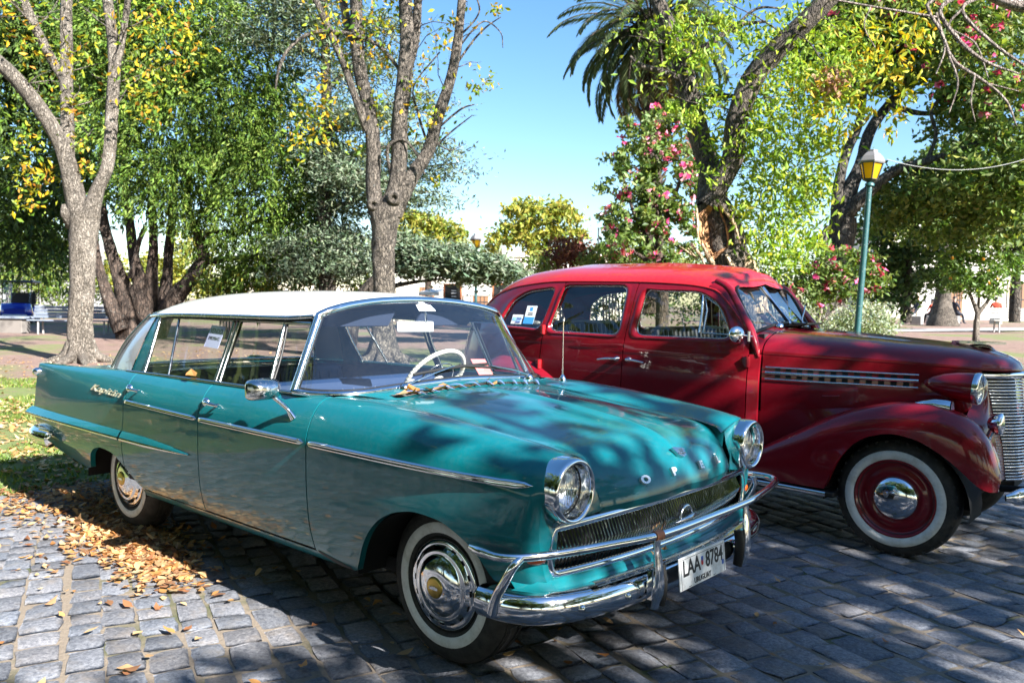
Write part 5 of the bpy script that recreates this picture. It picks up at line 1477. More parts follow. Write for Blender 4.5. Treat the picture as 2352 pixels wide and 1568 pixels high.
def limb(mb, pts, k=10, wob=.06, n=None, seed=0):
    """pts: (px, py, depth, radius px) in the photo, or xyz + radius metres when given as arrays of 4 with flag"""
    rng = np.random.default_rng(seed + len(pts) * 7)
    P = np.array([[*at(px, py, d), r * d / CAM_F] for px, py, d, r in pts])
    return limb3(mb, P, k, wob, n, rng)
def limb3(mb, P, k=10, wob=.06, n=None, rng=None):
    rng = rng or np.random.default_rng(5)
    n = n or max(6, 6 * len(P)); Q = cr_path(P, n)
    R = np.maximum(Q[:, 3], .002)
    T = np.gradient(Q[:, :3], axis=0); T /= np.linalg.norm(T, axis=1)[:, None] + 1e-9
    u = np.array([1.0, .2, 0]); rings = []
    a = np.linspace(0, 2 * math.pi, k, endpoint=False); ph = rng.uniform(0, 6)
    for i in range(n):
        x = np.cross(u, T[i]); x /= np.linalg.norm(x) + 1e-9; y = np.cross(T[i], x); u = y
        rr = R[i] * (1 + wob * np.sin(3 * a + ph + i * .25) + wob * .7 * np.sin(5 * a - ph + i * .6) + rng.normal(0, wob * .35, k))
        rings.append(Q[i, :3] + rr[:, None] * (np.cos(a)[:, None] * x + np.sin(a)[:, None] * y))
    mb.grid(np.array(rings), cv=True); mb.add(rings[-1], [tuple(range(k))])
    return Q

def twigs(mb, Q, m, length, rng, r0=.012, up=.25, spread=1.0, sub=2, droop=0.0, start=.3):
    """side twigs off a limb path; returns the twig tips and points for leaves"""
    pts = []
    for _ in range(m):
        i = int(rng.uniform(start, 1) * (len(Q) - 1)); p = Q[i, :3]
        d = rng.normal(0, spread, 3); d[2] = abs(d[2]) * .4 + up; d /= np.linalg.norm(d)
        L = length * rng.uniform(.4, 1.2); path = [p]
        for s in range(5):
            d = d + rng.normal(0, .22, 3) + np.array([0, 0, .05 - droop]); d /= np.linalg.norm(d); path.append(path[-1] + d * L / 5)
        path = np.array(path); mb.tube(path, [min(r0, Q[i, 3] * .6), .003], 5, caps=False)
        pts += [path[3], path[4], path[5], path[5]]
        for _ in range(sub):
            j = rng.integers(2, 5); d2 = d + rng.normal(0, .7, 3); d2 /= np.linalg.norm(d2); e = path[j] + d2 * L * .35
            mb.tube([path[j], (path[j] + e) / 2 + rng.normal(0, .02, 3), e], [.005, .002], 4, caps=False); pts += [e, (path[j] + e) / 2]
    return np.array(pts) if pts else np.zeros((0, 3))

def roots(mb, g, r, rng, n=7):
    for k in range(n):
        a = k * 2 * math.pi / n + rng.uniform(-.3, .3); d = np.array([math.cos(a), math.sin(a), 0]); L = rng.uniform(.35, .75)
        P = np.array([[*(g + d * r * .55 + [0, 0, .42]), r * .34], [*(g + d * r * .95 + [0, 0, .14]), r * .34], [*(g + d * (r + L * .5) + [0, 0, .03]), r * .24], [*(g + d * (r + L) - [0, 0, .06]), r * .10]])
        limb3(mb, P, 8, .08, 14, rng)

def around(P, n, r, rng):
    k = rng.integers(0, len(P), n); return P[k] + rng.normal(0, r, (n, 3))

GREEN_Y = [(.20, .30, .03), (.30, .36, .03), (.40, .38, .03), (.13, .24, .03)]
GOLD = [(.60, .36, .02), (.62, .42, .03), (.52, .26, .03), (.40, .38, .04)]
ORANGE = [(.52, .24, .04), (.45, .16, .03), (.60, .36, .04), (.34, .14, .05)]
CYP = [(.085, .155, .018), (.13, .215, .026), (.05, .10, .014), (.19, .27, .045)]
CEDAR = [(.14, .19, .11), (.18, .23, .15), (.09, .13, .08), (.24, .28, .19)]
DARKG = [(.045, .08, .022), (.065, .11, .028), (.035, .065, .022), (.09, .14, .034)]
MIDG = [(.10, .17, .035), (.13, .21, .045), (.065, .12, .028), (.18, .25, .055)]
PINK = [(.72, .08, .26), (.80, .16, .36), (.60, .05, .20), (.80, .30, .44)]
SILVER = [(.34, .38, .27), (.42, .46, .35), (.24, .29, .19)]
REDBR = [(.22, .07, .05), (.30, .12, .07), (.16, .05, .04)]

def tree_root(name, label, px, d, cat="tree", group=None):
    return thing(name, label, cat, tuple(foot(px, d)), 0, group)
def rel(o, root):
    o.parent = root; o.matrix_parent_inverse = Matrix.Translation(-Vector(root.location)); return o

def build_trees():
    rng = np.random.default_rng(11)
    # ---- left autumn tree
    D = 16.5
    t = tree_root("autumn_tree", "grey-barked forked tree with gold and orange leaves, in front of the pale slatted bench", 185, D)
    mb = MB(); g = foot(185, D)
    b = np.array([[*g, .36], [g[0], g[1], g[2] + .15, .28]] + [[*at(px, py, D), r * .86 * D / CAM_F] for px, py, r in ((184, 770, 32), (187, 690, 31), (190, 600, 32), (192, 530, 36), (195, 490, 38))]); b[0][2] -= .05
    limb3(mb, b, 16, .035, 60)
    A = [limb(mb, [(x_, y_, d_, r_ * .86) for x_, y_, d_, r_ in p], 12, .05, 36, s) for s, p in enumerate([
        [(186, 510, D, 30), (165, 420, D, 24), (140, 330, D - .1, 20), (85, 240, D - .3, 20), (20, 165, D - .5, 19), (-60, 100, D - .7, 17)],
        [(198, 520, D, 30), (222, 440, D, 18), (246, 380, D, 16), (258, 250, D + .1, 16), (262, 120, D + .2, 15), (246, 0, D + .3, 13), (240, -80, D + .3, 11)],
        [(180, 500, D + .2, 20), (160, 420, D + .4, 18), (155, 300, D + .5, 17), (152, 170, D + .6, 16), (152, 60, D + .6, 15), (155, -60, D + .7, 13)],
        [(262, 180, D + .1, 10), (278, 110, D + .1, 8), (290, 30, D + .1, 8), (300, -60, D + .1, 7)],
        [(150, 190, D + .6, 12), (110, 120, D + .5, 12), (70, 40, D + .4, 12), (40, -40, D + .3, 11)],
        [(165, 520, D, 14), (150, 490, D - .2, 12), (146, 470, D - .2, 5)]])]
    tw = [(A[0], 8), (A[1], 9), (A[2], 8), (A[3], 8), (A[4], 8)]
    pts = np.concatenate([twigs(mb, q, m, 1.5, rng, .016, .1, 1.0) for q, m in tw])
    roots(mb, g, .30, rng)
    rel(mb.build("trunk", M["pale_bark"]), t)
    # leaf sprays where the photo shows them
    sp = [(90, 130, 60), (60, 330, 60), (60, 420, 50), (150, 240, 40), (330, 60, 90), (400, 150, 60), (330, 200, 60), (400, 40, 70), (180, 330, 24), (200, 390, 26), (30, 30, 70), (100, 400, 40), (440, 100, 50), (340, 260, 40), (180, 130, 50), (60, 470, 40)]
    C = np.concatenate([around(np.array([at(x, y, D + rng.uniform(-.6, .6))]), int(r * 1.25), r * D / CAM_F * .5, rng) for x, y, r in sp] + [blobs([pb(150, -230, D, 230, 130), pb(60, -330, D, 200, 120), pb(300, -330, D, 180, 120)], 1500, rng, .35, 12, .5)] + [around(pts, 260, .16, rng)])
    hue = C[:, 0] * 0 + rng.random(len(C))
    rel(leaves("crown", C, .135, GOLD[:2] + GREEN_Y + GREEN_Y[1:3] + ORANGE[:1], None, "leaf", .5, .45, 3), t)

    # ---- centre autumn tree
    D = 17.5
    t = tree_root("autumn_tree", "rough-barked tree with five upright limbs and thin yellow leaves, behind the white car roof", 880, D)
    mb = MB(); g = foot(880, D)
    b = np.array([[*g, .42], [g[0], g[1], g[2] + .2, .31]] + [[*at(px, py, D), r * .86 * D / CAM_F] for px, py, r in ((880, 740, 29), (881, 660, 29), (881, 590, 30), (882, 530, 34), (884, 490, 42), (886, 470, 40))]); b[0][2] -= .05
    limb3(mb, b, 18, .05, 70)
    A = [limb(mb, [(x_, y_, d_, r_ * .86) for x_, y_, d_, r_ in p], 12, .06, 44, s + 20) for s, p in enumerate([
        [(868, 490, D, 26), (858, 430, D, 20), (857, 340, D, 20), (845, 240, D, 18), (826, 160, D, 17), (820, 60, D, 17), (815, -60, D, 15)],
        [(886, 485, D, 28), (905, 440, D - .1, 20), (917, 370, D - .1, 22), (918, 270, D - .1, 21), (930, 170, D - .1, 21), (935, 90, D - .1, 19), (928, -60, D - .1, 17)],
        [(900, 490, D, 28), (945, 410, D, 20), (985, 345, D, 17), (1005, 270, D, 16), (1035, 180, D, 14), (1055, 70, D, 12), (1065, -60, D, 10)],
        [(845, 300, D, 14), (815, 220, D - .2, 10), (790, 150, D - .2, 9), (765, 90, D - .2, 9), (730, 10, D - .2, 8), (710, -50, D - .2, 7)],
        [(845, 240, D, 12), (830, 150, D + .1, 11), (800, 60, D + .2, 11), (780, -40, D + .3, 10)],
        [(935, 170, D, 12), (955, 80, D + .2, 12), (960, -40, D + .2, 11)]])]
    # the long pale hanging branch and a few bare twigs against the sky
    for q in ([(925, 170, D, 4), (870, 105, D - .1, 4.5), (800, 78, D - .2, 4.5), (720, 75, D - .3, 4.5), (665, 110, D - .4, 4), (640, 160, D - .4, 3.5), (633, 205, D - .4, 2)],
              [(1000, 300, D, 3), (1060, 250, D, 2.5), (1090, 240, D, 1.5)], [(985, 350, D, 3), (1040, 300, D, 2.2), (1085, 265, D, 1.2)], [(1040, 160, D, 3), (1090, 90, D, 2.6), (1120, 60, D, 2), (1150, 40, D, 1.2)],
              [(1000, 330, D, 2), (1035, 345, D, 1.6), (1060, 335, D, 1)], [(1045, 120, D, 2.4), (1110, 50, D, 2), (1150, 75, D, 1.4), (1155, 110, D, 1)], [(985, 340, D, 3), (960, 260, D - .2, 3), (950, 200, D - .2, 2), (1010, 120, D - .2, 2)],
              [(905, 430, D, 4), (890, 340, D - .3, 4), (925, 320, D - .3, 3), (960, 360, D - .3, 3), (975, 400, D - .3, 2)], [(1050, 90, D, 3), (1100, 30, D, 2), (1090, -20, D, 2)]):
        limb(mb, q, 6, .03, 20)
    pts = np.concatenate([twigs(mb, q, m, 1.3, rng, .014, .25, 1.0, 3) for q, m in zip(A, (9, 8, 8, 8, 8, 7))])
    roots(mb, g, .32, rng)
    for x, y, r_ in ((858, 470, 11), (905, 455, 12)):
        k_ = at(x, y, D - .34); dv = (CAM_P - k_) / np.linalg.norm(CAM_P - k_); s_ = D / CAM_F
        mb.lathe([(-.10, r_ * s_ * 1.5), (.0, r_ * s_ * 1.15), (.03, r_ * s_ * .9), (.02, r_ * s_ * .6), (-.03, r_ * s_ * .4), (-.04, 0)], 16, k_, dv)
    rel(mb.build("trunk", M["grey_bark"]), t)
    sp = [(720, 270, 55), (690, 330, 45), (750, 300, 45), (740, 220, 40), (860, 60, 60), (880, 140, 50), (760, 60, 60), (960, 140, 36), (955, 200, 36), (990, 260, 36), (1120, 190, 26), (1085, 205, 20), (1010, 100, 30), (1040, 60, 30), (860, 240, 40), (780, 130, 40), (940, 300, 24), (830, 340, 24), (880, 20, 60), (910, 330, 20), (1000, 420, 14), (1140, 20, 20)]
    C = np.concatenate([around(np.array([at(x, y, D + rng.uniform(-.8, .5))]), int(r * 1.3), r * D / CAM_F * .5, rng) for x, y, r in sp] + [blobs([pb(860, -260, D, 220, 150), pb(1000, -380, D, 200, 140), pb(760, -400, D, 220, 150)], 2600, rng, .4, 14, .5)] + [around(pts, 260, .15, rng)])
    rel(leaves("crown", C, .135, GREEN_Y + GREEN_Y[1:] + GOLD[:2] + GOLD[:1], None, "leaf", .4, .5, 5), t)

    # ---- the big many-stemmed cypress
    D = 25.0
    t = tree_root("cypress_tree", "big bright green conifer with many twisting dark stems, behind the bench", 330, D)
    mb = MB()
    for s, q in enumerate([
        [(300, 800, D - .3, 46), (290, 700, D - .3, 40), (262, 600, D - .4, 24), (240, 520, D - .4, 20), (232, 430, D - .3, 16), (236, 300, D, 12)],
        [(330, 800, D, 50), (330, 690, D, 40), (310, 600, D, 22), (300, 520, D, 18), (285, 440, D, 16), (290, 300, D, 12)],
        [(330, 780, D, 40), (345, 660, D, 28), (352, 560, D, 18), (350, 470, D, 16), (360, 340, D, 13)],
        [(350, 790, D, 40), (392, 700, D, 34), (440, 640, D, 30), (466, 590, D, 25), (455, 540, D, 18), (430, 470, D, 15), (440, 350, D, 12)],
        [(360, 760, D + .3, 34), (382, 650, D + .3, 22), (388, 560, D + .3, 18), (398, 470, D + .3, 15), (400, 320, D, 11)],
        [(460, 605, D, 13), (520, 595, D, 11), (600, 588, D, 10), (660, 590, D, 7)], [(452, 560, D, 10), (480, 535, D, 9), (520, 532, D, 8), (560, 530, D, 5)],
        [(300, 640, D - .6, 12), (318, 560, D - .6, 10), (335, 520, D - .6, 9)], [(440, 520, D, 8), (470, 490, D, 5), (500, 470, D, 4)],
        [(280, 760, D - .6, 30), (250, 690, D - .6, 26), (225, 600, D - .7, 16), (215, 500, D - .7, 12)]]):
        limb(mb, [(x, y, d, r_ * .56) for x, y, d, r_ in q], 12, .10, 34, s + 50)
    rel(mb.build("trunk", M["brown_bark"]), t)
    B = [pb(*v) for v in ((330, 110, D, 150, 110), (420, 60, D, 150, 130), (540, 160, D, 130, 150), (470, 250, D, 150, 130), (620, 270, D, 110, 130), (680, 380, D, 110, 120), (600, 420, D, 120, 110), (350, 280, D - .6, 110, 120), (420, 390, D - .5, 120, 80), (520, 500, D, 80, 70), (720, 480, D, 80, 90), (650, 540, D - .2, 80, 70), (560, 580, D, 50, 60), (340, 420, D - .7, 80, 60), (280, 60, D, 120, 90), (250, 200, D, 90, 120), (430, -60, D, 170, 100), (760, 420, D, 50, 80), (700, 560, D, 50, 60), (420, 470, D - .8, 40, 50), (600, 620, D, 60, 40))]
    C, AX = sprays(B, 3300, rng, 1.0, 34, .30, .5, .45)
    rel(leaves("crown", C, .155, CYP, None, "needle", .2, .32, 7, 0, AX), t)

    # ---- dark conifer mass at far left
    D = 31.0
    t = tree_root("conifer_tree", "dark drooping conifer at the left edge behind the forked autumn tree", -70, D)
    mb = MB(); limb(mb, [(-70, 780, D, 26), (-68, 600, D, 22), (-60, 300, D, 16), (-50, 0, D, 9)], 10, .06); rel(mb.build("trunk", M["dark_bark"]), t)
    B = [pb(*v) for v in ((60, 330, D, 150, 60), (110, 420, D, 140, 45), (20, 470, D, 130, 40), (120, 520, D, 90, 30), (50, 60, D, 160, 110), (150, 150, D, 120, 100), (-40, 200, D, 140, 110), (30, 120, D, 120, 120), (120, 40, D, 140, 90), (200, 80, D, 90, 110), (60, 570, D, 110, 25), (190, 300, D, 60, 120))]
    C, AX = sprays(B, 2100, rng, 1.3, 26, .3, .35, .4); rel(leaves("crown", C, .25, DARKG + CYP[:2] + [(.10, .17, .03)], None, "needle", .1, .32, 9, 0, AX), t)

    # ---- grey-green cedar behind the centre tree
    D = 24.0
    t = tree_root("cedar_tree", "tall grey-green cedar with layered drooping boughs behind the five-limbed tree", 750, D)
    mb = MB(); limb(mb, [(752, 800, D, 24), (752, 640, D, 20), (745, 500, D, 17), (750, 300, D, 13), (745, 0, D, 9)], 10, .06)
    bl = []; CC = []
    for (x0, y0, x1, y1, th) in ((740, 130, 560, 60, 40), (740, 60, 640, 20, 44), (745, 200, 880, 120, 36), (745, 300, 1000, 210, 34), (745, 360, 1040, 330, 30), (745, 430, 1050, 375, 30), (745, 470, 1010, 440, 26), (745, 520, 860, 560, 26), (745, 560, 660, 560, 24), (745, 260, 880, 260, 34), (745, 400, 900, 420, 30), (745, 10, 600, -40, 40), (745, 90, 900, 40, 36), (745, 330, 830, 400, 40), (745, 560, 840, 610, 22), (745, 600, 690, 620, 20)):
        dd = D + rng.uniform(-1.5, 1.5)
        limb(mb, [(745, y0 + 10, D, 6), ((x0 + x1) / 2, (y0 + y1) / 2 - 8, (D + dd) / 2, 4), (x1, y1, dd, 1.5)], 6, .04, 12)
        n_ = 22
        for k in range(n_):
            f = (k + .5) / n_; f = f ** .8
            x, y = x0 + (x1 - x0) * f, y0 + (y1 - y0) * f - 10 * math.sin(f * 3.1)
            m = 95
            c = at(x, y, D + (dd - D) * f)
            o = rng.normal(0, 1, (m, 3)) * np.array([.42, .60, .10 + th * .0035 * (1 - f * .5)]) - np.array([0, 0, .10]) - np.abs(rng.normal(0, .16, (m, 1))) * np.array([0, 0, 1.0])
            CC.append(c + o)
    rel(mb.build("trunk", M["dark_bark"]), t)
    rel(leaves("crown", np.concatenate(CC), .17, CEDAR + CEDAR + [(.05, .09, .045)], None, "needle", .35, .3, 13, .3), t)

    # ---- low blue cedar spreading in front of the white building
    D = 22.0
    t = tree_root("cedar_tree", "low wide blue-grey cedar bough spreading before the white building", 1000, D)
    mb = MB(); limb(mb, [(800, 800, D, 18), (830, 680, D, 14), (900, 620, D, 10), (1040, 610, D, 7), (1180, 625, D, 3)], 8, .06); limb(mb, [(840, 670, D, 8), (940, 650, D, 5), (1020, 640, D, 2)], 6)
    rel(mb.build("trunk", M["dark_bark"]), t)
    B = [pb(*v) for v in ((950, 572, D, 56, 18), (1010, 592, D, 80, 15), (1080, 606, D, 90, 15), (1150, 622, D, 60, 13), (985, 620, D, 70, 9), (1090, 632, D, 70, 8), (935, 600, D, 36, 18), (915, 555, D, 36, 16), (1040, 580, D, 40, 10), (1180, 636, D, 30, 8))]
    C = blobs(B, 15000, rng, .3, 20, .6); rel(leaves("crown", C, .21, CEDAR + [(.17, .24, .16)], None, "needle", .15, .3, 15, .5), t)

    # ---- pale yellow-green trees beyond
    for lab, D, px, B_, trunk in (
        ("round yellow-green tree in the middle distance above the red car's tail", 44, 1245, ((1230, 500, 46, 20), (1180, 520, 30, 16), (1300, 500, 34, 18), (1262, 474, 40, 12), (1150, 550, 26, 13), (1215, 545, 40, 13), (1322, 540, 20, 16), (1180, 486, 24, 10), (1280, 535, 34, 12), (1130, 575, 22, 12), (1235, 575, 30, 12), (1300, 570, 24, 12), (1205, 470, 18, 8)), [(1240, 700, 9), (1243, 610, 8), (1262, 560, 6), (1290, 520, 3)]),
        ("yellow-green tree in the middle distance just right of the rough-barked trunk", 46, 985, ((985, 515, 40, 15), (945, 540, 34, 20), (1035, 535, 30, 13), (940, 500, 30, 12), (1000, 560, 40, 10), (1050, 555, 20, 10), (970, 540, 26, 14)), [(985, 700, 9), (985, 610, 7), (1000, 540, 4)])):
        t = tree_root("background_tree", lab, px, D); mb = MB(); q = limb(mb, [(x, y, D, r) for x, y, r in trunk], 8, .05)
        for dx in (-60, -30, 20, 50): limb(mb, [(trunk[1][0], trunk[1][1], D, 4), (trunk[1][0] + dx * .6, trunk[1][1] - 50, D, 3), (trunk[1][0] + dx, trunk[1][1] - 85, D, 1.5)], 5)
        rel(mb.build("trunk", M["brown_bark"]), t)
        C = blobs([pb(x, y, D, rx, ry) for x, y, rx, ry in B_], 4600, rng, .42, 16, .6); rel(leaves("crown", C, .30, [(.26, .30, .05), (.34, .34, .06), (.18, .25, .05), (.38, .33, .06)], None, "leaf", .2, .5, int(px)), t)

    # ---- palm
    D = 24.0
    t = tree_root("palm_tree", "tall date palm with drooping feather fronds and a shaggy brown trunk, against the sky", 1500, D)
    mb = MB(); q = limb(mb, [(1492, 720, D, 26), (1494, 560, D, 25), (1496, 400, D, 25), (1500, 260, D, 26), (1500, 170, D, 34), (1500, 90, D, 40), (1502, 30, D, 30)], 16, .10, 80)
    for k in range(160):
        f = rng.uniform(.3, 1); i = int(f * 79); a = rng.uniform(0, 6.28); r = q[i, 3] * 1.03
        p = q[i, :3] + np.array([math.cos(a) * r, math.sin(a) * r, 0]); mb.tube([p, p + np.array([math.cos(a) * .10, math.sin(a) * .10, .16])], [.05, .02], 4)
    rel(mb.build("trunk", M["brown_bark"]), t)
    fr = []; SA = []; st = MB(); dead = []; DA = []
    head = at(1500, 60, D)
    for k in range(84):
        az = k * 2.39996; el = 1.25 - 2.25 * ((k + .5) / 84) ** .8
        L = rng.uniform(2.5, 3.1)
        h = np.array([math.cos(az), math.sin(az), 0]); p = head + h * .25 + np.array([0, 0, rng.uniform(-.3, .3)]); path = [p]; e = el
        for s in range(14):
            e -= .055 + .045 * s / 14 * 2; path.append(path[-1] + (h * math.cos(e) + np.array([0, 0, math.sin(e)])) * L / 14)
        path = np.array(path); st.tube(path, [.035, .008], 5, caps=False)
        side = np.cross(h, [0, 0, 1]); isd = k > 70
        fine = cr_path(path, 70)[6:]
        T = np.gradient(fine, axis=0); T /= np.linalg.norm(T, axis=1)[:, None]
        for sg in (-1, 1):
            ll = .50 * np.sin(np.linspace(.35, 2.9, len(fine)))[:, None] + .08
            dr = T * .75 + sg * side * .75 - np.array([0, 0, .32]); dr /= np.linalg.norm(dr, axis=1)[:, None]
            (dead if isd else fr).append(fine + dr * ll * .5); (DA if isd else SA).append(np.concatenate([dr, ll], 1))
    rel(st.build("frond_ribs", M["brown_bark"]), t)
    def leaflets(name, P, A, cols, seed):
        P = np.concatenate(P); A = np.concatenate(A); r_ = np.random.default_rng(seed); N = len(P)
        d = A[:, :3] + r_.normal(0, .09, (N, 3)); L = A[:, 3:]; w = np.cross(d, [0, 0, 1.0]); w /= np.linalg.norm(w, axis=1)[:, None] + 1e-9
        V = np.stack([P - d * L * .5, P + w * .022, P + d * L * .5, P - w * .022], 1).reshape(-1, 3)
        c = np.array(cols)[r_.integers(0, len(cols), N)] * r_.uniform(.75, 1.25, (N, 1))
        return rel(raw_mesh(name, V, np.arange(4 * N), np.arange(N) * 4, M["leaf"], col=np.repeat(c, 4, 0)), t)
    leaflets("crown", fr, SA, [(.075, .11, .05), (.10, .14, .065), (.055, .085, .04), (.16, .19, .09)], 3)
    leaflets("dead_fronds", dead, DA, [(.28, .19, .12), (.20, .13, .08)], 4)

    # ---- flowering tree under the palm
    D = 21.0
    t = tree_root("flowering_tree", "dense green flowering tree with pink blossoms, left of the broken trunk and below the palm", 1500, D)
    mb = MB(); limb(mb, [(1520, 760, D, 16), (1522, 640, D, 13), (1510, 520, D, 9), (1500, 400, D, 5)], 8)
    for q in ([(1520, 600, D, 6), (1460, 500, D, 4), (1430, 400, D, 2)], [(1515, 540, D, 6), (1560, 420, D, 4), (1580, 330, D, 2)], [(1518, 620, D, 6), (1430, 560, D, 3), (1400, 540, D, 2)]): limb(mb, q, 6)
    rel(mb.build("trunk", M["brown_bark"]), t)
    B = [pb(*v) for v in ((1500, 330, D, 60, 70), (1450, 370, D, 50, 40), (1540, 420, D, 70, 80), (1480, 470, D, 70, 60), (1440, 500, D, 56, 50), (1560, 530, D, 60, 60), (1470, 570, D, 90, 50), (1560, 330, D, 50, 60), (1420, 560, D, 40, 40), (1600, 460, D, 40, 90), (1430, 300, D, 26, 24), (1410, 430, D, 30, 22), (1520, 270, D, 40, 30))]
    C = blobs(B, 9000, rng, .20, 30, .8); rel(leaves("crown", C, .16, MIDG + [(.20, .27, .09), (.26, .33, .12), (.16, .24, .06)] + [(.16, .21, .08)], None, "leaf", .1, .5, 17), t)
    F = blobs(B, 1000, rng, .09, 5, 1.05); rel(leaves("blossom", F, .14, PINK + [(.85, .45, .55), (.82, .35, .50)], None, "petal", 0, .8, 18), t)

    # ---- broken tree
    D = 13.5
    t = tree_root("broken_tree", "tree with a split orange-brown torn trunk and two long limbs, behind the red car's roof", 1690, D)
    mb = MB(); g = foot(1700, D)
    b = np.array([[*(g - [0, 0, .1]), .50]] + [[*at(px, py, D), r * D / CAM_F] for px, py, r in ((1690, 720, 52), (1678, 640, 48), (1668, 570, 46), (1650, 500, 42), (1632, 460, 34))])
    limb3(mb, b, 18, .06, 60)
    A = [limb(mb, q, 14, .05, 44, s + 70) for s, q in enumerate([
        [(1632, 470, D, 30), (1630, 400, D + .1, 26), (1605, 310, D + .2, 24), (1582, 210, D + .2, 23), (1560, 120, D + .2, 22), (1530, 50, D + .2, 18), (1490, -40, D + .2, 15)],
        [(1625, 470, D - .2, 28), (1655, 415, D - .3, 26), (1682, 360, D - .4, 25), (1692, 280, D - .5, 26), (1725, 190, D - .6, 25), (1775, 125, D - .8, 24), (1840, 60, D - 1.0, 23), (1920, -20, D - 1.2, 21), (2000, -90, D - 1.4, 18)]])]
    for q in ([(1560, 180, D, 8), (1520, 165, D - .1, 7), (1470, 150, D - .2, 6), (1448, 130, D - .2, 3)], [(1575, 130, D, 8), (1640, 95, D, 7), (1690, 60, D, 6), (1760, 50, D, 3)], [(1690, 60, D, 4), (1740, 20, D, 3), (1800, 20, D, 2)], [(1590, 230, D, 6), (1640, 220, D, 6), (1700, 225, D, 4), (1740, 250, D, 2)]):
        limb(mb, q, 8, .04, 18)
    pts = np.concatenate([twigs(mb, A[0], 9, 1.0, rng, .014, .2), twigs(mb, A[1], 12, 1.4, rng, .014, -.1, 1.0, 2, .12)])
    rel(mb.build("trunk", M["umber_bark"]), t)
    # torn face of the trunk: hollow, shreds and stripped wood
    fx = lambda x, y, o=-.36: at(x, y, D + o)
    m = MB(); q = np.linspace(0, 2 * math.pi, 22, endpoint=False)
    ring = [fx(1636 + 36 * math.cos(a) + 7 * math.sin(3 * a), 532 + 66 * math.sin(a) + 7 * math.sin(5 * a), -.36) for a in q]; ins = [fx(1640 + 17 * math.cos(a) + 4 * math.sin(4 * a), 535 + 38 * math.sin(a), -.16) for a in q]
    m.grid(np.array([ring, ins]), cv=True); m.add(ins, [tuple(range(22))]); rel(m.build("torn_hollow", M["red_wood"]), t)
    for x0, y0, x1, y1, r in ((1612, 560, 1662, 640, 16), (1590, 560, 1625, 625, 11), (1606, 600, 1560, 565, 5), (1580, 570, 1612, 592, 5), (1668, 585, 1700, 640, 12), (1652, 470, 1700, 560, 11), (1600, 478, 1603, 545, 7)):
        m = MB(); a, b = fx(x0, y0, -.34), fx(x1, y1, -.40); m.tube([a, (a + b) / 2 + rng.normal(0, .03, 3), b], [r * .003, r * .006, r * .002], 6, n=8, flat=(1, .5)); rel(m.build("torn_splinter", M["blonde_wood"]), t)
    m = MB(); m.tube([fx(1690, 570, -.1), fx(1712, 600, -.16), fx(1730, 660, -.2), fx(1738, 720, -.2)], [.10, .15, .18, .2], 10, n=16, flat=(.7, 1)); rel(m.build("stripped_wood", M["blonde_wood"]), t)
    # hanging leaf curtain on its right, thin leaves on the left limb
    sp = [(1760, 240, 60), (1800, 320, 80), (1780, 420, 80), (1830, 420, 70), (1860, 330, 60), (1760, 500, 70), (1810, 540, 80), (1850, 480, 60), (1740, 380, 60), (1790, 590, 50), (1730, 560, 40), (1880, 420, 40), (1900, 330, 36), (1840, 240, 60), (1900, 220, 60), (1780, 170, 60), (1850, 150, 60), (1960, 160, 50), (1920, 90, 60), (1830, 590, 30), (1870, 560, 26), (1700, 480, 30), (1640, 330, 40), (1600, 130, 40), (1560, 60, 40), (1660, 60, 50), (1740, 90, 50), (1640, 220, 40), (1700, 330, 40), (1740, 290, 50), (1820, 60, 60), (1560, 110, 24), (1640, 400, 30), (1545, 250, 20), (1590, 270, 26)]
    C = np.concatenate([around(np.array([at(x, y, D + rng.uniform(-1.0, .9)) for _ in range(5)]), int(r * 4.4), r * D / CAM_F * .55, rng) for x, y, r in sp] + [around(pts, 500, .2, rng)])
    C = np.concatenate([C, blobs([pb(x, y, D + dd, r, r * .7) for x, y, dd, r in ((1500, -160, .5, 150), (1300, -300, 1, 160), (1700, -200, 0, 150), (1900, -260, -1, 160), (1600, -420, 0, 180), (1150, -420, 1.5, 140))], 3600, rng, .34, 14, .5)])
    rel(leaves("crown", C, .13, [(.24, .36, .03), (.32, .42, .035), (.17, .29, .03), (.40, .44, .05), (.28, .38, .05), (.14, .24, .03)], None, "leaf", .75, .36, 21), t)
    sp = [(1920, 190, 50), (1960, 230, 40), (1890, 260, 40), (2060, 170, 36), (2080, 220, 36), (2040, 120, 60), (2110, 100, 40), (2000, 70, 60), (1930, 300, 30), (2060, 260, 26), (2045, 310, 14), (1870, 200, 40), (1985, 260, 24), (2120, 40, 40), (1990, 140, 40)]
    C = np.concatenate([around(np.array([at(x, y, D - 1.2 + rng.uniform(-.6, .6))]), int(r * 1.4), r * D / CAM_F * .5, rng) for x, y, r in sp])
    rel(leaves("golden_leaves", C, .14, GOLD[:2] + GREEN_Y + GREEN_Y[1:3] + [(.48, .46, .04)], None, "leaf", .8, .34, 22), t)
    C = around(np.array([at(1890 + dx, 190 + dy, D - .9) for dx, dy in ((0, 0), (18, -12), (30, 4), (14, 14))]), 150, .10, rng)
    rel(leaves("withered_leaves", C, .12, [(.34, .19, .11), (.42, .26, .17), (.25, .13, .08)], None, "dry_leaf", .8, .45, 23), t)

    # ---- big shade tree at right
    D = 22.0
    t = tree_root("shade_tree", "massive dark tree with a leaning buttressed trunk and spreading limbs, behind the near lamp post", 1930, D)
    mb = MB(); g = foot(1900, D)
    b = np.array([[*(g - [0, 0, .1]), 1.0]] + [[*at(px, py, D), r * D / CAM_F] for px, py, r in ((1890, 720, 52), (1910, 640, 38), (1930, 560, 31), (1935, 500, 28))]); limb3(mb, b, 16, .10, 40)
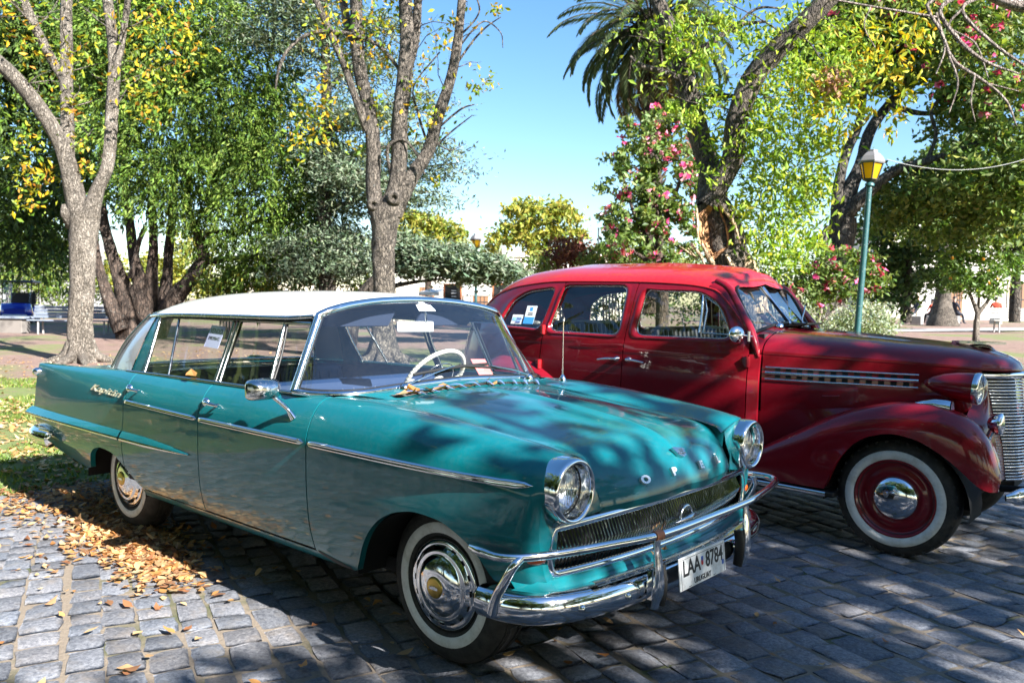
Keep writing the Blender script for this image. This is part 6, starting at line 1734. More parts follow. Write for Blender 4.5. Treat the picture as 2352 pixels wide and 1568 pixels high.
    for s, q in enumerate([
        [(1930, 520, D, 36), (1945, 450, D, 26), (1975, 380, D, 20), (2000, 300, D + .2, 17), (2060, 220, D + .4, 15), (2130, 150, D + .6, 12)],
        [(1930, 510, D, 30), (1925, 430, D, 18), (1945, 350, D, 15), (1975, 280, D, 13), (1985, 200, D, 10)],
        [(1935, 500, D, 30), (1985, 450, D - .4, 20), (2060, 390, D - .8, 15), (2130, 370, D - 1, 13), (2220, 340, D - 1.4, 10), (2330, 290, D - 2, 7)],
        [(1990, 440, D, 12), (2080, 390, D - .6, 9), (2180, 400, D - 1, 7), (2260, 420, D - 1, 5)], [(2040, 240, D, 10), (2110, 260, D, 8), (2190, 250, D, 6), (2260, 200, D, 4)],
        [(2130, 370, D - 1, 7), (2150, 310, D - 1, 6), (2140, 250, D - 1, 5), (2200, 200, D - 1, 4)],
        [(1905, 650, D - .4, 22), (1890, 560, D - .4, 14), (1900, 520, D - .3, 8)]]): limb(mb, [(x, y, d, r_ * .72) for x, y, d, r_ in q], 10, .08, 30, s + 90)
    rel(mb.build("trunk", M["grey_bark_dark"]), t)
    B = [pb(*v) for v in ((2120, 90, D, 180, 80), (2250, 150, D - 1, 130, 90), (2330, 260, D - 2, 110, 90), (2300, 370, D - 2, 120, 70), (2220, 440, D - 1, 140, 50), (2120, 430, D, 110, 46), (2330, 470, D - 1, 90, 70), (2200, 300, D, 70, 40), (2060, 480, D + 1, 80, 40), (1990, 60, D, 130, 100), (1900, 120, D, 90, 100), (2060, 20, D, 150, 90), (1960, 170, D, 70, 60), (2240, 230, D - 1, 90, 40), (2280, 30, D, 130, 80), (2060, 180, D, 60, 40), (2150, 520, D + 1, 120, 40), (2250, 560, D + 1, 60, 36))]
    C = blobs(B, 40000, rng, .34, 18, .55); rel(leaves("crown", C, .18, MIDG + MIDG + DARKG[1:2] + [(.20, .27, .06), (.24, .28, .11), (.28, .30, .07)], None, "leaf", .2, .5, 25), t)
    F = blobs(B[:3] + B[9:13], 1000, rng, .10, 4, .95); rel(leaves("blossom", F, .19, PINK, None, "petal", 0, .8, 26), t)
    # pink-flowering branch under it
    t = tree_root("flowering_shrub", "pink-flowered shrub at the foot of the leaning buttressed trunk", 1870, 18.0, "shrub")
    D = 18.0
    mb = MB(); 
    for q in ([(1880, 740, D, 4), (1900, 660, D, 3), (1920, 610, D, 2)], [(1870, 740, D, 4), (1850, 670, D, 3), (1840, 630, D, 2)], [(1890, 740, D, 4), (1970, 660, D, 3), (2020, 610, D, 1)]): limb(mb, q, 5)
    rel(mb.build("stems", M["twig_bark"]), t)
    B = [pb(*v) for v in ((1880, 640, D, 50, 40), (1920, 600, D, 50, 36), (1850, 680, D, 40, 36), (1980, 620, D, 44, 40), (1940, 660, D, 50, 36), (2010, 650, D, 26, 30))]
    rel(leaves("foliage", blobs(B, 3200, rng, .2, 14, .7), .12, MIDG + [(.18, .24, .06)], None, "leaf", .2, .5, 27), t)
    rel(leaves("blossom", blobs(B, 330, rng, .07, 5, .98), .13, PINK, None, "petal", 0, .85, 28), t)
    # dark evergreens behind
    for lab, px, D, B_ in (("dark evergreen filling the shade right of the near lamp post", 2080, 34, ((2060, 560, 80, 80), (2120, 600, 80, 60), (2020, 620, 50, 60), (2160, 560, 70, 60), (2060, 480, 70, 50), (2180, 500, 60, 50), (2040, 670, 50, 26), (2110, 640, 60, 24), (2000, 560, 50, 60), (2030, 690, 60, 26), (2090, 672, 30, 20), (2180, 640, 50, 26))),
                           ("dark leafy tree at the right edge behind the small orange tree", 2330, 30, ((2340, 540, 60, 70), (2300, 470, 70, 60), (2350, 400, 60, 70)))):
        t = tree_root("background_tree", lab, px, D); mb = MB(); limb(mb, [(px, 740, D, 12), (px + 4, 640, D, 10), (px + 8, 500, D, 6)], 8); rel(mb.build("trunk", M["dark_bark"]), t)
        rel(leaves("crown", blobs([pb(x, y, D, a, b) for x, y, a, b in B_], 6500, rng, .5, 16, .6), .28, DARKG + MIDG[:1], None, "leaf", .2, .5, px), t)
    # background trunk at right
    t = tree_root("background_tree", "bare grey trunk in the sun beyond the small orange tree", 2165, 38); D = 38
    mb = MB(); g = foot(2165, D); b = np.array([[*(g - [0, 0, .1]), .75]] + [[*at(px, py, D), r * D / CAM_F] for px, py, r in ((2166, 700, 20), (2168, 660, 17), (2172, 600, 16), (2180, 520, 14), (2190, 400, 10))]); limb3(mb, b, 12, .06, 30); rel(mb.build("trunk", M["grey_bark"]), t)
    rel(leaves("crown", blobs([pb(x, y, D, a, b_) for x, y, a, b_ in ((2190, 380, 90, 60), (2130, 470, 60, 40), (2240, 480, 70, 40))], 3500, rng, .5, 16, .6), .3, DARKG + MIDG, None, "leaf", .2, .5, 31), t)
    # small orange tree
    D = 23.0
    t = tree_root("orange_tree", "small round orange tree with glossy leaves and a thin forked trunk on the grass", 2242, D)
    mb = MB(); g = foot(2242, D)
    b = np.array([[*(g - [0, 0, .05]), .10]] + [[*at(px, py, D), r * D / CAM_F] for px, py, r in ((2243, 750, 7), (2246, 715, 6))]); limb3(mb, b, 8, .05, 20)
    for q in ([(2246, 720, D, 6), (2230, 680, D, 4), (2215, 640, D, 2)], [(2246, 720, D, 6), (2270, 690, D, 4), (2290, 650, D, 2)], [(2246, 715, D, 4), (2250, 660, D, 3), (2252, 620, D, 2)]): limb(mb, q, 6)
    rel(mb.build("trunk", M["pale_bark"]), t)
    B = [pb(*v) for v in ((2240, 620, D, 46, 36), (2200, 640, D, 34, 30), (2290, 640, D, 44, 34), (2250, 660, D, 50, 22), (2180, 600, D, 28, 26), (2320, 610, D, 30, 30))]
    rel(leaves("crown", blobs(B, 3600, rng, .18, 14, .65), .12, MIDG + [(.13, .24, .04), (.10, .20, .03)], None, "leaf", .1, .5, 33), t)
    F = blobs(B, 14, rng, .01, 1, .98)
    for p in F[:12]:
        m = MB(); m.lathe([(-.045, .0), (-.035, .028), (0, .045), (.035, .028), (.045, 0)], 12, p, (0, 0, 1)); rel(m.build("orange_fruit", M["orange_peel"]), t)
    # silver bushes, reddish shrub, hedge, left shrubs
    for nm, lab, px, D, B_, n_, sz, cols, cat in (
        ("silver_bush", "silvery grey bush at the foot of the near lamp post", 1975, 15.6, ((1985, 735, 60, 44), (1940, 750, 40, 34), (2020, 745, 30, 40)), 4200, .075, SILVER, "bush"),
        ("silver_bush", "small silvery bush showing past the red car's windscreen", 1845, 17.0, ((1845, 730, 26, 40), (1860, 760, 26, 30)), 1200, .075, SILVER, "bush"),
        ("red_shrub", "dark reddish-brown shrub above the red car's roof", 1310, 24.0, ((1300, 585, 46, 36), (1340, 590, 40, 30), (1270, 600, 30, 26)), 2600, .13, REDBR, "shrub"),
        ("green_shrub", "sunlit light green shrub between the reddish shrub and the flowering tree", 1430, 23.0, ((1400, 600, 60, 26), (1470, 605, 50, 26), (1360, 615, 40, 22), (1540, 610, 60, 30), (1230, 612, 40, 24)), 4200, .12, [(.20, .26, .06), (.28, .30, .08), (.13, .19, .05)], "shrub"),
        ("green_shrub", "sunlit green shrub with red flowers behind the golf cart", 90, 48.0, ((30, 570, 80, 60), (110, 600, 80, 60), (60, 640, 60, 50), (150, 660, 60, 50), (-20, 620, 60, 60), (230, 670, 30, 30), (20, 500, 70, 50), (130, 520, 60, 60)), 11000, .26, MIDG + [(.20, .26, .05), (.28, .34, .06)], "shrub"),
        ("green_shrub", "mixed green and yellow shrubs under the conifer beyond the white car roof", 600, 25.0, ((520, 645, 60, 30), (590, 630, 60, 40), (680, 610, 60, 40), (640, 650, 60, 30), (740, 640, 40, 30), (480, 660, 40, 20), (820, 640, 40, 36)), 5200, .15, MIDG + [(.22, .26, .05), (.40, .36, .05)], "shrub"),
        ("hedge", "dark green hedge seen through the red car's windows and beyond its bonnet", 1650, 25.0, ((1430, 690, 80, 60), (1560, 690, 80, 70), (1690, 690, 80, 70), (1800, 690, 60, 60), (1620, 640, 90, 50), (1760, 640, 70, 50), (1320, 700, 60, 50)), 6500, .15, MIDG + DARKG, "hedge"),
        ("background_tree", "far yellow-green treetops seen between the conifer stems", 420, 46.0, ((380, 640, 60, 50), (430, 600, 50, 50), (300, 640, 60, 60), (480, 660, 40, 20)), 4000, .32, [(.26, .28, .04), (.34, .32, .05), (.18, .22, .04)], "tree")):
        t = tree_root(nm, lab, px, D, cat)
        mb = MB()
        for k in range(5): limb(mb, [(B_[0][0] + k * 6 - 12, 790, D, 3), (B_[0][0] + (k - 2) * 9, B_[0][1] + 10, D, 2), (B_[0][0] + (k - 2) * 14, B_[0][1] - 14, D, 1)], 5, .03, 8)
        rel(mb.build("stems", M["twig_bark"]), t)
        rel(leaves("foliage", blobs([pb(x, y, D, a, b) for x, y, a, b in B_], n_, rng, sz * 2.2, 14, .6), sz, cols, None, "leaf", .0, .42, px), t)
    # bare twigs reaching in at the top right from a tree outside the picture
    D = 11.0
    t = tree_root("bare_tree", "pale bare twigs reaching down into the top right corner", 2500, D)
    mb = MB(); g = foot(2560, D)
    limb3(mb, np.array([[*(g - [0, 0, .1]), .25], [*at(2560, 500, D), .2], [*at(2540, 100, D), .17], [*at(2500, -120, D), .14]]), 10, .05)
    for s, q in enumerate([
        [(2540, 60, D, 22), (2420, 20, D, 16), (2330, 10, D, 14), (2250, -20, D, 10)],
        [(2500, -60, D, 14), (2250, -40, D, 10), (2130, 10, D, 4.5), (2160, 70, D, 4), (2190, 140, D, 4), (2250, 180, D, 3.5), (2310, 230, D, 3), (2335, 290, D, 1.5)],
        [(2260, -30, D, 6), (2160, 20, D, 5), (2200, 90, D, 5), (2260, 140, D, 4), (2340, 170, D, 2)], [(2300, -20, D, 5), (2210, 20, D, 4), (2280, 100, D, 4), (2352, 150, D, 3)],
        [(2180, 130, D, 3), (2200, 190, D, 2.2), (2180, 260, D, 1.2)], [(2240, 170, D, 3), (2230, 230, D, 2), (2240, 280, D, 1)], [(2210, 20, D, 3), (2180, 60, D, 2.4), (2240, 100, D, 2), (2270, 180, D, 1.5)], [(2150, 30, D, 3), (2170, 110, D, 2.2), (2150, 170, D, 1.4)],
        [(2260, 190, D, 2), (2300, 200, D, 1.8), (2340, 210, D, 1)], [(2150, 40, D, 3), (2000, 15, D, 2.5), (1880, -4, D, 2), (1780, 0, D, 1.2)], [(2000, 15, D, 2), (1985, 60, D, 1.6), (2010, 110, D, 1)]]):
        limb(mb, q, 7, .03, 26, s + 130)
    rel(mb.build("trunk", M["twig_bark"]), t)

mat("orange_peel", (.75, .30, .02), .5); bark("umber_bark", (.038, .030, .024), (.175, .140, .108), 18); bark("grey_bark_dark", (.035, .03, .025), (.13, .11, .088), 10)
build_trees()
# ------------------------------------------------------------ unseen trees and hedges: dappled shade, plus added ones for dark reflections and less sky
def build_offstage():
    rng = np.random.default_rng(23)
    t = thing("shade_tree", "wide-crowned street tree outside the picture, dappling both bonnets with shade", "tree", (10.4, -.9, 0))
    mb = MB(); limb3(mb, np.array([[10.4, -.9, -.1, .30], [10.4, -.9, 1.5, .22], [10.3, -.9, 2.8, .20]]), 12, .05)
    for c, r in SHADE:
        limb3(mb, np.array([[10.3, -.9, 2.7, .12], [10.3 + (c[0] - 10.3) * .5, -.9 + (c[1] + .9) * .5, 3.9, .07], [c[0], c[1], c[2] - .1, .03], [c[0] - .5, c[1] + .1, c[2] + .1, .015]]), 7, .04)
    rel(mb.build("trunk", M["grey_bark"]), t)
    B = [(c, r) for c, r in SHADE]
    C = blobs(B, 10500, rng, .30, 15, .45)
    rel(leaves("crown", C, .19, MIDG + GREEN_Y[:1], None, "leaf", .2, .6, 41), t)
    for k, (x, y, h, r) in enumerate(((3.2, -7.0, 6.5, 3.3), (-3.5, -7.9, 7, 3.6), (5.5, -14, 6.5, 3.8), (13, -9, 8, 4.5), (16, 6, 8, 4.6), (-16, -7.5, 7, 4.2), (-21, -12, 8, 5.0), (10, -13, 9, 4.6), (24, -7, 9, 5.0), (25, 2, 9, 5.0), (-8, -14, 9, 4.6))):  # the later ones are added, to darken reflections and block sky
        t = thing("unseen_tree", ("leafy street tree outside the picture, left of the viewer", "leafy street tree outside the picture beyond the teal car's tail side", "leafy street tree outside the picture right behind the viewer", "tall street tree outside the picture ahead of the teal car", "tall street tree outside the picture ahead of the red car", "leafy street tree outside the picture far beyond the teal car's tail", "farthest street tree outside the picture beyond the teal car's tail", "added unseen tree blocking sky across the road behind the viewer", "added unseen tree blocking sky far ahead of the teal car", "added unseen tree blocking sky far ahead of the red car", "tall street tree outside the picture opposite the teal car's doors")[k], "tree", (x, y, 0))
        mb = MB(); limb3(mb, np.array([[x, y, -.1, .32], [x, y, h * .4, .2], [x + .3, y, h * .8, .1]]), 8); rel(mb.build("trunk", M["dark_bark"]), t)
        C = blobs([((x, y, h * .75), (r, r, h * .42)), ((x + r * .5, y - r * .3, h * .55), (r * .7, r * .7, h * .3)), ((x - r * .6, y + r * .3, h * .6), (r * .7, r * .7, h * .3))], 3400, rng, .8, 14, .6)
        rel(leaves("crown", C, .5, DARKG + MIDG, None, "leaf", .2, .6, 50 + k), t)
    for k, x0 in enumerate((-29, -20, -11)):  # hedges added out of view, for a dark band in the car's reflections
        t = thing("hedge", ("clipped dark hedge outside the picture, farthest beyond the teal car's tail", "added unseen hedge for dark reflections, middle of the row opposite the teal car", "clipped dark hedge outside the picture, nearest the viewer's left")[k], "hedge", (x0, -8.6, 0))
        mb = MB()
        for j in range(9): mb.tube([(x0 + j - 4, -8.6, -.05), (x0 + j - 4, -8.6, 1.6)], .03, 5)
        rel(mb.build("stems", M["dark_bark"]), t)
        C = np.stack([rng.uniform(x0 - 4.6, x0 + 4.6, 5200), -8.6 + rng.normal(0, .55, 5200), rng.uniform(0, 2.9, 5200)], 1)
        rel(leaves("foliage", C, .30, DARKG, None, "leaf", .1, .6, 70 + k), t)
# crown lobes placed up-sun of what they shade
SHADE = []
for xs_, ys_, r_, z_ in ((.2, -.3, 1.1, 5.0), (.1, .9, .9, 5.4), (1.6, -1.2, 1.3, 5.2), (.5, -2.2, 1.0, 4.9), (1.8, .8, 1.3, 5.6), (-.6, 2.8, 1.1, 5.2), (-1.7, 2.5, .8, 4.8), (1.0, 3.1, 1.4, 5.5), (3.0, 2.2, 1.4, 5.9), (3.2, -.5, 1.5, 6.2), (3.0, -2.4, 1.4, 5.4), (-.7, -2.5, .7, 4.6), (-1.5, -.35, .35, 4.5), (-1.5, .7, .45, 4.6), (-2.4, 3.4, .6, 4.9), (2.2, -3.6, 1.0, 4.8), (-2.3, 1.9, .35, 4.5)):
    SHADE.append(((xs_ + 1.6 * z_, ys_ - .084 * z_, z_), (r_, r_, r_ * .42)))
build_offstage()

# ------------------------------------------------------------ building, furniture, people
def plaster(name, c):
    m = mat(name, c, .9); t = NT(m); co = t.coord(); n = t.noise(co, 1.2, 5, .65); n2 = t.noise(co, 12, 4, .6)
    t.link(t.mix(t.ramp(n, [(.45, (0, 0, 0)), (.75, (1, 1, 1))]), c, tuple(v * .72 for v in c)), t.p.inputs["Base Color"]); t.link(t.bump(n2, .2, .02), t.p.inputs["Normal"])
plaster("white_plaster", (.74, .70, .62)); plaster("cream_plaster", (.62, .56, .44)); plaster("stone_wall", (.20, .18, .16))
mat("terracotta", (.50, .17, .07), .7); mat("canvas", (.78, .76, .70), .8); mat("board_black", (.012, .012, .013), .6)
def wood(name, c):
    m = mat(name, c, .6); t = NT(m); co = t.coord((1, 12, 12)); n = t.noise(co, 3, 4, .6)
    t.link(t.mix(n, tuple(v * .6 for v in c), tuple(min(1, v * 1.25) for v in c)), t.p.inputs["Base Color"])
wood("bench_wood", (.24, .28, .35)); wood("bench_grey", (.40, .39, .37))
mat("lamp_iron", (.03, .035, .04), .5); 
def lamp_paint():
    m = mat("lamp_green", (.03, .13, .13), .45); t = NT(m); co = t.coord()
    t.link(t.mix(t.ramp(t.noise(co, 30, 5, .7), [(.60, (0, 0, 0)), (.68, (1, 1, 1))]), (.016, .080, .085), (.36, .39, .35)), t.p.inputs["Base Color"])
lamp_paint()
def yellow_glass():
    m = mat("yellow_glass", (.80, .48, .02), .15); t = NT(m)
    tr = t.new("BsdfTranslucent"); tr.inputs[0].default_value = (.95, .66, .04, 1); mx = t.new("MixShader"); mx.inputs[0].default_value = .5
    t.link(t.p.outputs[0], mx.inputs[1]); t.link(tr.outputs[0], mx.inputs[2]); t.link(mx.outputs[0], t.n["Material Output"].inputs[0])
yellow_glass()
mat("cart_blue", (.01, .04, .42), .25, 0, 1); mat("cart_roof", (.05, .07, .12), .4); mat("skin", (.42, .25, .17), .6); mat("dark_clothes", (.02, .025, .04), .9); mat("red_clothes", (.45, .06, .03), .9)
mat("globe_white", (.82, .82, .80), .3); mat("cable", (.26, .26, .25), .6); mat("flag_blue", (.06, .12, .50), .8); mat("flag_white", (.75, .75, .75), .8); mat("pole_white", (.70, .70, .70), .4)
mat("shutter_wood", (.24, .12, .06), .7)

def view_frame(px, D, face=True):
    """ground spot plus unit axes: right across the view, away from the viewer"""
    f = np.array([CF[0], CF[1], 0]); f /= np.linalg.norm(f); r = np.array([f[1], -f[0], 0]); return foot(px, D), r, f

def boxo(mb, o, r, f, c, s, bev=0):
    rot = np.stack([r, f, [0, 0, 1.0]], 1); mb.box(o + rot @ np.array(c), s, bev, rot=rot)
def rot_to(r, f): return np.stack([r, f, [0, 0, 1.0]], 1)

def building(name, label, px0, px1, D, ztop, zbase, wallm, corn, openings):
    o = foot((px0 + px1) / 2, D); _, r, f = view_frame(px0, D)
    t = thing(name, label, "building", tuple(o)); w = (px1 - px0) / CAM_F * D
    H = ztop - zbase; dep = 8.0
    m = MB(); boxo(m, o, r, f, (0, dep / 2, H / 2 + zbase - .3), (w, dep, H + .6)); wall = rel(m.build("wall", M[wallm]), t)
    if corn:
        for dz, out, h in ((0, .22, .16), (-.26, .12, .10), (.18, .10, .22)):
            m = MB(); boxo(m, o, r, f, (0, dep / 2, ztop + dz), (w + 2 * out, dep + 2 * out, h), .02); rel(m.build("cornice", M[wallm]), t)
    for x, z, ww, hh, mt in openings:
        m = MB(); boxo(m, o, r, f, (x, -.02, z), (ww + .24, .10, hh + .24), .01); fr = rel(m.build("window_frame", M["cream_plaster"]), t)
        m = MB(); boxo(m, o, r, f, (x, -.06, z), (ww, .06, hh)); rel(m.build("shutter", M[mt]), t)
        m = MB()
        for q in np.linspace(-ww / 2, ww / 2, 5)[1:-1]: boxo(m, o, r, f, (x + q, -.10, z), (.03, .03, hh))
        boxo(m, o, r, f, (x, -.11, z), (ww, .03, .05)); rel(m.build("window_bars", M["lamp_iron"]), t)
    return t

def lamp_post(name, label, base, top, lean_to, h_l, r_p, group):
    """street lamp from base point to the lantern's foot, lantern h_l tall"""
    t = thing(name, label, "street lamp", tuple(base), 0, group)
    b = np.zeros(3); e = np.array(top) - np.array(base)
    m = MB(); m.tube([b, e * .12, e * .5, e], [r_p * 1.15, r_p, r_p * .95, r_p * .8], 16, n=20); m.lathe([(0, r_p * 2.2), (.1, r_p * 2.0), (.25, r_p * 1.4), (.3, r_p)], 16, b, e); m.lathe([(0, r_p * 1.4), (.04, r_p * 1.5), (.07, r_p * .9)], 12, e - e / np.linalg.norm(e) * .07, e)
    m.build("post", M["lamp_green"], t)
    ax = e / np.linalg.norm(e)
    def hexring(h, r): 
        x = np.cross([0, 1.0, 0], ax); x /= np.linalg.norm(x); y = np.cross(ax, x)
        return np.array([e + ax * h * h_l + r * h_l * (math.cos(a) * x + math.sin(a) * y) for a in np.linspace(0, 2 * math.pi, 6, endpoint=False)])
    m = MB(); a, b_ = hexring(.08, .20), hexring(.56, .335); m.grid(np.stack([a, b_]), cv=True, smooth=False); lan = m.build("lantern_glass", M["yellow_glass"], t)
    m = MB(); A, B_ = hexring(.08, .205), hexring(.56, .342)
    for i in range(6): m.tube([A[i], B_[i]], .018 * h_l * 1.2, 6); m.tube([A[i], A[(i + 1) % 6]], .016 * h_l, 6); m.tube([B_[i], B_[(i + 1) % 6]], .02 * h_l, 6)
    m.grid(np.stack([hexring(0, .08), hexring(.06, .20), hexring(.08, .20)]), cv=True, smooth=False)
    m.build("lantern_frame", M["lamp_iron"], t)
    m = MB(); m.grid(np.stack([hexring(.55, .38), hexring(.60, .40), hexring(.63, .39), hexring(.76, .32), hexring(.86, .23), hexring(.90, .16), hexring(.97, .15), hexring(1.0, .04), hexring(1.0, .001)]), cv=True, smooth=False); m.build("lantern_cap", M["cap_grey"], t)
    return t
mat("cap_grey", (.16, .155, .16), .6)

def bench(label, px, D, ry, wood_m, w=2.0, group="park benches"):
    o = foot(px, D); t = thing("park_bench", label, "bench", tuple(o), ry, group)
    m = MB()
    for k in range(4): m.box((0, -.16 + k * .105, .45), (w, .085, .035), .008)
    m.build("seat", M[wood_m], t)
    m = MB()
    for k in range(4): m.box((0, .25 + k * .028, .56 + k * .105), (w, .03, .09), .008, rot=np.array([[1, 0, 0], [0, .966, .259], [0, -.259, .966]]).T)
    m.build("backrest", M[wood_m], t)
    for x in (-w * .38, w * .38):
        for y in (-.14, .20):
            m = MB(); m.tube([(x, y, -.02), (x, y * .9, .43)], .03, 8); m.build("leg", M["bench_grey"], t)
        m = MB(); m.tube([(x, .20, .40), (x, .27, .55), (x, .37, .92)], .022, 8); m.build("back_support", M["lamp_iron"], t)
    return t

def person(label, p, face, shirt, scale=1.0):
    """seated figure: one continuous body grown from a joint skeleton"""
    me = bpy.data.meshes.new("person"); bm = bmesh.new()
    J = dict(hip=(0, 0, .48), sp=(0, -.03, .75), ch=(0, -.02, .98), nk=(0, .0, 1.12), hd=(0, .03, 1.26), ht=(0, .02, 1.36), sl=(-.19, -.01, 1.02), el=(-.25, .10, .78), wl=(-.14, .30, .66), fl=(-.10, .38, .64), sr=(.19, -.01, 1.02), er=(.25, .10, .78), wr=(.14, .30, .66), fr=(.10, .38, .64), kl=(-.12, .42, .50), al=(-.12, .44, .09), tl=(-.12, .60, .05), kr=(.12, .42, .50), ar=(.12, .50, .09), tr=(.12, .64, .05))
    Rr = dict(hip=.15, sp=.13, ch=.15, nk=.055, hd=.095, ht=.07, sl=.065, el=.045, wl=.032, fl=.03, sr=.065, er=.045, wr=.032, fr=.03, kl=.075, al=.045, tl=.04, kr=.075, ar=.045, tr=.04)
    vv = {k: bm.verts.new(v) for k, v in J.items()}
    for a, b in (("hip", "sp"), ("sp", "ch"), ("ch", "nk"), ("nk", "hd"), ("hd", "ht"), ("ch", "sl"), ("sl", "el"), ("el", "wl"), ("wl", "fl"), ("ch", "sr"), ("sr", "er"), ("er", "wr"), ("wr", "fr"), ("hip", "kl"), ("kl", "al"), ("al", "tl"), ("hip", "kr"), ("kr", "ar"), ("ar", "tr")): bm.edges.new((vv[a], vv[b]))
    bm.to_mesh(me); keys = list(J); bm.free()
    o = bpy.data.objects.new("person", me); scene.collection.objects.link(o)
    sk = o.modifiers.new("skin", 'SKIN')
    for v, k in zip(me.skin_vertices[0].data, keys): v.radius = (Rr[k], Rr[k]); v.use_root = k == "hip"
    o.modifiers.new("sub", 'SUBSURF').levels = 1
    dg = bpy.context.evaluated_depsgraph_get(); me2 = bpy.data.meshes.new_from_object(o.evaluated_get(dg))
    bpy.data.objects.remove(o)
    o = bpy.data.objects.new("person", me2); scene.collection.objects.link(o)
    me2.materials.clear(); me2.materials.append(M["skin"]); me2.materials.append(M[shirt]); me2.materials.append(M["dark_clothes"])
    for pl in me2.polygons:
        c = pl.center; pl.use_smooth = True
        pl.material_index = 1 if (c.z > .58 and c.z < 1.09 and c.y < .2) else (2 if (c.z <= .60 and c.z > .12) else (0 if c.z > 1.0 or c.y > .2 and c.z > .55 else 2))
    o.location = p; o.rotation_euler = (0, 0, face); o.scale = (scale,) * 3
    tag(o, label, "person")
    h = MB(); h.lathe([(.0, .098), (.04, .092), (.085, .06), (.105, 0)], 14, (0, .015, 1.28), (0, -.25, 1)); hr = h.build("hair", M["black_trim"], o)
    return o

def build_town():
    # white building beyond the yellow-green trees
    D = 54.0
    building("white_building", "long white building with a moulded cornice behind the yellow-green trees", 880, 1430, D, 4.35, 0, "white_plaster", True, [(-5.0, 1.3, 1.0, 1.8, "shutter_wood"), (-1.5, 1.3, 1.0, 1.8, "shutter_wood"), (3.0, 1.3, 1.0, 1.8, "shutter_wood")])
    building("white_building", "white house in the sun behind the small orange tree at the right edge", 2010, 2520, 52.0, 5.6, 0, "white_plaster", True, [(-3.6, 1.1, 1.5, 2.0, "white_slat"), (-2.0, 1.2, .7, 2.2, "shutter_wood"), (4.5, 1.3, 1.1, 2.2, "terracotta"), (1.8, 1.3, 1.0, 2.0, "shutter_wood")])
    building("grey_house", "grey house half hidden by shrubs at the left edge", -260, 130, 60.0, 5.4, 0, "stone_wall_light", False, [(-1.0, 1.5, 1.0, 1.4, "shutter_wood")])
    building("low_house", "low cream house with dark doorways glimpsed under the cedar", 560, 880, 46.0, 2.1, 0, "cream_plaster", False, [(-1.8, .9, .9, 1.7, "board_black"), (.6, .9, .9, 1.7, "board_black"), (2.6, .9, .9, 1.7, "board_black")])
    # canvas umbrellas and menu boards of the terrace
    for k, (px, D, w, lab) in enumerate(((1062, 36.0, 2.9, "white canvas parasol, left one on the terrace by the red car's tail"), (1165, 35.0, 2.6, "white canvas parasol half hidden by the red car's tail"))):
        o = foot(px, D); t = thing("parasol", lab, "parasol", tuple(o), .4, "terrace parasols")
        zt = float(at(px, 646, D)[2] - o[2]); h = w / 2
        m = MB(); q = np.array([(-h, -h, zt - .50), (h, -h, zt - .50), (h, h, zt - .50), (-h, h, zt - .50)])
        m.add(np.concatenate([q, [[0, 0, zt]]]), [(0, 1, 4), (1, 2, 4), (2, 3, 4), (3, 0, 4)], smooth=False); m.grid(np.stack([q, q - [0, 0, .14]]), cv=True, smooth=False); m.build("canopy", M["canvas"], t)
        m = MB(); m.tube([(0, 0, 0), (0, 0, zt)], .035, 8); m.build("pole", M["shutter_wood"], t)
        m = MB(); m.lathe([(0, .3), (.06, .28), (.08, .06)], 14, (0, 0, 0), (0, 0, 1)); m.build("base", M["lamp_iron"], t)
    for px, D, lab in ((1038, 33.0, "black menu board in an orange frame on the terrace, left of the lamp"), (1150, 32.5, "black menu board in an orange frame beside the red car's tail")):
        o, r, f = view_frame(px, D); t = thing("menu_board", lab, "menu board", tuple(o), 0, "terrace menu boards")
        zc = float(at(px, 676, D)[2]) - o[2]
        m = MB(); boxo(m, np.zeros(3), r, f, (0, 0, zc), (.62, .03, .75), .005); p = m.build("board", M["board_black"], t)
        m = MB()
        for x in (-.34, .34): boxo(m, np.zeros(3), r, f, (x, 0, zc / 2 + .2), (.07, .05, zc + .45), .005)
        boxo(m, np.zeros(3), r, f, (0, 0, zc + .40), (.75, .05, .06), .005); boxo(m, np.zeros(3), r, f, (0, 0, zc - .40), (.75, .05, .06), .005); m.build("frame", M["terracotta"], t)
        m = MB()
        for dz in (.15, .05, -.08): boxo(m, np.zeros(3), r, f, (.05, -.02, zc + dz), (.2, .008, .03)); 
        m.build("chalk_mark", M["paper_white"], t)
    # lamps
    D = 14.6; b = foot(1963, D)
    lamp_post("street_lamp", "green street lamp with a yellow six-sided lantern, tall beside the silvery bush", b, at(1998, 419, D), None, 76 * D / CAM_F, .055, "yellow lantern lamps")
    D = 33.0; b = foot(1092, D)
    lamp_post("street_lamp", "distant green street lamp with a yellow lantern, seen before the white building", b, at(1093, 572, D), None, 36 * D / CAM_F, .06, "yellow lantern lamps")
    o = foot(1240, 27.0); t = thing("globe_lamp", "small white globe lamp behind the red car's roof", "lamp", tuple(o)); zt = at(1240, 613, 27.0)[2] - o[2]
    m = MB(); m.tube([(0, 0, 0), (0, 0, zt - .1)], .03, 8); m.build("post", M["lamp_iron"], t); m = MB(); m.lathe([(-.14, 0), (-.12, .07), (0, .14), (.12, .07), (.14, 0)], 20, (0, 0, zt), (0, 0, 1)); m.build("globe", M["globe_white"], t)
    # wire from the lamp
    a, b = at(2036, 366, 14.8), at(2420, 340, 16.5)
    P = [a * (1 - s) + b * s - np.array([0, 0, .30 * 4 * s * (1 - s)]) for s in np.linspace(0, 1, 24)]
    tag(MB().tube(P, .0065, 6).build("cable", M["cable"]), "grey cable sagging from the near lamp toward the right edge", "cable")
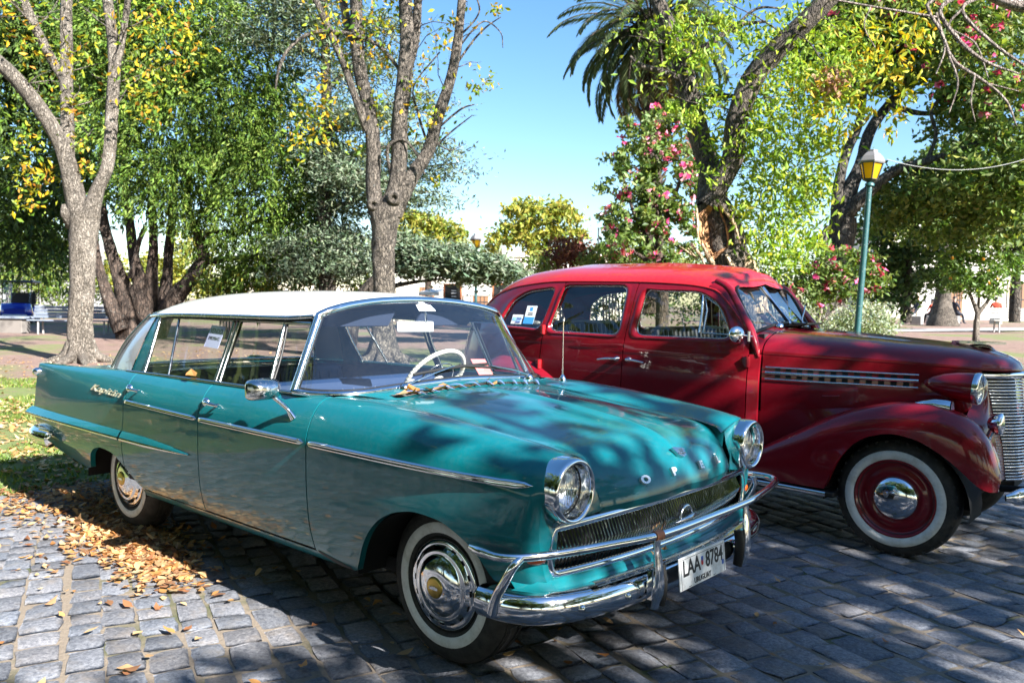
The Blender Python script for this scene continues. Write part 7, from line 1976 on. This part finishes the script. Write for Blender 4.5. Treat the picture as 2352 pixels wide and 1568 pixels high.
    # flag poles
    for px, yt, lab, fl in ((1369, 528, "thin white flagpole above the shrubs", False), (1412, 516, "flagpole with a furled blue and white flag above the shrubs", True)):
        D = 30.0; o = foot(px, D); t = thing("flagpole", lab, "flagpole", tuple(o)); zt = at(px, yt, D)[2] - o[2]
        m = MB(); m.tube([(0, 0, 0), (0, 0, zt)], [.045, .028], 8); m.lathe([(-.05, 0), (0, .05), (.05, 0)], 10, (0, 0, zt + .03), (0, 0, 1)); m.build("pole", M["pole_white"], t)
        if fl:
            z1 = at(px, 600, D)[2] - o[2]; z0 = at(px, 542, D)[2] - o[2]
            for k, mt in enumerate(("flag_blue", "flag_white", "flag_blue")):
                m = MB(); m.grid(np.array([[(-.03 - k * .04 + .025 * math.sin(z * 6 + k), .05 * math.cos(z * 5 + k * 2) - .03, z), (-.07 - k * .04 + .025 * math.sin(z * 6 + 1 + k), .05 * math.sin(z * 5 + k) - .02, z)] for z in np.linspace(z0, z1 + k * .2, 16)])); m.build("flag", M[mt], t)
    # benches
    _, r, f = view_frame(170, 19)
    ang = math.atan2(r[1], r[0])
    bench("pale blue slatted park bench behind the forked autumn tree's trunk", 168, 27.0, ang + .06, "bench_wood", 2.75)
    bench("weathered grey slatted bench on the soil at the right edge", 2335, 31.0, ang, "bench_grey", 2.0)
    # low stone wall with a slab on it at far left
    o, r, f = view_frame(5, 27.5); t = thing("stone_wall", "low rough stone wall with a flat coping beside the slatted bench", "wall", tuple(o), 0)
    m = MB(); boxo(m, np.zeros(3), r, f, (-.35, .1, .22), (2.2, .5, .5), .03); m.build("wall", M["stone_wall"], t); m = MB(); boxo(m, np.zeros(3), r, f, (-.35, .1, .51), (2.4, .65, .08), .02); m.build("coping", M["bench_wood"], t)
    # golf cart
    o = foot(48, 36.0); _, r, f = view_frame(48, 36.0)
    t = thing("golf_cart", "small blue golf cart with a dark flat roof at the left edge", "cart", tuple(o), math.atan2(-f[1], -f[0]) + .35)
    m = MB()     # built facing +X
    secs = []
    for x, w, zb, zt in ((-1.1, .50, .38, .72), (-.9, .58, .32, .80), (-.2, .60, .30, .72), (.1, .60, .28, .46), (.45, .60, .28, .46), (.70, .60, .28, .84), (.95, .58, .30, .86), (1.12, .50, .34, .76), (1.20, .40, .40, .62)):
        secs.append([(x, -w, zb), (x, -w, (zb + zt) / 2), (x, -w * .92, zt), (x, 0, zt + .03), (x, w * .92, zt), (x, w, (zb + zt) / 2), (x, w, zb), (x, 0, zb - .02)])
    m.grid(np.array(secs), cv=True); m.add(secs[0], [tuple(range(8))]); m.add(secs[-1], [tuple(range(8))[::-1]]); m.build("body", M["cart_blue"], t)
    m = MB(); m.box((-.15, 0, 1.80), (1.9, 1.24, .09), .04); m.build("roof", M["cart_roof"], t)
    m = MB()
    for x, x2 in ((.78, .62), (-.95, -.95)):
        for y in (-.54, .54): m.tube([(x, y, .8), (x2, y, 1.78)], .022, 8)
    m.build("roof_posts", M["black_trim"], t)
    m = MB(); m.add([(.77, -.52, .86), (.77, .52, .86), (.64, .52, 1.74), (.64, -.52, 1.74)], [(0, 1, 2, 3)], smooth=False); m.build("windscreen", M["window_glass"], t)
    m = MB(); m.box((-.35, 0, .78), (.5, 1.0, .14), .05); m.box((-.62, 0, 1.08), (.12, 1.0, .5), .05); m.build("seat", M["black_leather"], t)
    for x in (.80, -.75):
        for s_ in (-1, 1):
            m = MB(); m.lathe([(-.09, .12), (-.09, .20), (-.05, .235), (.05, .235), (.09, .20), (.09, .12), (.08, 0)], 24, (x, s_ * .50, .235), (0, s_, 0)); m.build("wheel", M["rubber"], t)
    for s_ in (-1, 1): m = MB(); m.lathe([(0, .07), (.02, .06), (.03, 0)], 16, (1.13, s_ * .34, .66), (1, 0, .15)); m.build("headlight", M["reflector"], t)
    m = MB(); m.tube([(1.18, -.45, .36), (1.26, 0, .36), (1.18, .45, .36)], .04, 8, n=12); m.build("bumper", M["pole_white"], t)
    # people far right
    for px, D, lab, sh, fa, sc in ((2104, 40.0, "person in dark clothes sitting on a low kerb in front of the white house", "dark_clothes", 2.2, 1.0), (2158 + 30, 41.0, "person in dark clothes sitting right of the bare grey trunk", "dark_clothes", -.6, 1.0), (2140, 41.0, "person in a red top sitting left of the bare grey trunk", "red_clothes", 1.0, .9), (2285, 42.0, "person in a red top sitting behind the weathered grey bench", "red_clothes", .4, 1.0)):
        o = foot(px, D)
        person(lab, tuple(o), fa, sh, sc)
        k = MB(); k.box((0, 0, .20), (.5, .42, .44), .03); ko = k.build("stone_block", M["stone_wall_light"], None, tuple(o - np.array([0, 0, .02]))); tag(ko, lab.replace("person", "low pale stone block under the person", 1).split(" sitting")[0] + " at far right", "stone block", "stone seats")
    # paved path across the park at right
    P = [foot(px, d) for px, d in ((1960, 30.0), (2100, 30.5), (2230, 31.5), (2360, 33.0), (2480, 34.5))]
    q = cr_path(np.array(P), 30); q2 = q + np.array([CF[0], CF[1], 0]) * 2.2
    for a in (q, q2): a[:, 2] = ground_z(a[:, 0], a[:, 1]) + .03
    tag(MB().grid(np.stack([q, q2])).build("path", M["path_grey"]), kind="structure")
plaster("stone_wall_light", (.30, .29, .28)); plaster("path_grey", (.42, .41, .40)); mat("white_slat", (.70, .68, .64), .6)
build_town()

# ------------------------------------------------------------ turf and fallen leaves
def build_grass():
    rng = np.random.default_rng(31)
    N = 46000
    x = np.concatenate([rng.uniform(-12.5, EDGE_X + .06, N), rng.uniform(-4.2, 3.0, N // 2)]); y = np.concatenate([rng.uniform(-2.6, 3.0, N), rng.uniform(EDGE_Y, 17, N // 2)])
    k = (np.sin(x * 2.1 + 1.3 * np.sin(y * 1.7)) + np.sin(y * 2.6 + x) > -1.1) & (np.abs(x + 5.0) > .22 + .12 * np.sin(y * 2)) | (y > 5)
    x, y = x[k], y[k]; N = len(x); z = ground_z(x, y)
    h = rng.uniform(.02, .05, N); a = rng.uniform(0, 6.28, N); w = .004 + h * .06
    l = rng.normal(0, .5, (N, 2)) * h[:, None]
    b = np.stack([x, y, z], 1); s = np.stack([np.cos(a), np.sin(a), 0 * a], 1) * w[:, None] * 1.6
    V = np.stack([b - s, b + s, b + np.stack([l[:, 0], l[:, 1], h], 1)], 1).reshape(-1, 3)
    c = np.array([(.14, .22, .04), (.20, .27, .05), (.26, .28, .08), (.09, .16, .03)])[rng.integers(0, 4, N)] * rng.uniform(.8, 1.2, (N, 1))
    tag(raw_mesh("grass", V, np.arange(3 * N), np.arange(N) * 3, M["grass_blade"], col=np.repeat(c, 3, 0)), kind="stuff")

def dry_leaves(name, XY, zoff, size, cols, seed, Z=None, curl=.22):
    """curled fallen leaves lying on the ground: each a small bent, lobed blade"""
    rng = np.random.default_rng(seed); N = len(XY)
    z = (ground_z(XY[:, 0], XY[:, 1]) if Z is None else Z) + zoff + rng.uniform(0, .012, N)
    a = rng.uniform(0, 6.28, N); s = size * rng.uniform(.55, 1.35, N); cu = rng.normal(curl, .18, N); cv = rng.normal(curl * .6, .2, N)
    tmpl = np.array([(-.5, 0), (-.2, .24), (.08, .30), (.30, .15), (.55, 0), (.30, -.15), (.08, -.30), (-.2, -.24), (.05, 0)])
    t = tmpl[None] * (1 + rng.normal(0, .14, (N, 9, 1)))
    X, Y = t[..., 0] * s[:, None], t[..., 1] * s[:, None]
    H = cu[:, None] * t[..., 0] ** 2 * s[:, None] * 1.6 + cv[:, None] * t[..., 1] ** 2 * 3 * s[:, None] + rng.normal(0, .03, (N, 9)) * s[:, None]
    tl = rng.normal(0, .22, (N, 1)); H = H + X * tl; H -= H.min(1)[:, None]
    P = np.stack([XY[:, :1] + X * np.cos(a)[:, None] - Y * np.sin(a)[:, None], XY[:, 1:] + X * np.sin(a)[:, None] + Y * np.cos(a)[:, None], z[:, None] + H], 2)
    i = (np.arange(N) * 9)[:, None]
    F = np.stack([i + [[k, (k + 1) % 8, 8]] for k in range(8)], 1).reshape(-1)
    c = np.array(cols)[rng.integers(0, len(cols), N)] * rng.uniform(.7, 1.25, (N, 1))
    return raw_mesh(name, P.reshape(-1, 3), F, np.arange(8 * N) * 3, M["dry_leaf"], col=np.repeat(np.clip(c, 0, 1), 9, 0), smooth=True)

LITTER = [(.55, .27, .09), (.62, .34, .13), (.44, .19, .06), (.58, .38, .20), (.30, .13, .06), (.66, .44, .22)]
def build_litter():
    rng = np.random.default_rng(37)
    cl = []
    def spot(px, py, n, rx, ry, ang=158):
        c = ground_at(px, py)[:2]; q = rng.normal(0, 1, (n, 2)) * [rx, ry]; A = rad(ang); cl.append(c + np.stack([q[:, 0] * math.cos(A) - q[:, 1] * math.sin(A), q[:, 0] * math.sin(A) + q[:, 1] * math.cos(A)], 1))
    spot(310, 1240, 900, .40, .085); spot(240, 1215, 420, .3, .09); spot(385, 1272, 600, .28, .07); spot(200, 1165, 300, .3, .12); spot(420, 1290, 60, .25, .08); spot(190, 1260, 70, .28, .16)
    spot(200, 1140, 330, .35, .16); spot(60, 1155, 130, .35, .08); spot(20, 1150, 60, .25, .08); spot(150, 1130, 160, .3, .2); spot(95, 1200, 30, .4, .2)
    n = 170; cl.append(np.stack([rng.uniform(-4.2, 1.2, n), rng.uniform(-2.4, -.2, n)], 1)); cl.append(np.stack([rng.uniform(-.5, 3.6, 70), rng.uniform(-2.0, 1.8, 70)], 1)); cl.append(np.stack([rng.uniform(-3.9, .5, 40), rng.uniform(-.9, .8, 40)], 1))
    XY = np.concatenate(cl)
    tag(dry_leaves("fallen_leaves", XY, .006, .050, LITTER + [(.36, .20, .10), (.48, .30, .15), (.24, .12, .06)], 3, curl=.12), kind="stuff")
    n = 1900
    x = np.concatenate([rng.uniform(-17, EDGE_X, n), rng.uniform(-9.5, -4.6, 1500)]); y = np.concatenate([rng.uniform(-4, 8, n), rng.uniform(-1.6, .8, 1500)])
    tag(dry_leaves("leaf_litter", np.stack([x, y], 1), .012, .07, [(.60, .36, .16), (.66, .44, .22), (.52, .28, .10), (.40, .20, .09), (.70, .52, .30)], 5), kind="stuff")
build_grass(); build_litter()

# a few dry leaves caught on the teal car
def car_leaves():
    rng = np.random.default_rng(41)
    sp = [(-.515, y, 1.012 - .03 * y * y) for y in (-.50, -.44, -.40, -.33, -.27, -.22, -.15, -.05, .06, .12)]
    names = ["near end of the cowl vent", "second from the near end of the cowl vent", "cowl vent by the near wiper's foot", "cowl vent below the near wiper arm", "cowl vent below the wiper blade", "cowl vent, just left of its middle", "middle of the cowl vent", "cowl vent beyond its middle", "cowl vent toward the far wiper", "cowl vent nearest the far wiper"]
    for (x, y, z), nm in zip(sp, names):
        o = dry_leaves("dry_leaf", np.array([[x + rng.uniform(-.02, .02), y]]), 0.0, .088, LITTER[:3] + LITTER[3:4], int(1000 + y * 100), np.array([z]), .6)
        tag(o, "curled brown leaf on the " + nm, "leaf", "dry leaves on the cowl vent")
    for x, y, z, nm in ((-1.86, -.785, 1.0, "belt below the teal car's rear side window"), (-3.05, -.55, .985, "teal car's boot lid by the rear window"), (.66, -.16, .475, "teal apron below the grille, upright"), (.672, -.24, .465, "teal apron below the grille, flat")):
        o = dry_leaves("dry_leaf", np.array([[x, y]]), 0, .08, LITTER[:2], int(900 + y * 50), np.array([z]), .5); tag(o, "curled tan leaf on the " + nm, "leaf")
    o = MB().prism([np.array([-.83, .375, 1.03]) + np.array([-.03 * b, .065 * a - .02 * b, .05 * b + .035]) for a, b in ((-1, -1), (.7, -1), (1, .9), (-.7, 1.0))], (-.002, 0, -.001)).build("leaflet", M["paper_pink"])
    tag(o, "pink printed leaflet propped on the teal car's dashboard", "leaflet")
    m = MB()
    for k in range(4): p = np.array([-.822 - .003 * k, .325, 1.045 + k * .011]); m.prism([p, p + [0, .05, 0], p + [-.001, .05, .004], p + [-.001, 0, .004]], (.001, 0, 0))
    m.build("print", M["paper_white"], o)
    # for-sale notice in the rear side window
    h = .62; y = -(.785 - .135 * h - .02 * h * (1 - h)); e = .135 / .327
    o_ = np.array([-1.80, y + .012, .990 + .327 * .70]); up = np.array([0, e, 1.0]) / math.hypot(e, 1); rt = np.array([1.0, 0, -.04])
    n = MB(); n.prism([o_ + rt * a * .072 + up * b * .062 for a, b in ((-1, -1), (1, -1), (1, 1), (-1, 1))], (0, .002, 0)); nt = n.build("paper_notice", M["paper_lilac"]); tag(nt, "lilac paper notice reading VENDO in the teal car's rear side window", "notice")
    for txt, s, dy in (("VENDO", .040, .030), ("098290642", .027, -.010)):
        V, F = text_mesh(txt, s, .0003); MB().add(place(V * [.9, 1, 1], o_ + up * dy + np.array([0, -.0012, 0]), rt, up), F, 0, False).build("notice_lettering", M["ink"], nt)
car_leaves()
